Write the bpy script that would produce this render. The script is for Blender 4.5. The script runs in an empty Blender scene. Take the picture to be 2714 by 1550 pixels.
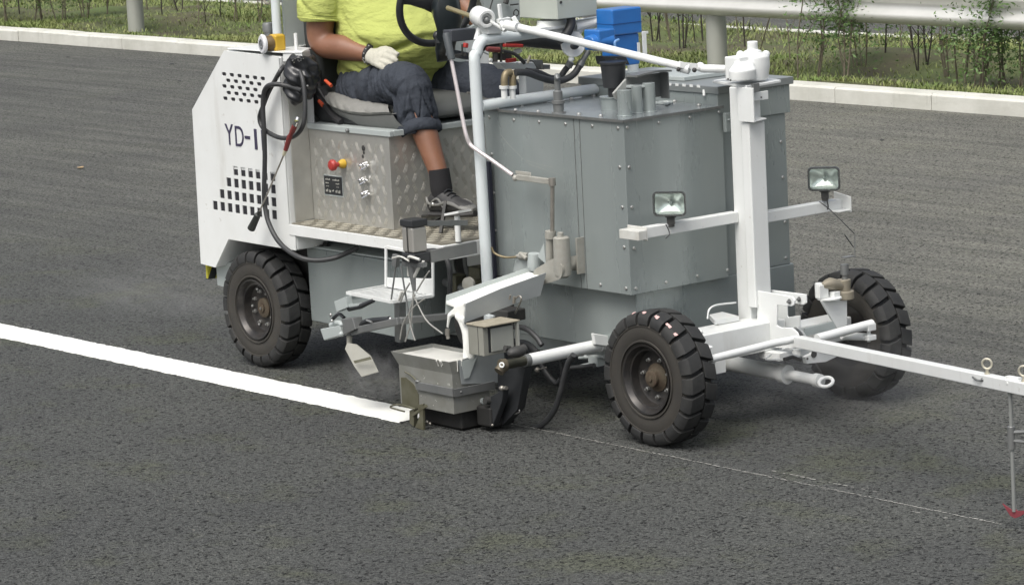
import bpy, math, random
from mathutils import Vector as V, Matrix
random.seed(7)
PI = math.pi
C = bpy.context.scene.collection
scene = bpy.context.scene
# ---------------------------------------------------------------- camera
FPX, CX, CY, WPX = 8784.5, 1357.0, 775.0, 2714.0
CAM = V((9.8564, -8.4224, 2.8114))
yaw, pitch, roll = math.radians(141.75357), math.radians(-9.462744), math.radians(-2.943929)
Fw = V((math.cos(pitch)*math.cos(yaw), math.cos(pitch)*math.sin(yaw), math.sin(pitch)))
R0 = V((math.sin(yaw), -math.cos(yaw), 0)); U0 = R0.cross(Fw)
Rt = R0*math.cos(roll) + U0*math.sin(roll)
Up = U0*math.cos(roll) - R0*math.sin(roll)
cd = bpy.data.cameras.new('camera'); cam = bpy.data.objects.new('camera', cd); C.objects.link(cam)
cd.sensor_width = 36; cd.lens = FPX/WPX*36; cd.clip_start = 0.5; cd.clip_end = 500
cam.matrix_world = Matrix(((Rt.x, Up.x, -Fw.x, CAM.x), (Rt.y, Up.y, -Fw.y, CAM.y), (Rt.z, Up.z, -Fw.z, CAM.z), (0, 0, 0, 1)))
scene.camera = cam
# ---------------------------------------------------------------- sky and sun (bright overcast)
SUN_EL, SUN_AZ = math.radians(58), math.radians(291)     # direction the light comes from, measured from +X
world = bpy.data.worlds.new('World'); scene.world = world; world.use_nodes = True
wn = world.node_tree; wn.nodes.clear()
sky = wn.nodes.new('ShaderNodeTexSky'); sky.sky_type = 'NISHITA'; sky.sun_disc = False
sky.sun_elevation = SUN_EL; sky.sun_rotation = PI/2 - SUN_AZ
sky.air_density = 1.0; sky.dust_density = 6.0; sky.ozone_density = 1.0
hs = wn.nodes.new('ShaderNodeHueSaturation'); hs.inputs['Saturation'].default_value = 0.42
bg = wn.nodes.new('ShaderNodeBackground'); bg.inputs['Strength'].default_value = 0.13
wo = wn.nodes.new('ShaderNodeOutputWorld')
wn.links.new(sky.outputs[0], hs.inputs['Color']); wn.links.new(hs.outputs[0], bg.inputs[0]); wn.links.new(bg.outputs[0], wo.inputs[0])
sl = bpy.data.lights.new('sun', 'SUN'); sl.energy = 1.2; sl.angle = math.radians(35); sl.color = (1, 0.97, 0.92)
so = bpy.data.objects.new('sun', sl); C.objects.link(so)
sd = V((math.cos(SUN_EL)*math.cos(SUN_AZ), math.cos(SUN_EL)*math.sin(SUN_AZ), math.sin(SUN_EL)))
so.rotation_euler = sd.to_track_quat('Z', 'Y').to_euler(); so.location = sd*30
scene.view_settings.view_transform = 'Standard'; scene.view_settings.look = 'None'
scene.view_settings.exposure = 0.55; scene.view_settings.gamma = 1.0

def A(u, v, x=None, y=None, z=None):
    """the point of the plane x=, y= or z= that lies at photo position (u, v)"""
    d = Rt*((u-CX)/FPX) + Up*((CY-v)/FPX) + Fw
    i, val = (0, x) if x is not None else ((1, y) if y is not None else (2, z))
    return CAM + d*((val-CAM[i])/d[i])
# ---------------------------------------------------------------- mesh helpers
def smooth_path(P, n=6):
    P = [V(p) for p in P]
    if len(P) < 3: return P
    out = []
    for i in range(len(P)-1):
        p0 = P[i-1] if i else P[0]*2-P[1]
        p1, p2 = P[i], P[i+1]
        p3 = P[i+2] if i+2 < len(P) else P[-1]*2-P[-2]
        for k in range(n):
            t = k/n
            out.append(0.5*((2*p1)+(p2-p0)*t+(2*p0-5*p1+4*p2-p3)*t*t+(3*p1-p0-3*p2+p3)*t**3))
    out.append(P[-1]); return out
class MB:
    def __init__(s): s.v = []; s.f = []; s.m = []; s.cm = 0
    def mat(s, i): s.cm = i; return s
    def add(s, vs, fs):
        b = len(s.v); s.v += [tuple(v) for v in vs]
        for f in fs: s.f.append([b+i for i in f]); s.m.append(s.cm)
        return s
    def box(s, x0, x1, y0, y1, z0, z1):
        return s.obox(V((x0, y0, z0)), V((x1-x0, 0, 0)), V((0, y1-y0, 0)), V((0, 0, z1-z0)))
    def obox(s, o, a, b, c):
        o = V(o); a = V(a); b = V(b); c = V(c)
        if a.cross(b).dot(c) < 0: a, b = b, a
        vs = [o, o+a, o+a+b, o+b, o+c, o+a+c, o+a+b+c, o+b+c]
        return s.add(vs, [(0, 3, 2, 1), (4, 5, 6, 7), (0, 1, 5, 4), (1, 2, 6, 5), (2, 3, 7, 6), (3, 0, 4, 7)])
    def bar(s, p, q, w, h, up=(0, 0, 1)):
        p = V(p); q = V(q); d = (q-p).normalized(); sx = d.cross(V(up)).normalized(); sz = sx.cross(d)
        return s.obox(p-sx*w/2-sz*h/2, q-p, sx*w, sz*h)
    def prism(s, pts, ex):
        pts = [V(p) for p in pts]; ex = V(ex); n = len(pts)
        nrm = V((0, 0, 0))
        for i in range(n): nrm += (pts[i]-pts[0]).cross(pts[(i+1) % n]-pts[0])
        if nrm.dot(ex) < 0: pts = pts[::-1]
        return s.add(pts+[p+ex for p in pts], [list(range(n))[::-1], [n+i for i in range(n)]] + [(i, (i+1) % n, n+(i+1) % n, n+i) for i in range(n)])
    def tube(s, P, r, n=10, sm=0, sx=1.0, cap=True):
        P = smooth_path(P, sm) if sm else [V(p) for p in P]
        m = len(P)
        if not isinstance(r, (list, tuple)): rr = [r]*m
        elif len(r) == m: rr = list(r)
        else:
            rr = []
            for i in range(m):
                t = i/(m-1)*(len(r)-1); k = min(int(t), len(r)-2); rr.append(r[k]+(r[k+1]-r[k])*(t-k))
        T = [(P[min(i+1, m-1)]-P[max(i-1, 0)]).normalized() for i in range(m)]
        a = T[0].cross(V((0, 0, 1)))
        if a.length < 0.05: a = T[0].cross(V((0, 1, 0)))
        a.normalize(); vs = []
        for i in range(m):
            a = (a - T[i]*a.dot(T[i])).normalized(); b = T[i].cross(a)
            for k in range(n):
                th = 2*PI*k/n
                vs.append(P[i] + a*(math.cos(th)*rr[i]*sx) + b*(math.sin(th)*rr[i]))
        fs = []
        for i in range(m-1):
            for k in range(n):
                k2 = (k+1) % n; fs.append((i*n+k, i*n+k2, (i+1)*n+k2, (i+1)*n+k))
        if cap: fs.append(list(range(n))[::-1]); fs.append([(m-1)*n+k for k in range(n)])
        return s.add(vs, fs)
    def cyl(s, p, q, r, n=16): return s.tube([p, q], r, n)
    def lathe(s, prof, o, ax, n=32, close=False):
        """prof: list of (distance along the axis, radius)"""
        o = V(o); ax = V(ax).normalized(); a = ax.orthogonal().normalized(); b = ax.cross(a); vs = []
        for (h, r) in prof:
            for k in range(n):
                th = 2*PI*k/n; vs.append(o+ax*h+a*(math.cos(th)*r)+b*(math.sin(th)*r))
        fs = []; m = len(prof)
        for i in range(m-1 if not close else m):
            j = (i+1) % m
            for k in range(n):
                k2 = (k+1) % n; fs.append((i*n+k, i*n+k2, j*n+k2, j*n+k))
        if not close:
            fs.append(list(range(n))[::-1]); fs.append([(m-1)*n+k for k in range(n)])
        return s.add(vs, fs)
    def ball(s, c, r, sc=(1, 1, 1), n=14, rot=None):
        c = V(c); vs = [c+V((0, 0, -r*sc[2]))]; m = n//2
        for i in range(1, m):
            ph = -PI/2+PI*i/m
            for k in range(n):
                th = 2*PI*k/n
                vs.append(c+V((r*sc[0]*math.cos(ph)*math.cos(th), r*sc[1]*math.cos(ph)*math.sin(th), r*sc[2]*math.sin(ph))))
        vs.append(c+V((0, 0, r*sc[2])))
        if rot: vs = [c+rot@(v-c) for v in vs]
        fs = [(0, 1+(k+1) % n, 1+k) for k in range(n)]
        for i in range(m-2):
            for k in range(n):
                k2 = (k+1) % n; fs.append((1+i*n+k, 1+i*n+k2, 1+(i+1)*n+k2, 1+(i+1)*n+k))
        l = len(vs)-1; b = 1+(m-2)*n
        fs += [(b+k, b+(k+1) % n, l) for k in range(n)]
        return s.add(vs, fs)
    def torus(s, c, ax, R, r, n=32, m=10):
        ax = V(ax).normalized(); a = ax.orthogonal().normalized(); b = ax.cross(a); c = V(c); vs = []; fs = []
        for i in range(n):
            d = a*math.cos(2*PI*i/n)+b*math.sin(2*PI*i/n)
            for k in range(m):
                vs.append(c+d*(R+r*math.cos(2*PI*k/m))+ax*(r*math.sin(2*PI*k/m)))
        for i in range(n):
            for k in range(m):
                fs.append((i*m+k, ((i+1) % n)*m+k, ((i+1) % n)*m+(k+1) % m, i*m+(k+1) % m))
        return s.add(vs, fs)
    def loft(s, secs, n=20):
        """secs: list of (centre, half axis a, half axis b)"""
        vs = []; m = len(secs)
        for (c, a, b) in secs:
            c = V(c); a = V(a); b = V(b)
            for k in range(n):
                th = 2*PI*k/n; vs.append(c+a*math.cos(th)+b*math.sin(th))
        fs = [(i*n+k, i*n+(k+1) % n, (i+1)*n+(k+1) % n, (i+1)*n+k) for i in range(m-1) for k in range(n)]
        fs.append(list(range(n))[::-1]); fs.append([(m-1)*n+k for k in range(n)])
        return s.add(vs, fs)
    def mesh(s, name):
        me = bpy.data.meshes.new(name); me.from_pydata(s.v, [], s.f)
        me.polygons.foreach_set('material_index', s.m); return me
    def build(s, name, mats, parent=None, bevel=0, smooth=35):
        me = s.mesh(name); return finish(me, name, mats, parent, bevel, smooth)
ROOTM = {}
def attach(o, parent):
    if parent is None: return
    o.parent = parent
    if parent.name in ROOTM: o.matrix_parent_inverse = ROOTM[parent.name]
def fix_normals(me):
    import bmesh
    bm = bmesh.new(); bm.from_mesh(me); bmesh.ops.recalc_face_normals(bm, faces=bm.faces); bm.to_mesh(me); bm.free()
def finish(me, name, mats, parent=None, bevel=0, smooth=35, fixn=True):
    if fixn: fix_normals(me)
    if not isinstance(mats, (list, tuple)): mats = [mats]
    for m in mats: me.materials.append(m)
    if smooth:
        me.polygons.foreach_set('use_smooth', [True]*len(me.polygons)); me.set_sharp_from_angle(angle=math.radians(smooth))
    o = bpy.data.objects.new(name, me); C.objects.link(o); attach(o, parent)
    if bevel:
        b = o.modifiers.new('bevel', 'BEVEL'); b.width = bevel; b.segments = 2; b.limit_method = 'ANGLE'; b.angle_limit = math.radians(40)
        b.harden_normals = True
    return o
def empty(name, loc):
    o = bpy.data.objects.new(name, None); C.objects.link(o); o.location = loc; o.empty_display_size = 0.1
    ROOTM[o.name] = Matrix.Translation(V(loc)).inverted(); return o
def tag(o, label=None, cat=None, group=None, kind=None):
    if label: o['label'] = label
    if cat: o['category'] = cat
    if group: o['group'] = group
    if kind: o['kind'] = kind
    return o
def baked(mb, voxel, smooth_it=4, fac=0.5):
    """one continuous surface out of overlapping volumes"""
    me = mb.mesh('tmp'); fix_normals(me); o = bpy.data.objects.new('tmp', me); C.objects.link(o)
    r = o.modifiers.new('r', 'REMESH'); r.mode = 'VOXEL'; r.voxel_size = voxel
    if smooth_it:
        sm = o.modifiers.new('s', 'SMOOTH'); sm.iterations = smooth_it; sm.factor = fac
    dg = bpy.context.evaluated_depsgraph_get(); me2 = bpy.data.meshes.new_from_object(o.evaluated_get(dg))
    bpy.data.objects.remove(o); bpy.data.meshes.remove(me); return me2
def displace(me, fn):
    me.update(); ns = [v.normal.copy() for v in me.vertices]
    for v, n in zip(me.vertices, ns): v.co = v.co + n*fn(v.co, n)
    me.update()
# ---------------------------------------------------------------- materials
def lin(r, g, b): return tuple(((c/255+0.055)/1.055)**2.4 if c > 10 else c/255/12.92 for c in (r, g, b))+(1,)
def mat(name, col, rough=0.5, metal=0.0, col2=None, scale=8, amt=0.5, bump=0.0, bscale=60, rvar=0.0, coat=0.0, stretch=(1, 1, 1), spec=0.5, detail=6, bdist=0.01, grime=0.0, gcol=(0.16, 0.13, 0.09)):
    m = bpy.data.materials.new(name); m.use_nodes = True; nt = m.node_tree; N = nt.nodes; L = nt.links
    b = N['Principled BSDF']; b.inputs['Base Color'].default_value = col if len(col) == 4 else tuple(col)+(1,)
    b.inputs['Roughness'].default_value = rough; b.inputs['Metallic'].default_value = metal
    b.inputs['Specular IOR Level'].default_value = spec
    if coat: b.inputs['Coat Weight'].default_value = coat; b.inputs['Coat Roughness'].default_value = 0.15
    tc = N.new('ShaderNodeTexCoord'); mp = N.new('ShaderNodeMapping'); mp.inputs['Scale'].default_value = stretch
    L.new(tc.outputs['Object'], mp.inputs[0])
    if col2 is not None:
        n = N.new('ShaderNodeTexNoise'); n.inputs['Scale'].default_value = scale; n.inputs['Detail'].default_value = detail; n.inputs['Roughness'].default_value = 0.6
        L.new(mp.outputs[0], n.inputs['Vector'])
        cr = N.new('ShaderNodeValToRGB'); cr.color_ramp.elements[0].position = 0.5-0.22; cr.color_ramp.elements[1].position = 0.5+0.25
        c1 = list(col)[:3]; c2 = list(col2)[:3]
        cr.color_ramp.elements[0].color = tuple(c1)+(1,); cr.color_ramp.elements[1].color = tuple(c1[i]*(1-amt)+c2[i]*amt for i in range(3))+(1,)
        L.new(n.outputs['Fac'], cr.inputs[0]); L.new(cr.outputs[0], b.inputs['Base Color'])
        if rvar:
            mr = N.new('ShaderNodeMapRange'); mr.inputs['To Min'].default_value = max(0.03, rough-rvar); mr.inputs['To Max'].default_value = min(1, rough+rvar)
            L.new(n.outputs['Fac'], mr.inputs[0]); L.new(mr.outputs[0], b.inputs['Roughness'])
    if grime and col2 is not None:
        # chips, splashes and run-off stains
        def gn(sc, st, p0, p1, seed):
            mq = N.new('ShaderNodeMapping'); mq.inputs['Scale'].default_value = st; mq.inputs['Location'].default_value = (seed, seed*0.7, 0); L.new(tc.outputs['Object'], mq.inputs[0])
            nq = N.new('ShaderNodeTexNoise'); nq.inputs['Scale'].default_value = sc; nq.inputs['Detail'].default_value = 5; nq.inputs['Roughness'].default_value = 0.65; L.new(mq.outputs[0], nq.inputs['Vector'])
            rq = N.new('ShaderNodeMapRange'); rq.inputs['From Min'].default_value = p0; rq.inputs['From Max'].default_value = p1; rq.inputs['To Max'].default_value = grime; L.new(nq.outputs['Fac'], rq.inputs['Value']); return rq.outputs[0]
        g1 = gn(26, (1, 1, 1), 0.66, 0.70, 3.0); g2 = gn(6, (1, 1, 0.18), 0.60, 0.78, 8.0)
        mx = N.new('ShaderNodeMath'); mx.operation = 'MAXIMUM'; L.new(g1, mx.inputs[0]); L.new(g2, mx.inputs[1])
        mc2 = N.new('ShaderNodeMix'); mc2.data_type = 'RGBA'; L.new(mx.outputs[0], mc2.inputs[0]); L.new(cr.outputs[0], mc2.inputs[6]); mc2.inputs[7].default_value = tuple(gcol)+(1,); L.new(mc2.outputs[2], b.inputs['Base Color'])
    if bump:
        n2 = N.new('ShaderNodeTexNoise'); n2.inputs['Scale'].default_value = bscale; n2.inputs['Detail'].default_value = 5
        L.new(mp.outputs[0], n2.inputs['Vector'])
        bp = N.new('ShaderNodeBump'); bp.inputs['Strength'].default_value = bump; bp.inputs['Distance'].default_value = bdist
        L.new(n2.outputs['Fac'], bp.inputs['Height']); L.new(bp.outputs[0], b.inputs['Normal'])
    return m
M = {}
M['white'] = mat('white_paint', (0.72, 0.74, 0.73), 0.38, col2=(0.5, 0.5, 0.46), scale=5, amt=0.28, bump=0.04, bscale=35, rvar=0.08, coat=0.15, grime=0.28, gcol=(0.30, 0.27, 0.21))
M['offwhite'] = mat('worn_white_paint', (0.62, 0.63, 0.60), 0.5, col2=(0.33, 0.31, 0.26), scale=14, amt=0.6, bump=0.08, bscale=50)
M['tube'] = mat('pale_blue_white_paint', (0.64, 0.69, 0.70), 0.35, col2=(0.45, 0.48, 0.47), scale=9, amt=0.3, coat=0.2, grime=0.22, gcol=(0.28, 0.26, 0.21))
M['grey'] = mat('grey_enamel', (0.26, 0.295, 0.292), 0.28, 0.3, col2=(0.35, 0.385, 0.375), scale=3.2, amt=0.6, bump=0.05, bscale=7, rvar=0.08, coat=0.2, stretch=(1, 1, 0.22), grime=0.11, gcol=(0.14, 0.14, 0.125))  # lighter upright streaks are soft reflections painted into the base colour
M['greyedge'] = mat('grey_edge', (0.12, 0.13, 0.13), 0.45, 0.3, col2=(0.25, 0.24, 0.22), scale=30, amt=0.5)
M['palegrey'] = mat('pale_grey_paint', (0.40, 0.44, 0.43), 0.45, col2=(0.3, 0.33, 0.33), scale=5, amt=0.5, coat=0.1)
M['steel'] = mat('bare_steel', (0.42, 0.40, 0.36), 0.42, 0.75, col2=(0.2, 0.18, 0.15), scale=22, amt=0.6, bump=0.05)
M['dullsteel'] = mat('dull_grey_steel', (0.17, 0.18, 0.18), 0.45, 0.45, col2=(0.26, 0.26, 0.25), scale=9, amt=0.6, bump=0.05, bscale=20)
M['brass'] = mat('dirty_brass', (0.30, 0.25, 0.15), 0.5, 0.5, col2=(0.16, 0.13, 0.09), scale=30, amt=0.7)
M['alu'] = mat('aluminium_sheet', (0.60, 0.60, 0.565), 0.36, 0.65, col2=(0.38, 0.375, 0.34), scale=7, amt=0.6, bump=0.06, bscale=30, rvar=0.12)
M['alubar'] = mat('aluminium_lit_ridges', (0.85, 0.84, 0.8), 0.35, 0.6); M['alubar2'] = mat('aluminium_unlit_ridges', (0.40, 0.39, 0.36), 0.4, 0.6)  # by colour, bright ridges imitate those catching light, dark ones those missing it
M['aludirty'] = mat('dirty_aluminium_floor', (0.36, 0.34, 0.28), 0.5, 0.45, col2=(0.17, 0.155, 0.12), scale=12, amt=0.8, bump=0.1, bscale=60)
M['chrome'] = mat('chrome', (0.8, 0.8, 0.8), 0.12, 1.0)
M['black'] = mat('black_plastic', (0.018, 0.02, 0.022), 0.45, col2=(0.04, 0.042, 0.045), scale=15, amt=0.6)
M['hose'] = mat('black_rubber_hose', (0.022, 0.024, 0.026), 0.5, col2=(0.06, 0.06, 0.06), scale=18, amt=0.6)
M['dark'] = mat('dark_machinery', (0.03, 0.032, 0.033), 0.6, 0.2, col2=(0.09, 0.085, 0.075), scale=14, amt=0.7)
M['rubber'] = mat('tyre_rubber', (0.014, 0.015, 0.016), 0.75, col2=(0.036, 0.036, 0.033), scale=9, amt=0.8, bump=0.12, bscale=60)
M['sidewall'] = mat('dusty_tyre_sidewall', (0.040, 0.036, 0.029), 0.8, col2=(0.026, 0.025, 0.023), scale=11, amt=0.9, bump=0.08, bscale=70)
M['rim'] = mat('black_wheel_rim', (0.028, 0.028, 0.029), 0.38, 0.5, col2=(0.09, 0.08, 0.07), scale=20, amt=0.6)
M['rust'] = mat('rusty_hub', (0.055, 0.034, 0.021), 0.85, col2=(0.085, 0.075, 0.05), scale=25, amt=0.9, bump=0.2)
M['nut'] = mat('zinc_nut', (0.5, 0.5, 0.48), 0.3, 0.85)
M['red'] = mat('red_plastic', (0.36, 0.035, 0.03), 0.45)
M['darkred'] = mat('faded_red_grip', (0.25, 0.05, 0.05), 0.5, col2=(0.15, 0.05, 0.04), scale=20)
M['orange'] = mat('orange_belt_button', (0.75, 0.12, 0.05), 0.5)
M['yellow'] = mat('yellow_plastic', (0.55, 0.34, 0.03), 0.45, col2=(0.45, 0.3, 0.03), scale=12, amt=0.5)
M['amber'] = mat('amber_plastic', (0.7, 0.25, 0.03), 0.35)
M['blue'] = mat('blue_motor_paint', (0.022, 0.15, 0.45), 0.32, col2=(0.015, 0.1, 0.33), scale=10, amt=0.5, coat=0.3)
M['paint'] = mat('thermoplastic_line_paint', (0.86, 0.87, 0.83), 0.45, col2=(0.78, 0.79, 0.74), scale=30, amt=0.6, bump=0.1, bscale=80)
M['letter'] = mat('dark_lettering', (0.045, 0.04, 0.075), 0.5)
M['void'] = mat('grille_shade', (0.012, 0.012, 0.018), 0.8, col2=(0.035, 0.035, 0.033), scale=9)
M['belt'] = mat('black_webbing', (0.02, 0.02, 0.022), 0.7)
M['seat'] = mat('grey_seat_vinyl', (0.13, 0.135, 0.13), 0.55, col2=(0.2, 0.2, 0.19), scale=9, amt=0.6, bump=0.15, bscale=20)
M['seatdark'] = mat('dark_seat_vinyl', (0.04, 0.045, 0.045), 0.6, col2=(0.07, 0.075, 0.075), scale=9, amt=0.6)
M['seatpale'] = mat('pale_seat_cloth', (0.22, 0.22, 0.205), 0.8, col2=(0.155, 0.155, 0.145), scale=20, amt=0.8, bump=0.2, bscale=60)
def skinmat(name, col, sub=0.12, **k):
    m = mat(name, col, 0.5, **k); b = m.node_tree.nodes['Principled BSDF']
    b.inputs['Subsurface Weight'].default_value = sub; b.inputs['Subsurface Radius'].default_value = (0.02, 0.008, 0.004); return m
M['skin'] = skinmat('tanned_skin', (0.24, 0.115, 0.068), col2=(0.16, 0.072, 0.043), scale=9, amt=0.7, bump=0.05, bscale=120)
M['shirt'] = mat('yellow_green_jersey', (0.42, 0.465, 0.14), 0.9, col2=(0.37, 0.41, 0.115), scale=6, amt=0.6, bump=0.75, bscale=9, bdist=0.035, stretch=(1, 1, 2.0), spec=0.2)
M['trousers'] = mat('slate_trouser_cloth', (0.043, 0.050, 0.063), 0.85, col2=(0.031, 0.037, 0.048), scale=5, amt=0.8, bump=0.8, bscale=13, bdist=0.03, stretch=(1.6, 1, 1), spec=0.25)
M['glove'] = mat('cotton_work_glove', (0.50, 0.49, 0.42), 0.9, col2=(0.36, 0.35, 0.29), scale=25, amt=0.7, bump=0.25, bscale=220)
M['sock'] = mat('black_sock', (0.012, 0.012, 0.014), 0.9, bump=0.2, bscale=300)
M['shoe'] = mat('grey_trainer_mesh', (0.05, 0.05, 0.05), 0.6, col2=(0.02, 0.02, 0.02), scale=22, amt=0.9, bump=0.2, bscale=120)
M['shoeg'] = mat('grey_trainer_panel', (0.15, 0.15, 0.14), 0.5)
M['hair'] = mat('black_hair', (0.015, 0.013, 0.012), 0.6)
M['hazard'] = mat('hazard_yellow', (0.4, 0.37, 0.03), 0.5)
M['olive'] = mat('stained_olive_steel', (0.09, 0.085, 0.05), 0.55, 0.3, col2=(0.16, 0.16, 0.12), scale=18, amt=0.8)
M['beige'] = mat('dusty_beige_steel', (0.30, 0.28, 0.22), 0.65, 0.2, col2=(0.2, 0.19, 0.16), scale=16, amt=0.8, bump=0.1)
M['concrete'] = mat('kerb_concrete', (0.60, 0.60, 0.55), 0.85, col2=(0.40, 0.40, 0.35), scale=3.0, amt=0.8, bump=0.3, bscale=25, grime=0.6, gcol=(0.22, 0.22, 0.19))
M['soil'] = mat('verge_soil', (0.075, 0.055, 0.04), 0.95, col2=(0.085, 0.13, 0.03), scale=1.3, amt=1.0, bump=0.8, bscale=9)
M['rail'] = mat('galvanised_rail', (0.72, 0.72, 0.68), 0.4, 0.35, col2=(0.5, 0.5, 0.46), scale=4, amt=0.5, bump=0.03, bscale=20)
M['post'] = mat('galvanised_post', (0.36, 0.37, 0.33), 0.5, 0.2, col2=(0.3, 0.31, 0.28), scale=5, amt=0.6)
M['bark'] = mat('shrub_bark', (0.10, 0.085, 0.06), 0.9, col2=(0.2, 0.18, 0.13), scale=12, amt=0.8)
M['bark2'] = mat('dark_shrub_bark', (0.035, 0.03, 0.025), 0.9)
M['leaf'] = mat('young_leaf', (0.065, 0.125, 0.035), 0.65, col2=(0.12, 0.20, 0.055), scale=3, amt=1.0)
M['grass'] = mat('grass_blade', (0.105, 0.18, 0.035), 0.75, col2=(0.25, 0.25, 0.10), scale=2.2, amt=1.0)
M['litter'] = mat('dry_litter', (0.3, 0.22, 0.12), 0.8)
M['glass'] = None
def glassmat():
    m = bpy.data.materials.new('lamp_glass'); m.use_nodes = True; b = m.node_tree.nodes['Principled BSDF']
    b.inputs['Base Color'].default_value = (0.9, 0.95, 0.92, 1); b.inputs['Roughness'].default_value = 0.03
    b.inputs['Transmission Weight'].default_value = 1.0; b.inputs['IOR'].default_value = 1.3; return m
M['glass'] = glassmat()
# ================================================================ the setting
def asphalt(name, k=1.0, rough_marks=True):
    m = bpy.data.materials.new(name); m.use_nodes = True; nt = m.node_tree; N = nt.nodes; L = nt.links; b = N['Principled BSDF']
    b.inputs['Roughness'].default_value = 0.82; b.inputs['Specular IOR Level'].default_value = 0.35
    tc = N.new('ShaderNodeTexCoord')
    def noise(scale, det=4, rough=0.55, st=(1, 1, 1), loc=(0, 0, 0), dist=0.0):
        mp = N.new('ShaderNodeMapping'); mp.inputs['Scale'].default_value = st; mp.inputs['Location'].default_value = loc
        L.new(tc.outputs['Object'], mp.inputs[0]); n = N.new('ShaderNodeTexNoise'); n.inputs['Scale'].default_value = scale
        n.inputs['Detail'].default_value = det; n.inputs['Roughness'].default_value = rough; n.inputs['Distortion'].default_value = dist
        L.new(mp.outputs[0], n.inputs['Vector']); return n.outputs['Fac']
    def ramp(f, p0, p1, c0, c1):
        r = N.new('ShaderNodeValToRGB'); r.color_ramp.elements[0].position = p0; r.color_ramp.elements[1].position = p1
        r.color_ramp.elements[0].color = c0+(1,) if len(c0) == 3 else c0; r.color_ramp.elements[1].color = c1+(1,) if len(c1) == 3 else c1
        L.new(f, r.inputs[0]); return r.outputs[0]
    def mix(f, a, c, mode='MIX', fac=None):
        x = N.new('ShaderNodeMix'); x.data_type = 'RGBA'; x.blend_type = mode
        if fac is not None: x.inputs[0].default_value = fac
        else: L.new(f, x.inputs[0])
        for i, s in ((6, a), (7, c)):
            if isinstance(s, tuple): x.inputs[i].default_value = s+(1,)
            else: L.new(s, x.inputs[i])
        return x.outputs[2]
    g = noise(62, 5, 0.75); base = ramp(g, 0.34, 0.68, (0.042*k, 0.045*k, 0.0425*k), (0.162*k, 0.168*k, 0.159*k))
    # open pores between the stones
    v = N.new('ShaderNodeTexVoronoi'); v.inputs['Scale'].default_value = 85; v.feature = 'DISTANCE_TO_EDGE'; L.new(tc.outputs['Object'], v.inputs['Vector'])
    pores = noise(46, 3, 0.6, (1.25, 1.0, 1), dist=1.2); pm = ramp(pores, 0.40, 0.44, (0.05, 0.05, 0.05), (1, 1, 1))
    c = mix(None, base, pm, 'MULTIPLY', 1.0)
    big = ramp(noise(0.9, 3), 0.3, 0.7, (0.86, 0.86, 0.88), (1.12, 1.12, 1.09)); c = mix(None, c, big, 'MULTIPLY', 1.0)
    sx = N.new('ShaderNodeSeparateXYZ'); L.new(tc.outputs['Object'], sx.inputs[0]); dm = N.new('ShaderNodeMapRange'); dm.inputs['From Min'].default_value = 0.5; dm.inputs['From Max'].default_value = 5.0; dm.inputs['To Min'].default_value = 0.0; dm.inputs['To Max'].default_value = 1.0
    L.new(sx.outputs['Y'], dm.inputs['Value']); graze_light = ramp(dm.outputs[0], 0.0, 1.0, (1, 1, 1), (1.30, 1.28, 1.24)); c = mix(None, c, graze_light, 'MULTIPLY', 1.0)  # far road brightened in its colour, imitating the grazing view
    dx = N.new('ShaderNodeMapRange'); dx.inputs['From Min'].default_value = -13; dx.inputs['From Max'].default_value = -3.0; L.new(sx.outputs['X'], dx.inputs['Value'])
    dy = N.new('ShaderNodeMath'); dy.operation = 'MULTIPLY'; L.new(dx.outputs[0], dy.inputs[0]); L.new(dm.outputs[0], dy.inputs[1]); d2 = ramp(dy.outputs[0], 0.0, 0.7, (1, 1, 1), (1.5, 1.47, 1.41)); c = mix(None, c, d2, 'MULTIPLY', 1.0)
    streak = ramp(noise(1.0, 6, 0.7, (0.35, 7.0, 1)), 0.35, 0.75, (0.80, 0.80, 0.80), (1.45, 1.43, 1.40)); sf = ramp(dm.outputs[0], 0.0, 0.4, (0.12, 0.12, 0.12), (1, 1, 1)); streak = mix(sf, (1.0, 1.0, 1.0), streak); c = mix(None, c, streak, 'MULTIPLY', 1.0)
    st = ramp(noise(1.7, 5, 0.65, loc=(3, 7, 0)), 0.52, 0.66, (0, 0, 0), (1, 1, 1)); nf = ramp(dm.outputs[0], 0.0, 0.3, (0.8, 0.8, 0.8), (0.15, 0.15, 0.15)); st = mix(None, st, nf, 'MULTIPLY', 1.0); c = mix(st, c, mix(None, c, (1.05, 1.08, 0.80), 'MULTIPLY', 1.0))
    sp = ramp(noise(48, 1, 0.4, (0.6, 1.3, 1), loc=(9, 2, 0)), 0.755, 0.78, (0, 0, 0), (0.8, 0.8, 0.8)); c = mix(sp, c, (0.22, 0.21, 0.18))
    L.new(c, b.inputs['Base Color'])
    h1 = ramp(pores, 0.34, 0.58, (0, 0, 0), (1, 1, 1)); h2 = ramp(v.outputs['Distance'], 0.0, 0.25, (0, 0, 0), (1, 1, 1))
    h = mix(None, h1, h2, 'MIX', 0.4); h = mix(None, h, g, 'MIX', 0.25)
    bp = N.new('ShaderNodeBump'); bp.inputs['Strength'].default_value = 1.0; bp.inputs['Distance'].default_value = 0.016
    L.new(h, bp.inputs['Height']); L.new(bp.outputs[0], b.inputs['Normal']); return m
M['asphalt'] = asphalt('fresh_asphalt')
def sheet(name, pts, z, m, kind='structure'):
    mb = MB(); mb.add([(x, y, z) for x, y in pts], [tuple(range(len(pts)))]); o = mb.build(name, m, smooth=0); return tag(o, kind=kind)
tag(MB().box(-120, 60, -60, 90, -0.6, 0.0).build('road', M['asphalt'], smooth=0), kind='structure')
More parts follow.
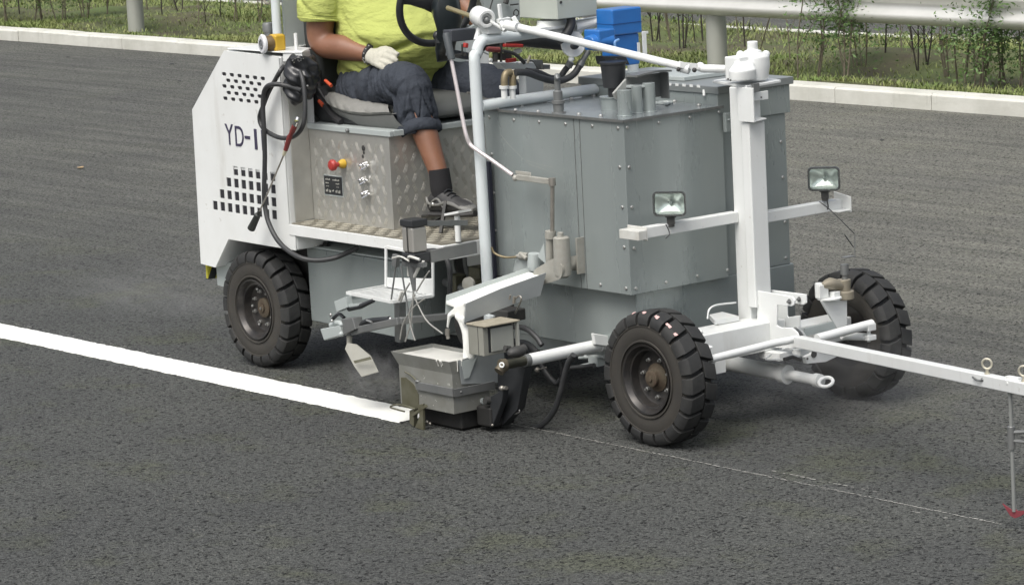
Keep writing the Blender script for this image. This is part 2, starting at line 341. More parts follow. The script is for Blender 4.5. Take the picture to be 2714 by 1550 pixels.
# kerb: real 1 m concrete stones with joints, one structure
mb = MB(); x = -60.0; rk = random.Random(3)
while x < 20:
    l = 0.995; j = rk.uniform(-0.004, 0.004)
    mb.prism([(x, 8.82+j, 0.0), (x, 8.82+j, 0.105+j), (x, 8.835+j, 0.12+j), (x, 9.0, 0.123+j), (x, 9.0, 0.0)], (l, 0, 0)); x += 1.0
tag(mb.build('kerb', M['concrete'], bevel=0.004), kind='structure')
# verge ground, gently lumpy
mb = MB(); nx, ny = 260, 22; rv = random.Random(5); vs = []
def gz(x, y):
    return 0.085+0.03*math.sin(x*1.7+y)+0.03*math.sin(x*0.6-y*2.3)+0.035*math.sin(y*3.1+x*0.9)*math.sin(x*2.9)
for i in range(nx+1):
    for j in range(ny+1):
        xx = -60+80*i/nx; yy = 9.0+3.05*j/ny; e = min(1, j/3, (ny-j)/2)
        vs.append((xx, yy, 0.09+(gz(xx, yy)-0.06)*e+rv.uniform(-0.012, 0.012)*e))
mb.add(vs, [(i*(ny+1)+j, (i+1)*(ny+1)+j, (i+1)*(ny+1)+j+1, i*(ny+1)+j+1) for i in range(nx) for j in range(ny)])
tag(mb.build('verge', M['soil']), kind='structure')
mb = MB(); x = -60.0
while x < 20:
    mb.box(x, x+0.99, 12.05, 12.2, 0, 0.10); x += 1.0
tag(mb.build('far_kerb', M['concrete'], bevel=0.004), kind='structure')
# the fresh line, 4 mm of thermoplastic with an uneven edge
rl = random.Random(11); mb = MB(); n = 1800; xa, xb = -40.0, -1.2; ed = [[], []]; w = [0, 0]
vs = []
for i in range(n+1):
    t = i/n; xx = xa+(xb-xa)*(t**0.55)
    for s in (0, 1): w[s] = w[s]*0.55+rl.gauss(0, 0.0022)
    y0 = -0.342+w[0]; y1 = -0.137+w[1]
    vs += [(xx, y0-0.003, 0.0005), (xx, y0, 0.004), (xx, y1, 0.004), (xx, y1+0.003, 0.0005)]
mb.add(vs, [(i*4+k, (i+1)*4+k, (i+1)*4+k+1, i*4+k+1) for i in range(n) for k in range(3)])
tag(mb.build('road_marking', M['paint']), kind='structure')
# chalk setting-out line: broken dashes of chalk on the stones
mb = MB(); M['chalk'] = mat('chalk', (0.36, 0.36, 0.33), 0.95); rc = random.Random(4)
def chalk(x0, x1, yc, dens, wd):
    x = x0
    while x < x1:
        l = rc.uniform(0.006, 0.03)
        if rc.random() < dens:
            y = yc+rc.gauss(0, 0.0018); ww = wd*rc.uniform(0.5, 1.2)
            mb.add([(x, y-ww, 0.003), (x+l*.4, y-ww*1.2, 0.003), (x+l, y-ww*rc.uniform(0, .6), 0.003), (x+l*.9, y+ww, 0.003), (x+l*.3, y+ww*rc.uniform(.4, 1), 0.003)], [(0, 1, 2, 3, 4)])
        x += l+rc.uniform(0, 0.008)
yc0 = A(1420, 1137, z=0).y; yc1 = A(2650, 1390, z=0)
chalk(-1.2, yc1.x, yc0, 0.96, 0.004); chalk(-1.2, yc1.x, yc0, 0.5, 0.003); chalk(-9, -1.2, yc0-0.03, 0.4, 0.003)
chalk(A(2100, 1235, z=0).x, A(2330, 1300, z=0).x, yc0+0.075, 0.5, 0.0045); chalk(A(2400, 1360, z=0).x, A(2530, 1385, z=0).x, yc0-0.055, 0.55, 0.005)
tag(mb.build('chalk_line', M['chalk'], smooth=0), kind='structure')
# grass: one uncountable mass of blades
rg = random.Random(21); mb = MB()
def patch(x, y):
    s = 0.5+0.5*math.sin(x*0.9+1.3*math.sin(y*1.1))*math.cos(x*0.37-y*1.7+0.8)
    return s
cnt = 0
while cnt < 70000:
    x = rg.uniform(-27, -3.5); y = 9.02+3.0*rg.random()**1.25
    p = patch(x, y)
    if rg.random() > min(0.9, 0.1+1.3*p*p+max(0, (9.5-y))*1.0*(0.35+p)): continue
    h = rg.uniform(0.012, 0.06)*(0.5+0.8*p); a = rg.uniform(0, 2*PI); ln = rg.uniform(0.4, 1.6)*h; wd = rg.uniform(0.0025, 0.006)
    z = 0.07+gz(x, y)*0.5; b1 = V((x, y, z)); dr = V((math.cos(a), math.sin(a), 0)); sd_ = V((-dr.y, dr.x, 0))*wd
    m1 = b1+dr*ln*0.4+V((0, 0, h*0.6)); t1 = b1+dr*ln+V((0, 0, h))
    mb.add([b1-sd_, b1+sd_, m1+sd_*0.7, m1-sd_*0.7, t1], [(0, 1, 2, 3), (3, 2, 4)]); cnt += 1
tag(mb.build('grass', M['grass'], smooth=0), 'low yellow green grass growing on the verge behind the kerb', 'grass', kind='stuff')

# shrubs: each plant stems with a few leaves
rs = random.Random(33)
def shrub(u, v, h, lean, nst, leafy, label, y=None, dark=False):
    base = A(u, v, z=0.1) if y is None else V((A(u, v, y=y).x, y, 0.08)); base.z = 0.07
    root = empty('shrub', base); tag(root, label, 'shrub', 'bare young shrubs along the verge')
    ms = MB(); ml = MB()
    def leafs(p, n, sp, sz=1.0):
        for _ in range(n):
            c = p+V((rs.gauss(0, sp), rs.gauss(0, sp), rs.gauss(0, sp))); l = rs.uniform(0.012, 0.026)*sz
            d = V((rs.gauss(0, 1), rs.gauss(0, 1), rs.gauss(0, 0.6))).normalized(); s2 = d.orthogonal().normalized(); s2.rotate(Matrix.Rotation(rs.uniform(0, 6.28), 3, d)); s2 *= l*0.35
            ml.add([c-d*l, c-s2, c+d*l, c+s2], [(0, 1, 2, 3)])
    for k in range(nst):
        b = base+V((rs.uniform(-0.06, 0.06), rs.uniform(-0.06, 0.06), 0)) if k else base
        a = rs.uniform(0, 6.28); sp = 0.12 if nst > 1 else 0.02
        hh = h*rs.uniform(0.75, 1.05); top = b+V((lean[0]*hh+sp*math.cos(a)*(k > 0)*hh*1.5, lean[1]*hh+sp*math.sin(a)*hh, hh))
        pts = [b, b+(top-b)*0.33+V((rs.gauss(0, .02), rs.gauss(0, .02), 0)), b+(top-b)*0.66+V((rs.gauss(0, .025), rs.gauss(0, .025), 0)), top]
        r0 = rs.uniform(0.005, 0.009); ms.tube(pts, [r0, r0*0.75, r0*0.4], 6, 4)
        P = smooth_path(pts, 4)
        for _ in range(rs.randint(4, 8)):
            q = P[rs.randint(2, len(P)-2)]; a2 = rs.uniform(0, 6.28); l2 = rs.uniform(0.08, 0.3)
            e = q+V((math.cos(a2)*l2*0.6, math.sin(a2)*l2*0.6, l2)); ms.tube([q, q*0.5+e*0.5+V((0, 0, -0.01)), e], [0.004, 0.003, 0.0015], 5)
            if leafy: leafs(e, int(leafy*rs.uniform(3, 8)), 0.035+0.012*leafy); leafs(q.lerp(e, .4), int(leafy*2), 0.05)
        if leafy: leafs(P[-6], int(leafy*6), 0.07); leafs(P[len(P)//2], int(leafy*5), 0.08)
    ms.build('stem', M['bark2'] if dark else M['bark'], root)
    if ml.v: ml.build('foliage', M['leaf'], root, smooth=0)
    return root
SH = [ # u, v of the foot in the photo, height, lean, stems, leafiness, words
 (20, 60, 1.0, (-0.05, 0), 2, 2, 'thin leafy shrub at the far left edge of the verge'),
 (52, 45, 1.1, (0.02, 0), 1, 1, 'thin single stemmed sapling near the left end of the verge'),
 (110, 58, 1.0, (0.03, 0), 3, 9, 'leafy green shrub left of the left guardrail post'),
 (165, 62, 1.2, (-0.08, 0), 3, 7, 'dark stemmed shrub leaning left before the left guardrail post'),
 (225, 58, 1.2, (0.02, 0), 4, 6, 'bushy dark stemmed shrub next to the left guardrail post'),
 (285, 52, 1.1, (0.0, 0), 2, 7, 'green shrub touching the left side of the left guardrail post'),
 (392, 40, 1.1, (0.02, 0), 1, 1, 'bare sapling just right of the left guardrail post'),
 (430, 55, 1.2, (0.01, 0), 1, 0, 'bare upright stem right of the left guardrail post'),
 (480, 45, 1.1, (-0.12, 0), 2, 0, 'bare twin stems crossing before the far road line'),
 (525, 66, 1.2, (-0.03, 0), 1, 0, 'bare dark stem standing above the white kerb, left of the machine'),
 (546, 64, 1.2, (-0.02, 0), 1, 0, 'second bare dark stem left of the machine'),
 (583, 58, 1.1, (-0.06, 0), 1, 1, 'leaning bare stem left of the yellow beacon'),
 (630, 58, 1.1, (0, 0), 3, 7, 'leafy shrub behind the yellow beacon'),
 (690, 62, 1.1, (-0.03, 0), 3, 6, 'leafy shrub beside the white rear mast'),
 (1730, 110, 1.2, (0.12, 0), 3, 0, 'bare dry shrub beside the blue motor'),
 (1775, 100, 1.1, (0.0, 0), 2, 0, 'bare shrub left of the right guardrail post'),
 (1812, 135, 1.1, (-0.03, 0), 4, 1, 'branching bare shrub left of the right guardrail post'),
 (1842, 105, 1.1, (0.05, 0), 2, 1, 'dark bare shrub touching the right guardrail post'),
 (1960, 105, 1.1, (0.02, 0), 1, 0, 'single bare stem just right of the right guardrail post'),
 (1975, 125, 1.1, (0.0, 0), 1, 3, 'thin stem with a leaf tuft right of the right guardrail post'),
 (2012, 130, 1.3, (0.62, -0.15), 1, 0, 'pale stem leaning steeply right across the guardrail'),
 (2095, 170, 1.2, (-0.12, 0), 1, 1, 'thin leaning stem behind the far tank corner'),
 (2115, 215, 1.3, (0.12, -0.05), 1, 3, 'pale thick stem standing right of the far tank'),
 (2165, 205, 1.2, (0.2, 0), 2, 5, 'pale stem with green tufts, second right of the far tank'),
 (2235, 215, 1.2, (0.05, 0), 4, 9, 'leafy green shrub in the middle of the right hand verge'),
 (2285, 190, 1.2, (-0.1, 0), 4, 11, 'densest leafy shrub under the guardrail'),
 (2345, 170, 1.1, (-0.03, 0), 1, 1, 'thin dark stem right of the densest shrub'),
 (2392, 165, 1.1, (-0.16, 0), 2, 1, 'dark stem leaning left under the guardrail'),
 (2432, 190, 1.2, (-0.02, 0), 2, 1, 'straight dark stem under the right part of the guardrail'),
 (2458, 182, 1.2, (0.05, 0), 2, 1, 'thin forked stem under the right part of the guardrail'),
 (2505, 200, 1.2, (0.03, 0), 3, 2, 'thick dark stemmed shrub near the right end of the verge'),
 (2560, 215, 1.1, (0.1, 0), 4, 8, 'light stemmed leafy shrub near the right edge'),
 (2600, 235, 1.0, (0.2, 0), 4, 9, 'sprawling leafy shrub above the kerb near the right edge'),
 (2660, 225, 1.1, (0.05, 0), 4, 8, 'leafy shrub with crossing twigs at the right edge'),
 (2700, 232, 1.1, (0.2, 0), 3, 6, 'last shrub at the right edge of the verge'),
]
for i, (u, v, h, ln, ns, lf, lb) in enumerate(SH): shrub(u, v, h, ln, ns, lf, lb, dark=(i % 3 != 0 and lf < 6) and 'pale' not in lb)
# guardrail: pipe posts and a W beam
gr = empty('guardrail', (-12, 9.4, 0.08)); tag(gr, 'silver steel guardrail with round posts behind the machine', 'guardrail')
def gpost(x):
    mb = MB(); mb.lathe([(0.0, 0.083), (0.62, 0.083)], (x, 9.47, 0.02), (0, 0, 1), 28); mb.build('post', M['post'], gr)
xR = A(1903, 195, y=9.47).x; xL = A(361, 70, y=9.47).x
gpost(xR); gpost(xL); gpost(xR+(xR-xL)/2); gpost((xR+xL)/2-0.0) if False else None
mb = MB(); zb = 0.545
prof = [(0.0, 0.0), (-0.055, 0.03), (-0.083, 0.06), (-0.083, 0.085), (-0.03, 0.13), (-0.03, 0.165), (-0.083, 0.21), (-0.083, 0.235), (-0.055, 0.27), (0.0, 0.31)]
pp = [V((0, 9.385+a, zb+b)) for a, b in prof]; ppb = [V((0, 9.385+a+0.006, zb+b)) for a, b in prof]
for xs in range(-30, 6, 4):
    n0 = len(mb.v)
    mb.prism([V((xs, p.y, p.z)) for p in pp]+[V((xs, p.y, p.z)) for p in ppb[::-1]], (4.0, 0, 0))
mb.build('rail', M['rail'], gr, smooth=60)
# a few dry leaves and stone chips lying on the asphalt
def debris(name, u, v, r, m, label, cat):
    c = A(u, v, z=0.004); mb = MB(); n = 7; rr = random.Random(u); top = []; 
    ring = [c+V((math.cos(2*PI*k/n)*r*rr.uniform(0.5, 1.3)*1.5, math.sin(2*PI*k/n)*r*rr.uniform(0.5, 1.2), rr.uniform(0.001, 0.008))) for k in range(n)]
    mb.prism(ring, (0, 0, 0.004)); o = mb.build(name, m, smooth=0); tag(o, label, cat); return o
debris('dry_leaf', 212, 446, 0.03, M['litter'], 'curled brown leaf lying on the asphalt left of the machine', 'leaf')
debris('stone_chip', 182, 152, 0.025, M['black'], 'dark chip on the asphalt below the left guardrail post', 'stone')
debris('stone_chip', 455, 171, 0.022, M['black'], 'dark chip on the asphalt left of the machine housing top', 'stone')
debris('stone_chip', 477, 217, 0.014, M['black'], 'small dark speck on the asphalt beside the machine housing', 'stone')
debris('stone_chip', 2337, 373, 0.014, M['black'], 'small dark chip on the asphalt right of the far tank', 'stone')
# ================================================================ the road marking machine
mc = empty('line_marking_machine', (-1.5, 0.69, 0.0))
tag(mc, 'white and grey ride-on road line marking machine laying a white line on asphalt', 'line marking machine')
W = M['white']
# ---------------- rear housing with vent openings in its side sheet
hp = [(-2.872, 1.472), (-2.432, 1.465), (-2.43, 0.70), (-2.43, 0.582), (-2.935, 0.587), (-3.062, 0.44), (-3.186, 0.449), (-3.172, 1.18)]
hp[2] = (-2.43, 0.708)
hp.insert(3, (-2.39, 0.69)); hp[4] = (-2.39, 0.582)
prof = [(-2.872, 1.468), (-2.432, 1.458), (-2.432, 0.69), (-2.39, 0.69), (-2.39, 0.582), (-2.935, 0.587), (-3.062, 0.442), (-3.186, 0.449), (-3.172, 1.18)]
def inset(pr, k): return pr
mb = MB()
mb.prism([V((x, 0.0055, z)) for x, z in prof], (0, 0.1745, 0))
hs_o = mb.build('rear_housing', W, mc, bevel=0.008)
mb = MB(); mb.prism([V((x, 0.18, z)) for x, z in [(-2.872, 1.466), (-2.66, 1.46), (-2.66, 0.60), (-2.935, 0.60), (-3.062, 0.46), (-3.184, 0.46), (-3.17, 1.178)]], (0, 1.02, 0))
mb.prism([V((x, 1.2, z)) for x, z in [(-2.872, 1.466), (-2.66, 1.46), (-2.66, 0.60), (-2.935, 0.60), (-3.062, 0.46), (-3.184, 0.46), (-3.17, 1.178)]], (0, 0.18, 0))
mb.build('housing_body', W, mc, bevel=0.006)
def boolean_sheet(mb, cut, name, m, parent, bevel):
    me = mb.mesh('t'); fix_normals(me); a = bpy.data.objects.new('t', me); C.objects.link(a)
    mc_ = cut.mesh('c'); fix_normals(mc_); c = bpy.data.objects.new('c', mc_); C.objects.link(c)
    b = a.modifiers.new('b', 'BOOLEAN'); b.operation = 'DIFFERENCE'; b.object = c; b.solver = 'EXACT'
    dg = bpy.context.evaluated_depsgraph_get(); me2 = bpy.data.meshes.new_from_object(a.evaluated_get(dg))
    bpy.data.objects.remove(a); bpy.data.objects.remove(c)
    return finish(me2, name, m, parent, bevel, 30, fixn=False)
cut = MB(); back = MB()
def hole(u, v, w, h, r=0):
    c = A(u, v, y=0.0)
    if r:
        P = []
        for sx, sz, a0 in ((1, 1, 0), (-1, 1, 90), (-1, -1, 180), (1, -1, 270)):
            for k in range(3):
                a = math.radians(a0+k*45); P.append(V((c.x+sx*(w/2-r)+r*math.cos(a), -0.03, c.z+sz*(h/2-r)+r*math.sin(a))))
        cut.prism(P, (0, 0.075, 0))
    else: cut.box(c.x-w/2, c.x+w/2, -0.03, 0.045, c.z-h/2, c.z+h/2)
# upper oblong vents: five staggered rows
for r_, (u0, v0, n_) in enumerate([(593.5, 196.5, 6), (604.5, 213.5, 5), (594.5, 228.5, 5), (606, 246, 5), (597, 261, 5)]):
    for k in range(n_): hole(u0+k*20.5, v0+k*2.4+0.3, 0.036, 0.0165, 0.007)
# lower square vents: four rows widening downward
for (u0, v0, n_) in [(624.5, 453, 6), (606.5, 483, 7), (588.5, 514, 8), (570.5, 544.5, 9)]:
    for k in range(n_): hole(u0+k*19.6, v0+k*3.1, 0.0375, 0.0415)
mb = MB(); mb.prism([V((x, 0.0, z)) for x, z in prof], (0, 0.004, 0))
side = boolean_sheet(mb, cut, 'side_panel', W, mc, 0.002)
vb = MB(); a1 = A(575, 180, y=0.0); a2 = A(720, 285, y=0.0); b1 = A(548, 440, y=0.0); b2 = A(745, 590, y=0.0)
vb.box(a1.x, a2.x, 0.0042, 0.0050, a2.z, a1.z); vb.box(b1.x, min(b2.x, -2.44), 0.0042, 0.0050, b2.z, b1.z)
vb.build('grille_backing', M['void'], side, smooth=0)  # dark sheet just behind the holes imitates their shaded inside
# lettering
def lettering(txt, p, h, wscale, m, parent, name, bold=0.0, depth=0.0012, rot=(PI/2, 0, 0)):
    cu = bpy.data.curves.new('t', 'FONT'); cu.body = txt; cu.size = h/0.7; cu.extrude = depth; cu.offset = bold
    ob = bpy.data.objects.new('t', cu); C.objects.link(ob)
    dg = bpy.context.evaluated_depsgraph_get(); me = bpy.data.meshes.new_from_object(ob.evaluated_get(dg)); bpy.data.objects.remove(ob)
    mt = Matrix.Translation(V(p)) @ Matrix.Rotation(rot[2], 4, 'Z') @ Matrix.Rotation(rot[0], 4, 'X') @ Matrix.Diagonal((wscale, 1, 1, 1))
    me.transform(mt); return finish(me, name, m, parent, 0, 0, fixn=False)
pl = A(602, 384, y=-0.0012)
lettering('Y', A(598.5, 383, y=-0.0012), 0.099, 0.80, M['letter'], side, 'lettering', 0.0); lettering('D', A(622.5, 387, y=-0.0012), 0.096, 0.80, M['letter'], side, 'lettering', 0.0)
pl = A(649, 393, y=-0.0012)
lettering('1', A(667, 394, y=-0.0012), 0.092, 1.15, M['letter'], side, 'lettering', 0.0025); lettering('1', A(686, 397, y=-0.0012), 0.092, 1.15, M['letter'], side, 'lettering', 0.0025)
q1 = A(649.5, 368, y=0.0); q2 = A(663, 361.5, y=0.0); mb = MB(); mb.box(q1.x, q2.x, -0.0024, 0.0, q1.z, q2.z); mb.build('lettering', M['letter'], side, 0, 0)
# roof cap of the housing and its fittings
mb = MB(); mb.prism([V((-2.86, 0.01, 1.474)), V((-2.42, 0.008, 1.474)), V((-2.33, 0.06, 1.474)), V((-2.45, 0.19, 1.474)), V((-2.60, 0.21, 1.474)), V((-2.66, 1.37, 1.474)), V((-2.86, 1.37, 1.474))], (0, 0, 0.006))
mb.prism([V((-2.42, 0.014, 1.435)), V((-2.335, 0.062, 1.435)), V((-2.425, 0.17, 1.435))], (0, 0, 0.0385))
mb.build('housing_lid', W, mc, bevel=0.003)
# rear mast and small stub, filler cap
mp = A(735, 92, y=0.12); mb = MB(); mb.lathe([(0, 0.021), (0.9, 0.021)], (mp.x, 0.12, 1.48), (0, 0, 1), 18); mb.build('rear_mast', M['tube'], mc)
st = A(785, 120, y=0.1); mb = MB(); mb.lathe([(0, 0.0085), (0.075, 0.0085)], (st.x, 0.1, 1.48), (0, 0, 1), 12); mb.build('vent_stub', W, mc)
fc = A(711, 68, y=0.2); mb = MB(); mb.lathe([(-0.09, 0.019), (-0.03, 0.02), (-0.028, 0.027), (0.0, 0.029), (0.012, 0.024)], (fc.x, 0.2, fc.z), (0, 0, 1), 20); mb.build('filler_cap', M['dullsteel'], mc)
mb = MB(); cc = A(709, -2, y=0.15); mb.torus(cc, (0.3, -1, 0.1), 0.021, 0.006, 24, 8); mb.build('mast_ring', M['beige'], mc)
# yellow work light with round white face, on the housing corner
lc = A(703, 117, y=-0.005); mb = MB(); ax = V((-0.25, -1, 0)).normalized()
mb.lathe([(0, 0.034), (0.004, 0.042), (0.014, 0.0445), (0.02, 0.039), (0.02, 0.024), (0.018, 0.022)], lc, ax, 32)
wl = mb.build('beacon', M['palegrey'], mc)
wl.data.materials[0] = mat('pale_lamp_face', (0.68, 0.69, 0.71), 0.35)
mb = MB(); mb.lathe([(0.0175, 0.0225), (0.0225, 0.0225), (0.0225, 0.016), (0.0175, 0.0155)], lc, ax, 28, close=True); mb.lathe([(0.0205, 0.009), (0.0215, 0.009)], lc, ax, 18); mb.build('face_ring', mat('lamp_ring', (0.16, 0.17, 0.18), 0.4), wl)
mb = MB(); q = lc+V((0.012, 0.055, -0.002)); mb.lathe([(-0.035, 0.036), (-0.02, 0.0365), (-0.001, 0.031)], lc, ax, 24)
mb.build('bezel', mat('brown_bezel', (0.12, 0.08, 0.03), 0.5), wl)
mb = MB(); mb.obox(lc+V((-0.015, 0.024, -0.038)), (0.062, 0, 0), (0, 0.06, 0), (0, 0, 0.078)); mb.build('body', M['yellow'], wl, bevel=0.012)
# lower chassis corner and hazard strip on the tail
mb = MB(); mb.prism([V((x, 0.06, z)) for x, z in [(-3.15, 0.46), (-2.98, 0.46), (-2.98, 0.33), (-3.15, 0.34)]], (0, 1.25, 0)); mb.build('tail_beam', M['palegrey'], mc, bevel=0.004)
mb = MB(); mb.box(-3.192, -3.178, 0.03, 0.55, 0.37, 0.452); hz = mb.build('hazard_strip', M['hazard'], mc)
mb = MB()
for k in range(5): mb.prism([V((-3.1945, 0.028+k*0.11+o, z)) for o, z in ((0, 0.37), (0.04, 0.37), (0.08, 0.452), (0.04, 0.452))], (0.018, 0, 0))
mb.build('hazard_stripe', M['black'], hz)
# ---------------- wheels
def wheel(name, x, y0, sgn, nlug=20, label=None, front=True):
    """y0: plane of the outer face; sgn=+1: the outer face looks to -y"""
    R = 0.273; wd = 0.152; c = V((x, y0, R))
    hub = MB(); ax = V((0, sgn, 0))                    # axis running inward from the outer face
    def L(h, r): return (h, r)
    tp = MB()
    prof = [(0.022, 0.128), (0.006, 0.150), (0.0, 0.185), (0.002, 0.215), (0.012, 0.236), (0.024, 0.248), (wd/2, 0.254), (wd-0.024, 0.248), (wd-0.012, 0.236), (wd-0.002, 0.215), (wd, 0.185), (wd-0.006, 0.150), (wd-0.022, 0.128)]
    tp.lathe(prof, c, ax, 64, close=True)
    tp.lathe([(0.004, 0.150), (-0.0015, 0.152), (-0.0015, 0.158), (0.002, 0.160)], c, ax, 64, close=True)
    tp.lathe([(0.004, 0.212), (-0.0005, 0.214), (-0.0005, 0.219), (0.006, 0.222)], c, ax, 64, close=True)
    tyre_v = tp
    w = empty_part(name, mc)
    ty = tp.build('tyre', [M['sidewall'], M['rubber']], w)
    for p in ty.data.polygons:
        cc = p.center; r = math.hypot(cc.x-x, cc.z-R)
        if r > 0.24: p.material_index = 1
    lg = MB(); path = [(-0.003, 0.222), (-0.004, 0.240), (0.002, 0.258), (0.013, 0.2685), (0.045, 0.2722), (wd/2-0.003, 0.2735)]
    def off(t): return 0.55*min(t, 0.035)*0 + 1.35*max(0, t-0.02)
    for k in range(nlug):
        for hf in (0, 1):
            a0 = 2*PI*(k+(0.5 if hf else 0))/nlug; hw = PI/nlug*0.80
            vs = []; nn = 4
            for (t, r) in path:
                tt = t if not hf else wd-t; ro = r; ri = 0.232 if r > 0.243 else r-0.01
                aa = a0 + off(t)*1.0
                for q in range(nn+1):
                    an = aa-hw+2*hw*q/nn
                    hwk = 1
                    vs.append(c+V((math.cos(an)*ro, sgn*tt, math.sin(an)*ro)))
                for q in range(nn+1):
                    an = aa-hw+2*hw*q/nn
                    vs.append(c+V((math.cos(an)*ri, sgn*(tt+(0.012 if not hf else -0.012) if t < 0.01 else tt), math.sin(an)*ri)))
            m_ = 2*(nn+1); fs = []
            for i in range(len(path)-1):
                for q in range(nn): fs.append((i*m_+q, i*m_+q+1, (i+1)*m_+q+1, (i+1)*m_+q))
                fs.append((i*m_, (i+1)*m_, (i+1)*m_+nn+1, i*m_+nn+1)); fs.append((i*m_+nn, i*m_+m_-1, (i+1)*m_+m_-1, (i+1)*m_+nn))
            fs.append(tuple(range(nn+1))+tuple(range(m_-1, nn, -1)))
            i = len(path)-1; fs.append(tuple(i*m_+q for q in range(nn+1))+tuple(i*m_+q for q in range(m_-1, nn, -1)))
            lg.add(vs, fs)
    lg.build('tread', M['rubber'], w, bevel=0.003)
    rm = MB(); rm.lathe([(0.016, 0.132), (0.004, 0.141), (0.000, 0.1405), (0.002, 0.134), (0.016, 0.124), (0.022, 0.121), (0.024, 0.114), (0.058, 0.108), (0.062, 0.100), (0.064, 0.06), (0.066, 0.03), (0.08, 0.03), (0.08, 0.115), (0.06, 0.128)], c, ax, 64, close=True)
    rm.lathe([(wd-0.02, 0.134), (wd-0.02, 0.03), (wd-0.04, 0.03), (wd-0.04, 0.13)], c, ax, 40, close=True)
    rm.build('rim', M['rim'], w)
    hb = MB()
    if front: hb.lathe([(0.07, 0.058), (0.060, 0.058), (0.056, 0.050), (0.042, 0.036), (0.028, 0.034), (0.025, 0.029), (0.025, 0.013), (0.020, 0.012), (0.019, 0.002)], c, ax, 28)
    else: hb.lathe([(0.07, 0.046), (0.054, 0.046), (0.051, 0.042), (0.05, 0.018), (0.042, 0.018), (0.041, 0.002)], c, ax, 28)
    hb.build('hub', M['rust'], w)
    nb = MB()
    for k in range(8 if not front else 7):
        a = 2*PI*k/(8 if not front else 7)+0.3; p = c+ax*0.064+V((math.cos(a)*0.078, 0, math.sin(a)*0.078))
        nb.lathe([(0.0, 0.009), (-0.011, 0.009), (-0.012, 0.0055), (-0.02, 0.005)], p, ax, 6)
    if not front:
        for k in range(6):
            a = 2*PI*k/6; p = c+ax*0.064+V((math.cos(a)*0.096, 0, math.sin(a)*0.096)); nb.lathe([(0, 0.007), (-0.008, 0.007), (-0.012, 0.003)], p, ax, 6)
        nb.lathe([(0.042, 0.006), (0.036, 0.006)], c, ax, 8)
    nb.build('wheel_nut', M['nut'], w)
    return w
def empty_part(name, parent):
    o = bpy.data.objects.new(name, None); C.objects.link(o); o.empty_display_size = 0.05; attach(o, parent); return o
w1 = wheel('wheel', 0.0, 0.0, 1)
tag(w1, 'near front wheel with pink paint smears on its tread')
wheel('wheel', -2.763, 0.0, 1, front=False)
wheel('wheel', -0.04, 1.285, -1)
wheel('wheel', -2.763, 1.285, -1, front=False)
# pink paint smears on the shoulder of the near front tyre
pm = MB(); rp = random.Random(2)
for (u, v, l) in [(1680, 835, .5), (1706, 835, .6), (1739, 845, .8), (1768, 868, .9), (1787, 889, .5)]:
    # point on the tread cylinder
    best = None
    for k in range(360):
        a = 2*PI*k/360
        for t in (0.012,):
            p = V((math.cos(a)*0.270, t, 0.273+math.sin(a)*0.270)); d = p-CAM; z = d.dot(Fw); uu = CX+FPX*d.dot(Rt)/z; vv = CY-FPX*d.dot(Up)/z
            e = (uu-u)**2+(vv-v)**2
            if best is None or e < best[0]: best = (e, a)
    a = best[1]
    for j in range(4):
        aa = a+rp.uniform(-0.045, 0.045)*l; t0 = 0.004+rp.uniform(0, 0.006); w_ = rp.uniform(0.015, 0.03)*l
        vs = []
        for s in (-1, 1):
            for tt in (t0, t0+0.010): vs.append(V((math.cos(aa+s*w_)*(0.258+min(tt, .013)*0.86+0.0022), tt, 0.273+math.sin(aa+s*w_)*(0.258+min(tt, .013)*0.86+0.0022))))
        pm.prism([vs[0], vs[1], vs[3], vs[2]], V((math.cos(aa), 0, math.sin(aa)))*0.0012)
pm.build('paint_smear', mat('pink_chalk_paint', (0.62, 0.42, 0.40), 0.8), w1)
# ---------------- operator platform and control box
mb = MB(); mb.box(-2.431, -1.282, -0.004, 0.022, 0.650, 0.700); mb.box(-1.304, -1.282, 0.0225, 1.36, 0.635, 0.699); mb.box(-2.42, -1.305, 0.0225, 1.36, 0.655, 0.69)
plat = mb.build('platform', W, mc, bevel=0.003)
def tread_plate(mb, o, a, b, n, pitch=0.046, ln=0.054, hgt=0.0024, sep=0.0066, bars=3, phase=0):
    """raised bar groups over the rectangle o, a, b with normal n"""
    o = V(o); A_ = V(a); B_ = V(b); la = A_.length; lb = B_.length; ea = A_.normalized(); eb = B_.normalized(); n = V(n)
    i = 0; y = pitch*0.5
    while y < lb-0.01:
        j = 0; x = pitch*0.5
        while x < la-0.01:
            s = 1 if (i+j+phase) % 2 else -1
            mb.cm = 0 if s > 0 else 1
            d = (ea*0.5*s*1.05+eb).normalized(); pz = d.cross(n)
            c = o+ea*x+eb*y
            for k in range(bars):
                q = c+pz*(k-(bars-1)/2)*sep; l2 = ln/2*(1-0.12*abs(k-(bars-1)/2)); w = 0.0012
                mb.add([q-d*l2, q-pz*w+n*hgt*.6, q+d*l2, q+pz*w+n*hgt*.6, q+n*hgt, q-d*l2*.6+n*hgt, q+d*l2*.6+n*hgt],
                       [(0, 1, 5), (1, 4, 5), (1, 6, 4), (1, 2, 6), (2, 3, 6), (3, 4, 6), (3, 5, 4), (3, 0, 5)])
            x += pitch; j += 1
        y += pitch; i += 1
mb = MB(); mb.box(-2.415, -1.30, 0.002, 1.34, 0.7003, 0.706); fl = mb.build('floor_plate', M['aludirty'], plat)
tb = MB(); tread_plate(tb, (-2.40, 0.004, 0.706), (1.09, 0, 0), (0, 1.3, 0), (0, 0, 1)); tb.build('tread_bars', [mat('lit_floor_ridges', (0.40, 0.38, 0.31), 0.5, 0.4), M['aludirty']], plat, smooth=0)  # one slant of ridges coloured brighter, as if it caught the light
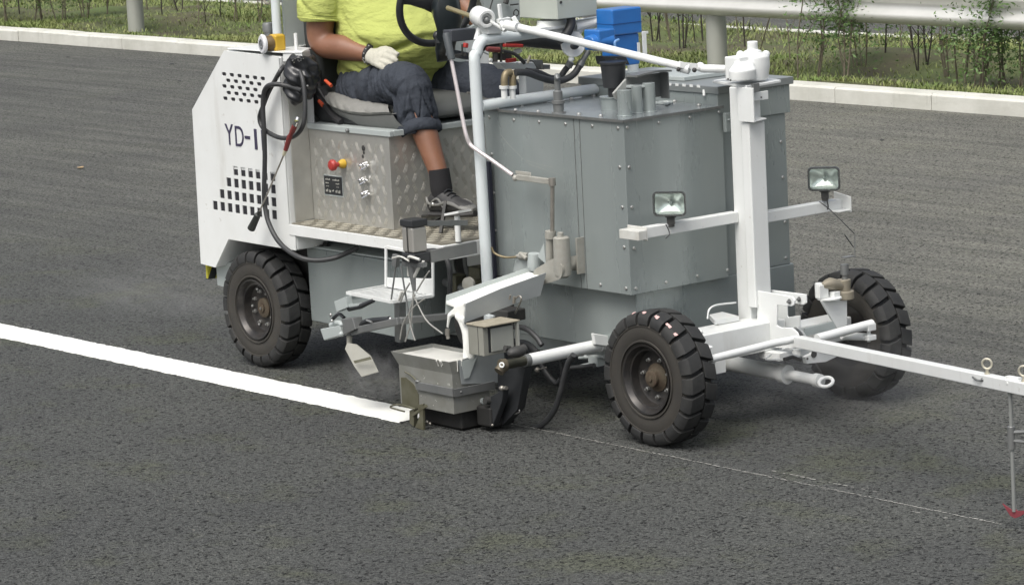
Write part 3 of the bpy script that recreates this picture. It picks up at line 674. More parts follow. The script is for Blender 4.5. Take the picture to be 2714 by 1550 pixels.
bz = 1.118; mb = MB(); mb.box(-2.465, -1.818, 0.135, 1.25, 0.7062, bz); mb.box(-2.428, -2.424, 0.032, 0.134, 0.7062, 1.42)
cb = mb.build('control_box', M['alu'], mc, bevel=0.003)
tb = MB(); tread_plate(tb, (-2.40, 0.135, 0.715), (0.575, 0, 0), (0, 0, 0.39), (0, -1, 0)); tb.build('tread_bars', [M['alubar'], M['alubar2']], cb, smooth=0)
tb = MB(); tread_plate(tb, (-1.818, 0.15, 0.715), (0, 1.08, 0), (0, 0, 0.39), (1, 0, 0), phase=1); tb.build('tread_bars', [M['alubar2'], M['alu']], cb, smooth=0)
mb = MB(); mb.box(-2.45, -1.80, 0.128, 0.15, 1.119, 1.145); mb.box(-1.822, -1.80, 0.151, 1.24, 1.119, 1.145); mb.box(-2.45, -1.823, 0.151, 1.24, 1.12, 1.142)
mb.build('top_rail', M['palegrey'], cb, bevel=0.003)
kb = MB(); c = A(922, 346, y=0.126); kb.lathe([(0, 0.010), (0.008, 0.009), (0.012, 0.004)], c, (0, -1, 0), 14); kb.build('key_switch', M['dullsteel'], cb)
# emergency stop
c = A(912, 434, y=0.133); mb = MB(); mb.lathe([(0, 0.021), (0.012, 0.021), (0.03, 0.012)], c, (-0.05, -1, 0), 20); es = mb.build('emergency_button', M['amber'], cb)
es.data.materials[0] = M['yellow']
mb = MB(); mb.lathe([(0.031, 0.011), (0.045, 0.012), (0.052, 0.024), (0.066, 0.026), (0.074, 0.02), (0.077, 0.004)], c, (-0.05, -1, 0), 24); mb.build('button_cap', M['red'], es)
# data plate with unreadable rows of marks
p0 = A(859, 466, y=0.132); p1 = A(909, 522, y=0.132); mb = MB(); mb.box(p0.x-0.004, p1.x+0.003, 0.1315, 0.134, p1.z-0.002, p0.z+0.006); dp = mb.build('data_plate', M['palegrey'], cb)
mb = MB(); mb.box(p0.x, p1.x, 0.1305, 0.1313, p1.z+0.004, p0.z+0.002); mb.build('plate_face', M['black'], dp)
mb = MB(); rr = random.Random(8); wx = p1.x-p0.x; wz = p0.z-p1.z
for (fx, fz, fw, fh) in [(.08, .80, .28, .1), (.48, .80, .4, .1), (.08, .62, .2, .08), (.65, .62, .22, .08), (.1, .46, .18, .06), (.68, .46, .16, .06), (.08, .18, .14, .16), (.27, .16, .1, .2), (.42, .22, .12, .1), (.62, .18, .12, .18), (.78, .16, .12, .2)]:
    n_ = max(2, int(fw/0.07))
    for k in range(n_): mb.box(p0.x+wx*(fx+fw*k/n_), p0.x+wx*(fx+fw*(k+0.7)/n_), 0.1298, 0.1304, p1.z+wz*fz, p1.z+wz*(fz+fh*rr.uniform(.5, 1)))
mb.build('plate_marks', mat('plate_print', (0.4, 0.4, 0.36), 0.5), dp)
# three sprung lid catches in a column
def catch(u, v, k=1.0):
    c = A(u, v, y=0.128); mb = MB()
    mb.ball(c+V((-0.024*k, -0.012, 0.004)), 0.010, (1.3, .8, .8)); mb.tube([c+V((-0.02, -0.012, 0)), c+V((0.0, -0.022, -0.012)), c+V((0.022, -0.01, 0.001))], 0.005, 8, 4)
    mb.ball(c+V((0.026, -0.008, 0.006)), 0.008, (1.2, .8, .8)); mb.lathe([(0, 0.011), (0.02, 0.008), (0.024, 0.003)], c+V((0.006, 0, 0.012)), (0, -1, 0), 12)
    mb.build('toggle', M['chrome'], cb)
catch(969, 441); catch(966, 480, .8); catch(972, 516, .8)
mb = MB()
for (u, v, r) in [(963, 393, .014), (962, 415, .010), (964, 405, .008)]: c = A(u, v, y=0.1335); mb.lathe([(0, r), (0.001, r*.8)], c, (0, -1, 0), 9)
mb.build('grease_spot', M['dark'], cb)
# pedals
mb = MB(); a = A(1175, 578, y=0.34); b = A(1187, 622, y=0.24); mb.bar(a, (a.x+0.02, 0.25, 0.72), 0.016, 0.016); mb.obox(a+V((-0.1, -0.05, 0.0)), (0.2, 0, 0.03), (0, 0.09, 0), (0, 0, 0.012))
pd = mb.build('pedal', M['dark'], mc, bevel=0.002)
c = A(1215, 640, z=0.707); mb = MB(); mb.tube([c, c+V((0, 0, 0.11))], 0.013, 14); mb.obox(c+V((-0.05, -0.03, 0.11)), (0.10, 0, 0.02), (0, 0.07, 0), (0, 0, 0.01)); mb.build('pedal', W, mc)
c = A(1168, 618, z=0.707); mb = MB(); mb.bar(c, c+V((-0.03, 0.06, 0.13)), 0.014, 0.014); mb.build('pedal_lever', M['dark'], mc)
# ---------------- seat
sx0 = A(880, 300, y=0.28)
mb = MB(); mb.prism([V((x, 0.20, z)) for x, z in [(-2.50, 1.30), (-2.43, 1.30), (-2.35, 1.22), (-2.22, 1.18), (-2.13, 1.146), (-2.42, 1.146), (-2.50, 1.19)]], (0, 0.62, 0)); st_ = mb.build('seat', M['black'], mc, bevel=0.01)
def cushion(y0, y1, m, name, zt=1.275, x0=-2.50, x1=-1.83, zb=1.147):
    mb = MB(); n = 18; secs = []
    for i in range(n+1):
        t = i/n; x = x0+(x1-x0)*t; e = (1-abs(2*t-1)**6)**0.5 if 0 < t < 1 else 0.05
        hgt = (zt-zb)*(0.9+0.1*math.sin(t*PI))*(1-0.28*t); cz = zb+hgt/2+0.02*(1-t)
        secs.append((V((x, (y0+y1)/2, cz)), V((0, (y1-y0)/2*(0.9+0.1*e), 0)), V((0, 0, hgt/2*max(e, .25)))))
    # superelliptic sections
    vs = []; k_ = 24
    for (c, a, b) in secs:
        for k in range(k_):
            th = 2*PI*k/k_; ca, sa = math.cos(th), math.sin(th); f = lambda q: math.copysign(abs(q)**0.6, q); vs.append(c+a*f(ca)+b*f(sa))
    fs = [(i*k_+k, i*k_+(k+1) % k_, (i+1)*k_+(k+1) % k_, (i+1)*k_+k) for i in range(n) for k in range(k_)]+[tuple(range(k_))[::-1], tuple(n*k_+k for k in range(k_))]
    mb.add(vs, fs); return mb.build(name, m, st_, smooth=60)
cushion(0.26, 0.80, mat('cushion_front_vinyl', (0.075, 0.08, 0.075), 0.6, col2=(0.11, 0.115, 0.11), scale=9, amt=0.6), 'cushion')
# pale quilted side of the cushion with a darker skirt under the seam
def pad(name, m, up):
    rows = []; mb = MB(); n = 16
    top = [(866, 262), (868, 250), (880, 243), (905, 250), (940, 262), (980, 272), (1030, 282)]
    seam = [(866, 264), (880, 284), (905, 296), (935, 303), (965, 306), (1000, 305), (1040, 303)]
    bot = [(872, 270), (905, 312), (935, 325), (960, 338), (990, 344), (1040, 346), (1080, 346)]
    def pl(P, y, n=24): return smooth_path([A(u, v, y=yy) for (u, v), yy in zip(P, y)], 4)
    T_ = pl(top, [.27, .26, .27, .28, .28, .28, .28]); S_ = pl(seam, [.21, .195, .18, .175, .175, .18, .185]); B_ = pl(bot, [.22, .215, .215, .215, .215, .22, .22])
    rr_ = random.Random(4)
    if up:
        mid = [(a_*0.45+b_*0.55)+V((0, -0.018+0.004*math.sin(i*1.9), 0.020+0.003*math.sin(i*2.3))) for i, (a_, b_) in enumerate(zip(T_, S_))]; q4 = [(a_*0.8+b_*0.2)+V((0, -0.006, 0.016)) for a_, b_ in zip(T_, S_)]; inn = [p+V((0, 0.06, -0.01)) for p in T_]
        R_ = [inn, T_, q4, mid, [p*0.2+s_*0.8+V((0, -.012, .004)) for p, s_ in zip(mid, S_)], S_, [p+V((0, .03, 0)) for p in S_]]
    else:
        R_ = [[p+V((0, .03, 0.002)) for p in S_], [p+V((0, 0.003, -0.003)) for p in S_], [(a_*0.6+b_*0.4)+V((0, -0.008, 0)) for a_, b_ in zip(S_, B_)], [(a_*0.2+b_*0.8)+V((0, -0.004, 0)) for a_, b_ in zip(S_, B_)], B_, [p+V((0, .1, 0)) for p in B_]]
    m_ = len(R_[0]); vs = [p for r in R_ for p in r]; mb.add(vs, [(i*m_+k, i*m_+k+1, (i+1)*m_+k+1, (i+1)*m_+k) for i in range(len(R_)-1) for k in range(m_-1)])
    mb.build(name, m, st_, smooth=70)
pad('bolster', M['seatpale'], True); pad('skirt', M['seat'], False)
mb = MB()
bx = [(A(846, 100, y=0.30), 0.05), (A(846, 150, y=0.30), 0.055), (A(850, 205, y=0.29), 0.055), (A(862, 240, y=0.28), 0.045)]
for (c, t) in bx: pass
b0 = A(835, 40, y=0.30); 
mb.prism([V((-2.56, 0.27, 1.22)), V((-2.50, 0.27, 1.22)), V((-2.50, 0.27, 1.40)), V((-2.60, 0.27, 1.85)), V((-2.68, 0.27, 1.85)), V((-2.62, 0.27, 1.4))], (0, 0.5, 0)); mb.build('backrest', M['seatdark'], st_, bevel=0.03)
mb = MB(); P = [A(868, 217, y=0.24), A(880, 240, y=0.22), A(888, 268, y=0.20)]; mb.tube([A(862, 214, y=0.235), A(878, 228, y=0.23)], 0.008, 10); mb.tube([A(846, 268, y=0.195), A(856, 280, y=0.19)], 0.009, 10); mb.build('belt_button', M['orange'], st_)
mb = MB(); mb.tube([A(843, 190, y=0.26), A(846, 235, y=0.235), A(850, 262, y=0.21), A(880, 305, y=0.2), A(905, 325, y=0.19)], 0.016, 10, 4, sx=1.0); mb.build('belt_strap', M['belt'], st_)
# tall grey rear panel behind the seat
mb = MB(); p = A(749, 60, x=-2.62); mb.prism([V((-2.62, p.y, 1.482)), V((-2.62, p.y, 2.3)), V((-2.62, 1.2, 2.3)), V((-2.62, 1.2, 1.15)), V((-2.62, p.y+0.03, 1.15))], (0.012, 0, 0)); mb.build('back_panel', M['palegrey'], mc, bevel=0.002)
# ---------------- hydraulic tank and chassis under the platform
mb = MB(); mb.prism([V((x, 0.12, z)) for x, z in [(-2.479, 0.574), (-1.70, 0.567), (-1.70, 0.225), (-2.476, 0.232)]], (0, 0.32, 0)); ht = mb.build('hydraulic_tank', M['grey'], mc, bevel=0.006)
mb = MB(); mb.box(-2.482, -1.70, 0.112, 0.45, 0.5755, 0.583); mb.build('tank_lid', M['palegrey'], ht)
mb = MB(); c = A(853, 650, y=0.16); mb.tube([c+V((-0.035, 0, 0)), c+V((0, 0, 0.012)), c+V((0.05, 0, 0.0))], 0.012, 10, 4); mb.lathe([(0, .02), (0.03, .02)], c+V((0.02, 0, -.012)), (0, -1, 0), 14)
mb.ball(A(837, 650, y=0.15), 0.006); mb.ball(A(944, 669, y=0.13), 0.004); mb.build('tank_latch', M['dark'], ht)
mb = MB(); mb.box(-3.1, -0.10, 0.40, 0.47, 0.20, 0.30); mb.box(-3.1, -0.10, 0.91, 0.98, 0.20, 0.30); mb.box(-2.52, -2.45, 0.2, 1.15, 0.30, 0.60); mb.box(-2.9, -2.6, 0.18, 1.2, 0.22, 0.33); mb.build('chassis_rail', M['palegrey'], mc, bevel=0.004)
mb = MB(); mb.box(-2.85, -2.50, 0.2, 1.2, 0.33, 0.57); mb.box(-1.68, -1.30, 0.35, 1.2, 0.42, 0.62); mb.box(-1.95, -1.25, 0.9, 1.3, 0.16, 0.55); mb.box(-1.7, -1.24, 0.42, 0.46, 0.19, 0.42); mb.build('engine_bay', M['dark'], mc, bevel=0.01)
mb = MB()
for k in range(6): yy = 0.30+k*0.03; mb.tube([(-1.62+k*0.05, yy, 0.64), (-1.60+k*0.05, yy, 0.5), (-1.5+k*0.04, yy+0.05, 0.40)], 0.012, 8, 5)
mb.tube([(-1.65, 0.28, 0.47), (-1.45, 0.24, 0.46), (-1.25, 0.26, 0.44)], 0.02, 10, 4); mb.build('underside_pipes', M['dullsteel'], mc)
mb = MB(); mb.box(-1.56, -1.50, 0.22, 0.28, 0.42, 0.52); mb.box(-1.40, -1.34, 0.20, 0.26, 0.39, 0.51); mb.box(-1.46, -1.38, 0.26, 0.34, 0.5, 0.56); mb.build('valve_block', M['olive'], mc, bevel=0.005)
c = A(1255, 690, y=0.32); mb = MB(); mb.obox(c+V((-0.05, 0, -0.03)), (0.13, 0, 0), (0, 0.1, 0), (0, 0, 0.085)); mb.build('fuse_box', W, mc, bevel=0.004)
mb = MB(); mb.lathe([(0, 0.115), (0.5, 0.115), (0.52, 0.1)], (-1.45, 0.25, 0.30), (0, 1, 0), 30); mb.build('burner_drum', M['dark'], mc)
# ---------------- near kettle (paint tank) with bolted jacket
G = M['grey']; tx0, tx1, ty0, ty1, tz0, tz1 = -1.20, -0.289, 0.19, 0.73, 0.556, 1.268
mb = MB(); mb.box(tx0, tx1, ty0, ty1, tz0, tz1); kt = mb.build('kettle', G, mc, bevel=0.004)
mb = MB(); mb.box(tx0-0.012, tx1+0.010, ty0-0.010, ty1-0.002, tz1+0.0005, tz1+0.008); mb.build('lid', mat('kettle_lid', (0.30, 0.33, 0.34), 0.25, 0.5, col2=(0.2, 0.22, 0.23), scale=5, amt=0.6, bump=0.08, bscale=6, coat=0.3), kt, bevel=0.002)
mb = MB(); mb.box(tx0-0.013, tx1+0.0105, ty0-0.0115, ty0-0.0103, tz1-0.003, tz1+0.0085); mb.box(tx1+0.0103, tx1+0.0115, ty0-0.0103, ty1-0.002, tz1-0.003, tz1+0.0085); mb.build('lid_edge', M['greyedge'], kt)
mb = MB(); mb.box(tx0+0.06, tx1-0.04, ty0+0.06, 1.14, 0.30, tz0-0.0005); mb.build('kettle_base', G, mc, bevel=0.005)
xs = [A(1530, 520, y=ty0).x, A(1545, 520, y=ty0).x]
mb = MB()
for xq in xs: mb.box(xq-0.0012, xq+0.0012, ty0-0.0016, ty0+0.001, tz0, tz1)
mb.build('panel_seam', M['greyedge'], kt)
scm = MB(); scm.lathe([(0, 0.0075), (0.003, 0.0075), (0.0055, 0.005), (0.006, 0.001)], (0, 0, 0), (0, -1, 0), 8)
sme = scm.mesh('screw'); sme.materials.append(M['nut'])
scx = MB(); scx.lathe([(0, 0.0075), (0.003, 0.0075), (0.0055, 0.005), (0.006, 0.001)], (0, 0, 0), (1, 0, 0), 8); smx = scx.mesh('screw'); smx.materials.append(M['nut'])
scz = MB(); scz.lathe([(0, 0.009), (0.004, 0.009), (0.009, 0.006), (0.0095, 0.001)], (0, 0, 0), (0, 0, 1), 8); smz = scz.mesh('screw'); smz.materials.append(M['nut'])
def screw(me, p, parent):
    o = bpy.data.objects.new('screw', me); C.objects.link(o); o.location = p; attach(o, parent)
def uvp(lst, me, parent, **kw):
    for (u, v) in lst:
        p = A(u, v, **kw); screw(me, p, parent)
# pale scuffs where the crank has swung against the jacket
mb = MB()
for P_ in ([(1325, 355), (1350, 385), (1380, 415), (1405, 436), (1440, 448), (1490, 466)], [(1310, 330), (1312, 350), (1322, 372)], [(1395, 425), (1430, 436), (1465, 444)]):
    Q = smooth_path([A(u, v, y=ty0-0.0004) for u, v in P_], 5); rq = random.Random(5); k = len(Q)
    mb.add([q+V((0, 0, s*0.0016*rq.uniform(.2, 1))) for q in Q for s in (-1, 1)], [(2*i, 2*i+1, 2*i+3, 2*i+2) for i in range(k-1)])
mb.build('scuff_mark', mat('pale_scuff', (0.34, 0.36, 0.34), 0.6), kt, smooth=0)
uvp([(1297, 311), (1362, 318), (1429, 323), (1499, 329), (1570, 334), (1638, 340)], sme, kt, y=ty0)
uvp([(1304, 409), (1309, 511), (1314, 611)], sme, kt, y=ty0)
uvp([(1643, 443), (1650, 549), (1655, 655), (1660, 764), (1592, 754)], sme, kt, y=ty0)
uvp([(1662, 338), (1746, 325), (1828, 311), (1905, 297)], smx, kt, x=tx1)
uvp([(1667, 443), (1674, 549), (1680, 658), (1685, 764), (1765, 748), (1848, 731), (1928, 715)], smx, kt, x=tx1)
uvp([(1318, 290), (1367, 294), (1427, 298), (1535, 305), (1593, 309), (1382, 281), (1445, 271), (1573, 255), (1853, 281), (1895, 273), (1788, 271), (1515, 264)], smz, kt, z=tz1+0.008)
# pipe stub on the lid with hose fitting
c = A(1481, 300, z=tz1+0.008); mb = MB(); mb.lathe([(0, 0.030), (0.004, 0.030), (0.006, 0.022), (0.035, 0.022), (0.04, 0.027), (0.052, 0.027), (0.053, 0.0195), (0.09, 0.0195), (0.095, 0.013), (0.135, 0.013)], c, (0, 0, 1), 20); fit = mb.build('hose_fitting', M['dullsteel'], kt)
cfit = c+V((0, 0, 0.135))
# exhaust and fume tubes on the lid
c = A(1622, 290, z=tz1+0.008); mb = MB(); mb.lathe([(0, 0.045), (0.045, 0.045), (0.05, 0.05), (0.055, 0.05)], c, (0, 0, 1), 24); mb.build('flange', G, kt)
mb = MB(); mb.lathe([(0.056, 0.026), (0.09, 0.026), (0.094, 0.045), (0.19, 0.053), (0.192, 0.057), (0.2, 0.057)], c+V((0.02, 0, 0)), (0, 0, 1), 24); mb.build('rubber_boot', M['black'], kt)
mb = MB()
for k, (du, dv, h, r) in enumerate([(1657, 307, 0.105, 0.030), (1690, 300, 0.110, 0.022), (1722, 296, 0.118, 0.026)]):
    cq = A(du, dv, z=tz1+0.008); mb.lathe([(0, r), (0, r+0.006), (0.003, r+0.006), (0.003, r), (h, r)], cq, (0, 0, 1), 22)
fs_ = mb.build('fume_stack', G, kt, bevel=0.001)
xh = -0.50; h0 = A(1658, 205, x=xh); h1 = A(1751, 190, x=xh); hb_ = A(1742, 262, x=xh).z
mb = MB(); arc = []
for k in range(9): t = k/8; arc.append(V((xh, h0.y+(h1.y-h0.y)*t, h0.z+(h1.z-h0.z)*t+0.006*math.sin(PI*t))))
mb.add(arc+[p+V((0.07, 0, 0.002)) for p in arc]+[p+V((0, 0, 0.008)) for p in arc]+[p+V((0.07, 0, 0.010)) for p in arc], [(k, k+1, 9+k+1, 9+k) for k in range(8)]+[(18+k, 27+k, 27+k+1, 18+k+1) for k in range(8)]+[(9+k, 10+k, 28+k, 27+k) for k in range(8)]+[(k, 18+k, 19+k, k+1) for k in range(8)]+[(0, 9, 27, 18), (8, 26, 35, 17)])
mb.box(xh-0.006, xh, h0.y, h1.y, h0.z-0.10, h0.z-0.001); mb.box(xh, xh+0.05, h1.y-0.006, h1.y, hb_, h1.z-0.001); mb.build('fume_hood', M['dullsteel'], kt)
mb = MB(); q = [A(1622, 248, x=-0.44), A(1655, 210, x=-0.44), A(1655, 248, x=-0.44), A(1635, 266, x=-0.44), A(1628, 262, x=-0.44)]; mb.prism(q, (0.012, 0, 0)); mb.build('rain_flap', mat('flap_grey', (0.33, 0.34, 0.32), 0.5, 0.1), kt)
mb = MB(); mb.lathe([(0, 0.05), (0.006, 0.05)], A(1690, 230, x=-0.45), (0, 0, 1), 24); mb.build('stack_cap', M['palegrey'], kt)
c = A(1760, 275, z=tz1+0.008); mb = MB(); mb.torus(c+V((0, 0, 0.004)), (0, 0, 1), 0.035, 0.005, 24, 6); mb.bar(c+V((0.03, 0, 0.006)), c+V((0.07, -0.05, 0.006)), 0.015, 0.006); mb.build('lid_ring', M['palegrey'], kt)
mb = MB(); p = A(1925, 318, x=tx1+0.012); mb.obox(p+V((0, -0.02, -0.05)), (0.02, 0, 0), (0, 0.06, 0), (0, 0, 0.08)); mb.obox(p+V((0, -0.012, -0.0)), (0.03, 0, 0), (0, 0.03, 0), (0, 0, 0.006)); mb.build('corner_clamp', G, kt, bevel=0.003)
# ---------------- far kettle
fx1 = -0.33; mb = MB(); mb.box(-1.20, fx1, 0.74, 1.122, 0.556, 1.2); fk = mb.build('kettle', G, mc, bevel=0.004)
tag(fk, 'taller far kettle with a lipped lid')
mb = MB(); mb.box(-1.20, fx1+0.012, 0.7315, 1.142, 1.2005, 1.32); mb.build('lid_collar', G, fk, bevel=0.003)
mb = MB(); mb.box(-1.21, fx1+0.025, 0.725, 1.155, 1.3205, 1.352); mb.build('lid', mat('far_lid', (0.24, 0.26, 0.26), 0.35, 0.4, col2=(0.3, 0.32, 0.31), scale=5), fk, bevel=0.003)
mb = MB(); mb.box(-0.98, -0.6, 0.80, 1.1, 1.3525, 1.372); mb.build('hatch', M['palegrey'], fk, bevel=0.004)
mb = MB()
for k in range(14): mb.box(-1.02+k*0.045, -1.0+k*0.045, 0.7235, 0.7247, 1.343, 1.3545)
mb.build('lid_weld', W, fk)
mb = MB(); p = A(1868, 246, y=0.7315); mb.tube([p+V((0, -.004, .012)), p+V((.006, -.01, -.012))], .006, 8); mb.build('lid_hook', W, fk)
uvp([(2064, 273), (2069, 376), (2074, 470), (2080, 588), (2082, 683)], smx, fk, x=fx1)
mb = MB(); mb.box(-1.1, fx1-0.05, 0.78, 1.075, 0.36, 0.555); mb.build('kettle_base', G, fk)
# ---------------- white pipe frame over the kettles
T = M['tube']; yn = 0.085
def tb_(pts, r, name='frame_tube', m=T, parent=mc, n=16, sm=0, **k): mb = MB(); mb.tube(pts, r, n, sm); return mb.build(name, m, parent, smooth=50)
a = A(1298, 850, x=-1.1); b = A(1258, 165, x=-1.1); tl = A(1268, 122, x=-1.1); t2 = A(1300, 103, x=-1.1); t3 = A(1470, 80, x=-1.1); t4 = A(1660, 45, x=-1.1)
hoop = tb_([a, a*0.7+b*0.3, a*0.35+b*0.65, b, (b+tl)/2+V((0, 0, 0.0)), tl, (tl+t2)/2+V((0, -0.008, 0.008)), t2, t3, t4, A(1662, 52, x=-1.1)+V((0, 0.03, -0.03)), V((-1.1, A(1668, 60, x=-1.1).y+0.01, 1.40)), V((-1.1, A(1668, 60, x=-1.1).y+0.01, 0.45))], 0.0245, 'hoop_frame', n=18, sm=4)
tb_([A(1275, 281, x=-1.1), A(1600, 233, x=-1.1), A(1650, 226, x=-1.1)], 0.0235)
# bearing block for the steering shaft, shafts and joints
bc = A(1280, 47, x=-1.1); axs = V((1, -0.28, -0.1)).normalized()
mb = MB(); mb.lathe([(-0.06, 0.036), (-0.05, 0.042), (0.035, 0.042), (0.045, 0.036), (0.045, 0.024), (0.03, 0.022)], bc, axs, 28); mb.prism([A(1270, 62, x=-1.12), A(1300, 62, x=-1.12), A(1312, 88, x=-1.12), A(1275, 90, x=-1.12)], (0.05, 0, 0)); mb.tube([A(1272, 75, x=-1.13), A(1262, 108, x=-1.13)], 0.013, 10)
mb.build('shaft_bearing', W, mc, bevel=0.002)
tb_([A(1187, 22, x=-1.42), A(1258, 47, x=-1.14)], 0.0105, 'steering_shaft', M['brass'])
bpy.data.objects['steering_shaft'].data.materials[0] = mat('gold_zinc_shaft', (0.42, 0.36, 0.2), 0.3, 0.6)
tb_([A(1290, 52, x=-1.07), A(1340, 83, x=-1.02)], 0.0075, 'joint_shaft', W); mb = MB(); mb.ball(A(1290, 54, x=-1.07), 0.017); mb.build('joint_ball', M['dullsteel'], mc)
s1 = A(1352, 68, x=-0.98); s2 = A(1808, 178, x=-0.30); s2 = V((-0.36, 0.58, A(1808, 178, x=-0.36).z)); s2 = A(1806, 177, x=-0.34)
tb_([s1, s2], 0.0165, 'drive_shaft', W)
mb = MB(); mb.lathe([(0, 0.0225), (0.05, 0.0225)], s2-V((0.02, 0, 0)), (s2-s1), 14); j2 = A(1845, 180, x=-0.30); mb.bar(A(1800, 172, x=-0.34), A(1860, 178, x=-0.30), 0.03, 0.022); mb.ball(A(1856, 178, x=-0.30), 0.02); mb.tube([A(1858, 182, x=-0.29), A(1935, 184, x=-0.2)], 0.017, 14); mb.build('universal_joint', W, mc)
mb = MB(); mb.ball(A(1807, 183, x=-0.33)+V((0, -0.018, 0)), 0.009); mb.ball(A(1850, 185, x=-0.29)+V((0, -0.02, 0)), 0.010); mb.build('joint_bolt', M['dark'], mc)
mb = MB(); mb.tube([s1-V((0.03, 0, 0)), s1+V((0.04, 0.01, -0.008))], 0.022, 14); mb.bar(A(1318, 58, x=-1.05), A(1350, 52, x=-1.05), 0.02, 0.02); mb.bar(A(1323, 12, x=-1.05), A(1328, 55, x=-1.05), 0.014, 0.014, (1, 0, 0)); mb.tube([A(1328, 60, x=-1.03), A(1340, 82, x=-1.0)], 0.011, 10); mb.bar(A(1360, 45, x=-0.99), A(1372, 66, x=-0.98), 0.02, 0.02); mb.build('joint_yoke', W, mc, bevel=0.002)
# gearbox on the front post
pz = 1.383
mb = MB(); pl_ = [A(1888, 213, z=pz), A(1978, 228, z=pz), A(2070, 212, z=pz), A(1985, 198, z=pz)]; mb.prism(pl_, (0, 0, -0.012)); tp_ = mb.build('gearbox_plate', W, mc, bevel=0.003)
mb = MB(); gc = A(1984, 190, x=-0.1); g1 = A(1998, 200, z=pz)
gx = -0.10
def AG(u, v): return A(u, v, x=gx)
mb.loft([(A(1994, 212, x=gx), V((0.06, 0, 0)), V((0, 0.068, 0))), (A(1998, 175, x=gx), V((0.062, 0, 0)), V((0, 0.07, 0))), (A(1998, 150, x=gx), V((0.06, 0, 0)), V((0, 0.066, 0))), (A(1998, 141, x=gx), V((0.045, 0, 0)), V((0, 0.05, 0)))], 28)
mb.lathe([(0, 0.036), (0.012, 0.036), (0.014, 0.022), (0.05, 0.022)], A(1995, 142, x=gx), (0, 0, 1), 24)
g0 = A(1922, 216, x=gx-0.02); mb.obox(A(1922, 214, x=gx-0.06), (0.09, 0, 0), (0, 0.09, 0), (0, 0, 0.098))
mb.loft([(A(1970, 212, x=gx+0.05), V((0.045, 0, 0)), V((0, 0.062, 0))), (A(1968, 185, x=gx+0.05), V((0.05, 0, 0)), V((0, 0.06, 0))), (A(1970, 165, x=gx+0.02), V((0.03, 0, 0)), V((0, 0.04, 0)))], 24)
mb.ball(A(1962, 145, x=gx-0.02), 0.017); mb.ball(A(2030, 145, x=gx), 0.018); mb.ball(A(2030, 160, x=gx), 0.014)
me = baked(mb, 0.0035, 5, 0.5); finish(me, 'gearbox', W, tp_, 0, 60)
mb = MB()
for (u, v) in [(1930, 210), (1936, 213), (1963, 186), (1979, 187)]: mb.ball(A(u, v, x=gx+0.06), 0.004)
mb.build('gearbox_bolt', M['dark'], tp_)
# front post pair and its brackets
mb = MB(); mb.box(-0.14, -0.06, 0.635, 0.735, 0.30, pz-0.013); post = mb.build('front_post', W, mc, bevel=0.006)
zb_ = A(2003, 318, x=-0.03).z; p2 = A(2003, 322, x=-0.02)
mb = MB(); yb = A(1986, 500, x=-0.02).y; ye = A(2029, 500, x=-0.02).y
mb.box(-0.058, -0.008, yb, ye, 0.47, zb_-0.006); mb.build('front_column', W, mc, bevel=0.006)
mb = MB(); yb2 = A(1968, 300, x=-0.03).y; mb.box(-0.058, 0.035, yb2, yb2+0.008, zb_, zb_+0.14); mb.box(-0.058, -0.05, yb2+0.0085, yb2+0.09, zb_+0.006, pz-0.014)
mb.prism([A(1967, 318, z=zb_), A(2000, 325, z=zb_), A(2032, 317, z=zb_), A(2003, 312, z=zb_)], (0, 0, 0.006)); mb.box(-0.03, -0.022, yb2+0.01, A(2033, 250, x=-0.03).y, A(2000, 268, x=-0.03).z, A(2000, 245, x=-0.03).z)
mb.build('post_bracket', W, mc, bevel=0.002)
mb = MB(); mb.ball(A(2018, 258, x=-0.02), 0.004); mb.ball(A(1996, 258, x=-0.02), 0.003); mb.obox(A(1990, 245, x=-0.02), (0.02, 0, 0), (0, 0.03, 0), (0, 0, 0.035)); mb.build('bracket_bolt', M['dullsteel'], mc)
mb = MB(); mb.lathe([(0, 0.012), (0.001, 0.012)], A(1994, 803, x=-0.0595)+V((0, 0, 0)), (1, 0, 0), 20); mb.build('pin_hole', M['letter'], post)
# crossbar with end plates and two work lamps
zc = 0.835; mb = MB(); cbx = -0.105
c0 = A(1722, 622, x=-0.07); c1 = A(2250, 543, x=-0.07)
mb.obox(V((-0.155, c0.y, c0.z-0.022)), (0.045, 0, 0), (0, 0.6349-c0.y, 0), (0, 0, 0.045)); mb.box(-0.155, -0.11, 0.7355, c1.y-0.0, c1.z-0.024, c1.z+0.022)
for ob in [1]: pass
cb_ = mb.build('crossbar', W, mc, bevel=0.004)
mb = MB(); e0 = A(1722, 640, x=-0.07); mb.box(-0.2, -0.08, c0.y-0.006, c0.y-0.001, c0.z-0.026, c0.z+0.03); mb.box(-0.2, -0.08, c0.y-0.05, c0.y-0.007, c0.z-0.020, c0.z+0.018); mb.build('end_plate', M['offwhite'], cb_, bevel=0.004)
mb = MB(); mb.prism([V((-0.16, c1.y, c1.z-0.03)), V((-0.06, c1.y, c1.z-0.03)), V((-0.06, c1.y, c1.z+0.035)), V((-0.16, c1.y, c1.z+0.05))], (0, 0.006, 0)); mb.box(-0.109, -0.06, c1.y-0.07, c1.y-0.001, c1.z-0.024, c1.z-0.018); mb.build('end_plate', W, cb_, bevel=0.002)
M['reflector'] = mat('fluted_reflector', (0.9, 0.92, 0.9), 0.34, 0.9); M['lamptrim'] = mat('dark_chrome_trim', (0.2, 0.21, 0.21), 0.25, 0.8)
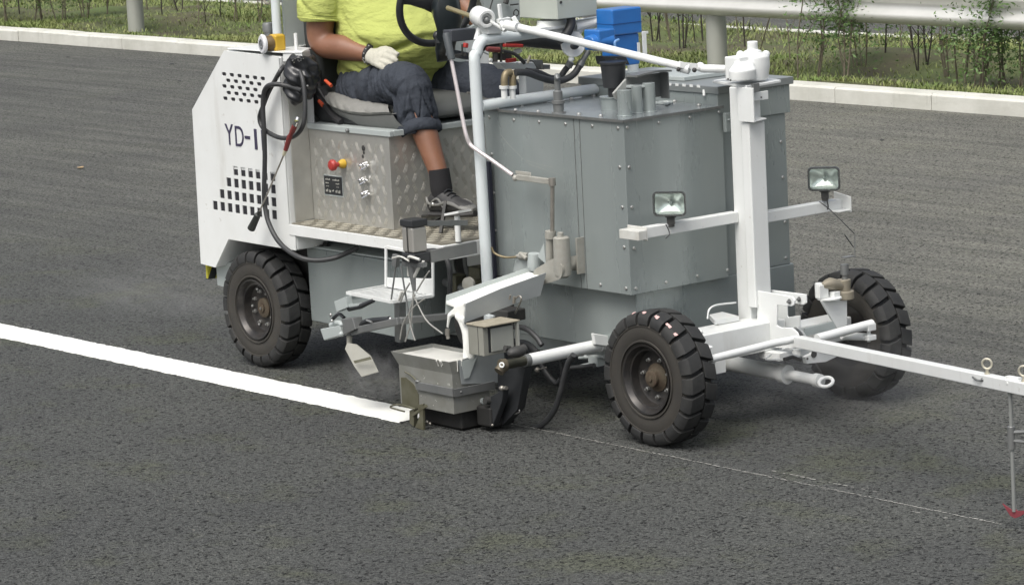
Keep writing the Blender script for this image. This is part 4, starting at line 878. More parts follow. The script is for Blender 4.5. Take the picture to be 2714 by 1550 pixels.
def lamp(u, v, yawd, label):
    c = A(u, v, x=-0.10); o = V((c.x, c.y, c.z)); root = empty_part('work_lamp', mc); tag(root, label)
    d = V((math.cos(yawd), math.sin(yawd), -0.02)).normalized(); s = d.cross(V((0, 0, 1))).normalized(); up = s.cross(d)
    def rr(w, h, off, r, k=6):
        P = []
        for sx, sz, a0 in ((1, 1, 0), (-1, 1, 90), (-1, -1, 180), (1, -1, 270)):
            for i in range(k):
                a = math.radians(a0+90*i/(k-1)); P.append(o+d*off+s*(sx*(w/2-r)+r*math.cos(a))+up*(sz*(h/2-r)+r*math.sin(a)))
        return P
    mb = MB(); rings = [rr(0.05, 0.035, -0.055, 0.012), rr(0.10, 0.07, -0.04, 0.02), rr(0.128, 0.094, -0.012, 0.018), rr(0.132, 0.098, 0.0, 0.018)]
    n = len(rings[0]); vs = [p for r in rings for p in r]; mb.add(vs, [(i*n+k, i*n+(k+1) % n, (i+1)*n+(k+1) % n, (i+1)*n+k) for i in range(3) for k in range(n)]+[tuple(range(n))[::-1]])
    mb.build('lamp_housing', M['black'], root)
    mb = MB(); R_ = [rr(0.134, 0.10, 0.0, 0.018), rr(0.137, 0.103, 0.006, 0.019), rr(0.134, 0.10, 0.012, 0.018), rr(0.122, 0.088, 0.012, 0.014), rr(0.12, 0.086, 0.002, 0.014)]
    vs = [p for r in R_ for p in r]; mb.add(vs, [(i*n+k, i*n+(k+1) % n, ((i+1) % 5)*n+(k+1) % n, ((i+1) % 5)*n+k) for i in range(5) for k in range(n)]); mb.build('lamp_trim', M['lamptrim'], root)
    mb = MB(); R_ = [rr(0.119*a_, 0.085*a_**1.1, 0.004-0.036*(1-a_*a_)**0.8, 0.014+0.02*(1-a_) if a_ > .5 else 0.04*a_) for a_ in (1.0, 0.93, 0.84, 0.72, 0.58, 0.42, 0.25, 0.1)]; vs = [p for r in R_ for p in r]
    mb.add(vs, [(i*n+k, i*n+(k+1) % n, (i+1)*n+(k+1) % n, (i+1)*n+k) for i in range(7) for k in range(n)]+[tuple(7*n+k for k in range(n))]); mb.build('reflector', M['reflector'], root, smooth=80)
    mb = MB(); mb.ball(o+d*-0.02, 0.008); mb.build('bulb', M['palegrey'], root)
    mb = MB(); P = rr(0.121, 0.087, 0.006, 0.014); mb.prism(P, d*0.003); mb.build('lens', M['glass'], root, smooth=0)
    mb = MB(); mb.bar(o-up*0.052-d*0.01, o-up*0.085-d*0.01, 0.03, 0.02, d); mb.tube([o-up*0.05-d*0.01-s*0.022, o-up*0.05-d*0.01+s*0.022], 0.008, 10); mb.tube([o-up*0.08-d*0.01, o-up*0.095-d*0.01], 0.014, 10); mb.build('lamp_bracket', M['dark'], root)
    return o, d, s, up
la = lamp(1775, 540, -0.90, 'lamp on the near arm of the crossbar'); lb = lamp(2184, 474, -0.90, 'lamp on the far arm of the crossbar')
def wire(pts, name='cable', r=0.0025, m=None, parent=mc, sm=5): mb = MB(); mb.tube(pts, r, 7, sm); return mb.build(name, m or M['hose'], parent, smooth=60)
wire([A(1765, 595, x=-0.095), A(1773, 612, x=-0.09), A(1774, 622, x=-0.085), A(1764, 632, x=-0.09)])
wire([A(2192, 530, x=-0.095), A(2195, 548, x=-0.09), A(2193, 556, x=-0.09)], r=0.0035)
wire([A(2172, 535, x=-0.1), A(2195, 552, x=-0.08), A(2225, 580, x=0.0), A(2265, 620, x=0.05)], r=0.0022)
wire([A(2239, 623, x=0.05), A(2262, 655, x=0.05)], r=0.0022)
# ---------------- front axle, steering linkage
mb = MB(); mb.box(-0.095, 0.055, 0.15, 0.72, 0.30, 0.418); mb.box(-0.095, 0.03, 0.7205, 1.12, 0.27, 0.365); ax_ = mb.build('front_axle', W, mc, bevel=0.005)
mb = MB(); mb.prism([A(1895, 862, z=0.42), A(1960, 850, z=0.42), A(1915, 838, z=0.42), A(1880, 846, z=0.42)], (0, 0, 0.02)); mb.tube([A(1875, 845, x=-0.03), A(1880, 820, x=-0.03), A(1900, 808, x=-0.03), A(1950, 802, x=-0.06)], 0.004, 8, 5)
mb.box(-0.02, 0.03, 0.25, 0.29, 0.4185, 0.43); mb.build('axle_bracket', W, ax_, bevel=0.002)
# side plates in front of the post
def plate(pts, y, th, name='side_plate', m=W): mb = MB(); mb.prism([A(u, v, y=y) for u, v in pts], (0, th, 0)); return mb.build(name, m, mc, bevel=0.003)
yp = 0.632
plate([(2006, 770), (2100, 786), (2106, 796), (2104, 808), (2098, 812), (2060, 809), (2058, 862), (2070, 868), (2098, 868), (2112, 880), (2118, 893), (2116, 925), (2006, 918)], yp, 0.008)
plate([(2034, 767), (2136, 780), (2137, 803), (2130, 808), (2100, 803), (2085, 800), (2086, 838), (2090, 840), (2119, 836), (2119, 868), (2085, 868), (2050, 868), (2034, 800)], yp+0.09, 0.008)
mb = MB()
for (u, v, yy) in [(2092, 799, yp-0.003), (2118, 793, yp+0.087)]:
    c = A(u, v, y=yy); mb.lathe([(0, 0.011), (0.001, 0.011)], c, (0, -1, 0), 14); mb.lathe([(0.001, .006), (0.012, .005)], c, (0, -1, 0), 8)
mb.build('pin', M['dullsteel'], mc)
mb = MB(); mb.tube([A(2104, 872, x=0.12), A(2122, 880, x=0.12), A(2132, 893, x=0.12)], 0.010, 10, 5); mb.build('curved_guard', W, mc)
mb = MB(); mb.tube([A(2105, 873, x=0.16), A(2118, 884, x=0.16), A(2124, 894, x=0.16)], 0.012, 10, 5); mb.build('chain_link', M['dullsteel'], mc)
tr = tb_([A(1884, 951, x=0.22), A(2050, 910, x=0.22), A(2112, 898, x=0.22)], 0.0155, 'tie_rod', W)
tr = tb_([A(2165, 897, x=0.2), A(2295, 862, x=0.2), A(2311, 858, x=0.2)], 0.019, 'tie_rod', W)
mb = MB(); c = A(1877, 920, x=0.2); mb.ball(c, 0.016, (1.2, 1.2, .5)); mb.tube([c, A(1890, 965, x=0.2)], 0.010, 10); mb.ball(A(1882, 963, x=0.2), 0.014, (1.2, 1, .6)); mb.ball(A(1857, 880, x=0.12), 0.010); mb.build('ball_joint', W, mc)
mb = MB(); mb.obox(A(1888, 992, x=0.1), (0.006, 0, 0), (0, 0.068, 0.0), (0, 0, 0.055)); mb.build('stop_tab', W, mc)
mb = MB(); c = A(2302, 868, x=0.2); mb.obox(c+V((-0.02, -0.02, -0.012)), (0.04, 0, 0), (0, 0.045, 0), (0, 0, 0.03)); mb.obox(c+V((-0.02, -0.02, -0.052)), (0.04, 0, 0), (0, 0.045, 0), (0, 0, 0.022)); mb.tube([A(2230, 890, x=0.15), A(2300, 893, x=0.18)], 0.016, 12); mb.tube([c+V((0, 0, -0.06)), c+V((0, 0, 0.03))], 0.008, 10); mb.build('clevis', W, mc, bevel=0.003)
mb = MB(); mb.tube([A(2045, 938, x=0.2), A(2030, 952, x=0.2), A(2070, 952, x=0.2)], 0.004, 8, 4); mb.torus(A(2090, 924, x=0.2), (0, 0, 1), 0.022, 0.004, 24, 6); mb.obox(A(2100, 938, x=0.22), (0.05, 0, 0), (0, 0.045, 0), (0, 0, 0.02)); mb.prism([A(2125, 945, x=0.16), A(2165, 924, x=0.16), A(2205, 930, x=0.16), A(2215, 940, x=0.16), A(2180, 957, x=0.16), A(2130, 962, x=0.16)], (0.02, 0, 0)); mb.box(0.02, 0.14, 0.6, 0.78, 0.27, 0.30)
mb.build('hitch_plate', W, mc, bevel=0.002)
mb = MB(); c = A(2157, 938, x=0.182); mb.lathe([(0, 0.016), (0.001, 0.016)], c, (1, 0, 0), 18); mb.ball(A(2140, 950, x=0.182), 0.005); mb.tube([A(2078, 952, x=0.19), A(2100, 946, x=0.19), A(2122, 954, x=0.19)], 0.008, 8); mb.build('hitch_hole', M['dark'], mc)
mb = MB(); r0 = V((-0.45, 0.69, 0.205)); 
mb.lathe([(0, 0.033), (0.50, 0.033), (0.502, 0.040), (0.54, 0.040), (0.541, 0.022), (0.70, 0.022), (0.70, 0.028), (0.73, 0.028)], r0, (1, 0, -0.02), 24); rm_ = mb.build('steering_ram', M['white'], mc)
mb = MB(); mb.torus(r0+V((0.762, 0, -0.015)), (0.25, -0.45, 0.9), 0.028, 0.0075, 28, 10); mb.build('tow_eye', W, rm_)
# far king pin with its swivel gear
def AK(u, v): return A(u, v, x=0.10)
mb = MB(); mb.lathe([(0, 0.052), (0.008, 0.052)], AK(2198, 792), (0, 0, 1), 26); mb.prism([AK(2172, 797), AK(2240, 790), AK(2240, 870), AK(2222, 884)], (0.012, 0, 0)); mb.lathe([(0, 0.02), (0.06, 0.02), (0.062, 0.014)], AK(2182, 790)+V((-0.02, 0, 0)), (0, 0, 1), 14); mb.obox(AK(2170, 792), (0.008, 0, 0), (0, 0.05, 0), (0, 0, 0.055)); mb.obox(AK(2198, 792), (0.03, 0, 0), (0, 0.035, 0), (0, 0, 0.03))
mb.build('king_pin', W, mc, bevel=0.002)
mb = MB(); mb.lathe([(0, 0.038), (0.003, 0.041), (0.032, 0.041), (0.035, 0.038)], AK(2238, 792), (0, 0, 1), 28); mb.lathe([(0.036, 0.026), (0.08, 0.029), (0.082, 0.027)], AK(2238, 792), (0, 0, 1), 24); mb.tube([AK(2180, 757), AK(2200, 752), AK(2230, 757)], [0.012, 0.026, 0.02], 12, 4); mb.ball(AK(2208, 742), 0.008); mb.tube([AK(2222, 775), AK(2236, 772)], 0.015, 10)
kp = mb.build('swivel_gear', mat('khaki_cast_gear', (0.30, 0.27, 0.21), 0.5, 0.3, col2=(0.22, 0.2, 0.15), scale=20), mc)
mb = MB(); mb.lathe([(0.083, 0.012), (0.10, 0.012), (0.102, 0.017), (0.145, 0.017)], AK(2241, 792), (0, 0, 1), 16); mb.obox(AK(2233, 684)+V((-0.01, 0, 0)), (0.03, 0, 0), (0, 0.055, 0), (0, 0, 0.004)); mb.tube([AK(2265, 683), AK(2266, 624)], 0.002, 6); mb.build('king_pin_cap', M['dullsteel'], mc)
mb = MB(); mb.prism([AK(2130, 870), AK(2220, 848), AK(2220, 870), AK(2130, 890)], (0.01, 0, 0)); mb.build('axle_web', M['palegrey'], mc)
# ---------------- guide boom with pointer
bs = A(2116, 905, y=0.60); be = A(2675, 1020, y=-0.07); bd = (be-bs).normalized(); b2 = be+bd*0.35
mb = MB(); mb.bar(bs, b2, 0.042, 0.045); bm_ = mb.build('guide_boom', M['white'], mc, bevel=0.004)
def eyebolt(u, v, s=1.0):
    t_ = (u-2116)/(2675-2116); c = bs+(be-bs)*t_
    # place on top of the boom
    best = min((abs((CX+FPX*(q-CAM).dot(Rt)/(q-CAM).dot(Fw))-u), k) for k in range(200) for q in [bs+bd*(k*0.012)]); c = bs+bd*(best[1]*0.012)+V((0, 0, 0.0225))
    mb = MB(); mb.tube([c, c+V((0, 0, 0.02))], 0.006, 10); mb.lathe([(0, 0.01), (0.006, 0.01)], c, (0, 0, 1), 8); mb.torus(c+V((0, 0, 0.038)), (0.5, -1, 0), 0.0175, 0.0042, 24, 8); mb.build('eye_bolt', mat('zinc_eye_bolt', (0.55, 0.52, 0.42), 0.35, 0.6), bm_)
eyebolt(2617, 975); eyebolt(2716, 995)
c = A(2600, 1003, y=0.0); mb = MB(); mb.tube([A(2578, 999, y=-0.01), A(2590, 1007, y=-0.03), A(2608, 1009, y=-0.03)], 0.0035, 8, 4); mb.ball(A(2604, 1005, y=-0.03), 0.007); mb.build('boom_hook', M['dullsteel'], bm_)
pt = A(2677, 1030, y=-0.075); pb = V((pt.x+0.004, pt.y, 0.06)); 
mb = MB(); mb.tube([pt+V((0, 0, 0.02)), pb], 0.0072, 12); pr_ = mb.build('pointer_rod', mat('grey_rod', (0.24, 0.25, 0.24), 0.5, 0.2), mc)
zc_ = A(2680, 1160, y=-0.075).z; mb = MB(); mb.lathe([(-0.04, 0.0135), (0.04, 0.0135), (0.042, 0.012)], (pt.x, pt.y, zc_), (0, 0, 1), 20); mb.tube([V((pt.x, pt.y, zc_+0.02)), V((pt.x+0.3, pt.y+0.12, zc_+0.05))], 0.007, 10); mb.tube([V((pt.x, pt.y, zc_-0.01)), V((pt.x+0.3, pt.y+0.05, zc_-0.005))], 0.006, 10); mb.build('rod_clamp', M['dullsteel'], pr_)
mb = MB(); mb.bar(pt+V((-0.012, 0, 0.03)), pt+V((0.05, 0, 0.03)), 0.02, 0.03); mb.ball(pt+V((0.012, -0.02, 0.025)), 0.008); mb.build('rod_bracket', W, pr_)
mb = MB(); q = pb; yy = q.y
mb.prism([q+V(p) for p in [(0, 0, 0.012), (-0.012, 0, 0.004), (-0.055, 0, 0.02), (-0.02, 0, -0.018), (0.002, 0, -0.024), (0.03, 0, -0.012), (0.07, 0, 0.014), (0.014, 0, 0.004)]], (0.0, 0.004, 0))
mb.build('pointer_tip', M['darkred'], pr_)
bpy.data.objects['pointer_tip'].data.materials[0] = mat('dull_red_pointer', (0.19, 0.035, 0.045), 0.7)
# ---------------- paint valve, its crank and long handle
yv = 0.10
def AV(u, v): return A(u, v, y=yv)
CM = mat('paint_crusted_steel', (0.36, 0.36, 0.33), 0.6, 0.15, col2=(0.26, 0.25, 0.21), scale=16, amt=0.8, bump=0.15)
Ns0, Nb0, Fs0 = A(1447, 722, y=0.05), A(1431, 783, y=0.05), A(1402, 708, y=0.10); mb = MB(); vb_ = AV(1490, 735); mb.lathe([(0, 0.02), (0.01, 0.034), (0.04, 0.037), (0.165, 0.034), (0.17, 0.028)], vb_+V((0.006, 0, 0)), (0, 0, 1), 26); mb.tube([vb_+V((0, 0, 0.05)), vb_+V((0.0, 0.09, 0.05))], 0.03, 18); mb.box(vb_.x+0.036, vb_.x+0.044, yv+0.05, 0.189, vb_.z+0.01, vb_.z+0.16)
mb.tube([AV(1457, 735), AV(1457, 622)], 0.017, 12); mb.tube([AV(1459, 632), AV(1459, 612)], 0.023, 12); mb.tube([AV(1485, 640), AV(1485, 616)], 0.013, 12)
mb.loft([(vb_+V((0.006, 0.0, 0.045)), V((0.034, 0, 0)), V((0, 0, 0.045))), (vb_+V((-0.01, -0.03, 0.035)), V((0.05, 0, 0)), V((0, 0, 0.045))), ((Ns0+Nb0+Fs0)/3+V((0.012, 0.0, 0.01)), V((0.045, 0, 0)), V((0, 0.0, 0.036)))], 20)
vl = mb.build('paint_valve', CM, mc, bevel=0.002)
mb = MB(); mb.tube([AV(1464, 620), AV(1464, 484)], 0.009, 12); mb.tube([AV(1464, 492), AV(1463, 472)], 0.015, 12); mb.build('valve_spindle', M['steel'], mc)
mb = MB(); mb.bar(AV(1372, 470), AV(1462, 482), 0.016, 0.024); mb.bar(AV(1360, 458)+V((0, .014, 0)), AV(1400, 463)+V((0, .014, 0)), 0.006, 0.016); mb.ball(AV(1366, 472), 0.014); mb.ball(AV(1377, 474), 0.009); mb.build('valve_crank', CM, mc, bevel=0.003)
hp_ = [A(1196, 158, y=0.02), A(1212, 240, y=0.02), A(1226, 315, y=0.02), A(1236, 360, y=0.02), A(1246, 383, y=0.03), A(1264, 398, y=0.035), A(1305, 426, y=0.06), A(1358, 464, y=0.09)]
mb = MB(); mb.tube(hp_, 0.0085, 12, 5); lv = mb.build('valve_lever', mat('pinkish_zinc_rod', (0.62, 0.57, 0.57), 0.35, 0.35), mc)
mb = MB(); mb.tube([A(1182, 88, y=0.02), A(1183, 94, y=0.02), A(1197, 158, y=0.02)], [0.013, 0.0165, 0.016], 16); mb.build('lever_grip', mat('grey_rubber_grip', (0.06, 0.07, 0.075), 0.55), lv)
mb = MB(); mb.tube([A(1225, 118, y=0.1), A(1225, 146, y=0.1)], 0.004, 8); mb.bar(A(1195, 150, y=0.06), A(1235, 144, y=0.12), 0.012, 0.012); mb.build('lever_stop', M['dark'], mc)
# gas pipe to the kettle burner
wire([A(1302, 655, y=0.10), A(1312, 672, y=0.11), A(1340, 682, y=0.13), A(1375, 680, y=0.15)], 'gas_pipe', 0.005, M['brass'])
mb = MB(); mb.tube([A(1370, 679, y=0.15), A(1378, 679, y=0.15)], 0.008, 10); mb.tube([A(1378, 678, y=0.15), A(1400, 680, y=0.16)], 0.017, 12); mb.tube([A(1380, 672, y=0.13), A(1396, 686, y=0.13)], 0.010, 10); mb.build('gas_valve', CM, mc)
mb = MB(); mb.lathe([(0, 0.03), (0.07, 0.026)], A(1415, 715, y=0.14), (0.1, 0, 1), 18); mb.prism([A(1360, 720, y=0.16), A(1366, 690, y=0.16), A(1400, 672, y=0.16), A(1440, 672, y=0.16), A(1430, 715, y=0.16)], (0, 0.02, 0)); mb.prism([A(1425, 680, y=0.12), A(1441, 645, y=0.12), A(1447, 700, y=0.12)], (0, 0.01, 0)); mb.build('burner_shield', M['palegrey'], mc)
# ---------------- chute from the valve down to the marking box
Ne, Nm, Ns = A(1231, 800, y=-0.27), A(1326, 765, y=-0.12), A(1447, 722, y=0.05)
Nsb, Nmb, Neb = A(1431, 783, y=0.05), A(1384, 797, y=-0.03), A(1230, 855, y=-0.27)
Fe, Fs = A(1182, 782, y=-0.24), A(1402, 708, y=0.10)
Feb, Fsb = A(1180, 832, y=-0.24), A(1400, 760, y=0.10)
outn = (Ne-Fe).normalized()
CH = mat('chute_grey', (0.27, 0.295, 0.30), 0.45, 0.2, col2=(0.42, 0.44, 0.44), scale=6, amt=0.5)
mb = MB(); mb.prism([Ne+V((0.006, 0, -0.006)), Nm, Ns, Nsb, Nmb, Neb], outn*0.005); ch = mb.build('paint_chute', CH, mc, bevel=0.001)
mb = MB(); mb.prism([Fe, Fs, Fsb, Feb], outn*0.004); mb.build('chute_wall', M['palegrey'], ch, bevel=0.001)
fl0 = Neb*0.28+Ne*0.72-V((0, 0, 0.004)); fl1 = Feb*0.28+Fe*0.72-V((0, 0, 0.004)); fl2 = Fs-V((0, 0, 0.02)); fl3 = Ns-V((0, 0, 0.018)); tiny = outn*-0.0005
flm0 = (Nm-V((0, 0, 0.018)))-outn*0.006; fl3 = fl3-outn*0.008; fl0 = fl0-outn*0.003
flm1 = fl1*0.5+fl2*0.5+V((0, 0, 0.004))
mb = MB(); 
def slab(q, th): 
    mb.add([*q, *[p-V((0, 0, th)) for p in q]], [(0, 1, 2, 3), (7, 6, 5, 4), (0, 4, 5, 1), (1, 5, 6, 2), (2, 6, 7, 3), (3, 7, 4, 0)])
slab([fl0, flm0, flm1, fl1], 0.012); slab([flm0, fl3, fl2, flm1], 0.012)
mb.build('chute_floor', M['paint'], ch, bevel=0.001)
# crusted lip and paint pouring into the box
PT = M['paint']; mb = MB()
mb.prism([A(u, v, y=-0.272) for u, v in [(1184, 838), (1190, 827), (1206, 812), (1229, 803), (1229, 852), (1219, 850), (1212, 838), (1198, 836), (1191, 843)]], (0, 0.03, 0.004))
mb.tube([A(1192, 832, y=-0.27), A(1189, 850, y=-0.27), A(1186, 868, y=-0.27)], [0.010, 0.007, 0.006], 10, 4)
mb.tube([A(1210, 835, y=-0.27), A(1222, 850, y=-0.26), A(1235, 880, y=-0.25), A(1241, 915, y=-0.245), A(1243, 948, y=-0.24)], [0.013, 0.014, 0.018, 0.022, 0.026], 12, 4)
mb.tube([A(1225, 842, y=-0.275), A(1229, 862, y=-0.275)], [0.010, 0.004], 10)
me = baked(mb, 0.004, 5); finish(me, 'paint_stream', PT, mc, 0, 60)
mb = MB(); mb.tube([A(1186, 872, y=-0.27), A(1186, 888, y=-0.27)], 0.0105, 12); mb.tube([A(1186, 886, y=-0.27), A(1188, 898, y=-0.27)], 0.008, 10); mb.build('drip_nozzle', M['steel'], mc)
mb = MB()
for (a, b_, r) in [((1338, 778), (1335, 786), .004), ((1353, 782), (1350, 793), .004), ((1364, 786), (1362, 803), .007)]: mb.tube([A(*a, y=-0.10), A(*b_, y=-0.10)], r, 8)
mb.tube([A(1368, 790, y=-0.10), A(1376, 784, y=-0.10), A(1382, 792, y=-0.10), A(1376, 808, y=-0.08), A(1366, 830, y=-0.02)], 0.0035, 8, 4); mb.build('chute_hook', M['steel'], ch)
mb = MB(); p = A(1325, 835, y=0.1); mb.obox(p+V((-0.05, -0.03, -0.02)), (0.14, 0, 0.0), (0, 0.1, 0), (0, 0, 0.05)); mb.build('chute_prop', M['dark'], mc, bevel=0.006)
mb = MB(); mb.tube([A(1300, 835, y=0.06), A(1300, 880, y=0.06)], 0.022, 14); mb.build('chute_post', M['tube'], mc)
# ---------------- marking box (die) riding on the asphalt
M['shade_black'] = mat('shade_black_steel', (0.010, 0.010, 0.010), 0.7, 0.1, col2=(0.03, 0.03, 0.027), scale=20)  # near-black colour stands in for the unlit void under the box
yb0 = -0.34; K = A(1204, 1097, y=yb0); xL_ = A(1063, 1075, y=yb0).x; zt = A(1198, 958, y=yb0).z; zb0 = K.z; wy = 0.19
S = M['dullsteel']; x1 = K.x; x0 = xL_
SB = mat('box_side_steel', (0.30, 0.305, 0.285), 0.42, 0.35, col2=(0.19, 0.19, 0.16), scale=10, amt=0.8, bump=0.06, grime=0.6, gcol=(0.62, 0.62, 0.57))
mb = MB(); n0 = len(mb.v); zf_ = zt-0.055
lower = [(x0, yb0), (x1, yb0), (x1, yb0+wy), (x0, yb0+wy)]; fl_ = 0.016
upper = [(x0-0.03, yb0-fl_), (x1+0.004, yb0-fl_), (x1+0.006, yb0+wy+fl_), (x0-0.03, yb0+wy+fl_)]
vs = [(x, y, zb0) for x, y in lower]+[(x, y, zf_) for x, y in lower]+[(x, y, zt) for x, y in upper]
t_ = 0.004
ui = [(upper[0][0]+t_, upper[0][1]+t_), (upper[1][0]-t_, upper[1][1]+t_), (upper[2][0]-t_, upper[2][1]-t_), (upper[3][0]+t_, upper[3][1]-t_)]
li = [(x0+t_, yb0+t_), (x1-t_, yb0+t_), (x1-t_, yb0+wy-t_), (x0+t_, yb0+wy-t_)]
vs += [(x, y, zt) for x, y in ui]+[(x, y, zf_) for x, y in li]+[(x, y, zb0+0.05) for x, y in li]
fs = [(3, 2, 1, 0)]
for a_, b_ in ((0, 4), (4, 8), (8, 12), (12, 16), (16, 20)):
    for k in range(4): fs.append((a_+k, a_+(k+1) % 4, b_+(k+1) % 4, b_+k))
fs.append((20, 21, 22, 23)); mb.add(vs, fs); bx_ = mb.build('marking_box', SB, mc, smooth=0)
zp = zt-0.013; mb = MB(); mb.box(x0-0.012, x1-0.003, yb0-0.002, yb0+wy+0.002, zp-0.01, zp)
sw = mb.build('liquid_paint', PT, bx_); sw.data.materials[0] = mat('settled_grey_paint', (0.58, 0.58, 0.54), 0.5, col2=(0.72, 0.72, 0.68), scale=14, amt=0.7, bump=0.1, bscale=25)
zs = A(1150, 1030, y=yb0).z; xs0 = A(1108, 1020, y=yb0).x
mb = MB(); mb.box(xs0, x1+0.014, yb0-0.014, yb0-0.004, zs-0.014, zs+0.020); mb.box(x1+0.004, x1+0.014, yb0-0.0035, yb0+wy+0.02, zs-0.018, zs+0.016); mb.lathe([(0, .005), (.006, .004)], V((x1+0.014, yb0+0.03, zs)), (1, 0, 0), 10); mb.ball(V((xs0+0.01, yb0-0.01, zs+0.022)), 0.010, (1.3, 1, .6)); mb.build('clamp_band', S, bx_, bevel=0.002)
mb = MB(); mb.lathe([(0, 0.013), (0.006, 0.013), (0.008, 0.006)], V((x1+0.001, A(1278, 1060, x=x1).y, A(1278, 1062, x=x1).z)), (1, 0, 0), 14); mb.build('end_cap', M['palegrey'], bx_)
OL = M['olive']; mb = MB(); mb.prism([A(1062, 1000, y=yb0-0.004), A(1075, 1000, y=yb0-0.004), A(1096, 1018, y=yb0-0.004), A(1108, 1045, y=yb0-0.004), A(1110, 1088, y=yb0-0.004), A(1066, 1078, y=yb0-0.004)], (0, 0.0035, 0)); mb.tube([A(1073, 985, y=yb0-0.01), A(1090, 995, y=yb0-0.01), A(1105, 1010, y=yb0-0.01)], 0.0035, 8, 3)
mb.prism([A(1085, 1088, y=yb0-0.03), A(1098, 1082, y=yb0-0.03), A(1096, 1130, y=yb0-0.03), A(1085, 1120, y=yb0-0.03)], (0, 0.02, 0)); mb.prism([A(1108, 1072, y=yb0-0.035), A(1120, 1070, y=yb0-0.035), A(1122, 1140, y=yb0-0.035), A(1100, 1132, y=yb0-0.035), A(1112, 1100, y=yb0-0.035)], (0, 0.012, 0)); mb.bar(A(1095, 1100, y=yb0-0.03), A(1130, 1075, y=yb0-0.03), 0.012, 0.012)
mb.tube([A(1100, 1084, y=yb0-0.035), A(1075, 1075, y=yb0-0.04), A(1050, 1072, y=yb0-0.04), A(1034, 1078, y=yb0-0.04), A(1050, 1084, y=yb0-0.04), A(1072, 1090, y=yb0-0.04)], 0.004, 8, 4); mb.build('edge_guide', OL, bx_, bevel=0.001)
mb = MB(); mb.box(x0+0.05, x1-0.02, yb0+0.05, yb0+wy, 0.006, zb0-0.001); mb.build('die_sled', M['shade_black'], bx_, bevel=0.01); mb = MB(); mb.box(x1+0.004, x1+0.10, yb0+0.11, yb0+wy+0.05, 0.02, zb0+0.02); mb.build('die_carrier', M['shade_black'], bx_, bevel=0.01)
mb = MB(); mb.ball(A(1132, 1118, y=yb0), 0.008); mb.ball(A(1140, 1122, y=yb0), 0.006); mb.build('sled_bolt', M['steel'], bx_)
mb = MB(); mb.prism([V((x1+0.005, yb0+0.03, zt-0.002)), V((x1+0.005, yb0+wy+0.08, zt+0.03)), V((x1+0.005, yb0+wy+0.08, zs)), V((x1+0.005, yb0+0.04, zs+0.03))], (0.003, 0, 0)); mb.build('splash_plate', CH, bx_)
mb = MB(); mb.prism([A(1222, 958, x=x1+0.012), A(1262, 948, x=x1+0.012), A(1243, 1000, x=x1+0.012), A(1230, 1004, x=x1+0.012)], (0.002, 0, 0)); mb.build('splash_gusset', M['palegrey'], bx_)
# hardened drips of white material on the rim and faces of the box
rd_ = random.Random(12); mb = MB()
for k in range(3):
    xx = x1-0.01-rd_.random()*0.10; l = rd_.uniform(0.012, 0.035); r = rd_.uniform(0.0022, 0.0036); y_ = yb0-fl_
    mb.tube([V((xx, y_+0.004, zt+0.001)), V((xx, y_-0.001, zt-0.003)), V((xx+rd_.gauss(0, .002), y_+fl_*min(1, l/0.055)-0.001, zt-l*0.7)), V((xx, y_+fl_*min(1, l/0.05)-0.0005, zt-l))], [r*1.4, r*1.2, r*0.8, r], 8, 3)
for k in range(2):
    yy = yb0+0.02+rd_.random()*0.06; l = rd_.uniform(0.02, 0.05); r = rd_.uniform(0.0022, 0.0036)
    mb.tube([V((x1+0.004, yy, zt+0.001)), V((x1+0.009, yy, zt-0.004)), V((x1+0.008, yy, zt-l))], [r*1.4, r*1.1, r], 8, 3)
for k in range(14):
    mb.ball(V((x0+rd_.random()*(x1-x0), yb0-0.001, zb0+rd_.random()*0.12)), rd_.uniform(0.0012, 0.003), (1, .4, 1), 8)
dr_ = mb.build('paint_drips', mat('hardened_paint', (0.60, 0.60, 0.56), 0.6, col2=(0.45, 0.45, 0.4), scale=30), bx_); tag(dr_, kind='stuff')
# control block beside the box
K2 = A(1283, 945, y=-0.30); hz_ = A(1283, 868, y=-0.30).z-K2.z; B = M['beige']; BB = mat('grey_beige_block', (0.27, 0.27, 0.235), 0.55, 0.1, col2=(0.2, 0.2, 0.17), scale=14, amt=0.8, bump=0.08, grime=0.5, gcol=(0.5, 0.48, 0.4))
mb = MB(); mb.box(K2.x-0.10, K2.x, -0.30, -0.14, K2.z, K2.z+hz_); cbk = mb.build('control_block', BB, mc, bevel=0.003)
mb = MB(); mb.box(K2.x-0.105, K2.x+0.022, -0.305, -0.12, K2.z+hz_+0.0005, K2.z+hz_+0.007); mb.build('block_lid', mat('crusted_lid', (0.35, 0.32, 0.25), 0.8, col2=(0.2, 0.18, 0.13), scale=30, amt=0.9, bump=0.4, bscale=50), cbk, bevel=0.002)
mb = MB(); mb.box(K2.x+0.0005, K2.x+0.006, -0.262, -0.148, K2.z+0.014, K2.z+hz_-0.012); mb.box(K2.x+0.0005, K2.x+0.02, -0.135, -0.125, K2.z-0.01, K2.z+hz_); mb.build('block_cover', mat('block_cover', (0.33, 0.34, 0.31), 0.45, 0.2), cbk, bevel=0.002)
mb = MB(); mb.box(K2.x+0.0002, K2.x+0.001, -0.2745, -0.2635, K2.z+0.012, K2.z+hz_-0.004); mb.box(K2.x+0.0002, K2.x+0.001, -0.2625, -0.15, K2.z+hz_-0.011, K2.z+hz_-0.003); mb.box(K2.x-0.034, K2.x-0.032, -0.3012, -0.3, K2.z, K2.z+hz_); mb.build('block_gasket', M['black'], cbk)
D = M['dark']
mb = MB(); xa_ = -0.66
mb.prism([A(1318, 990, y=-0.17), A(1345, 960, y=-0.17), A(1392, 975, y=-0.17), A(1372, 1085, y=-0.17), A(1330, 1130, y=-0.17), A(1300, 1135, y=-0.17), A(1318, 1080, y=-0.17)], (0, 0.04, 0))
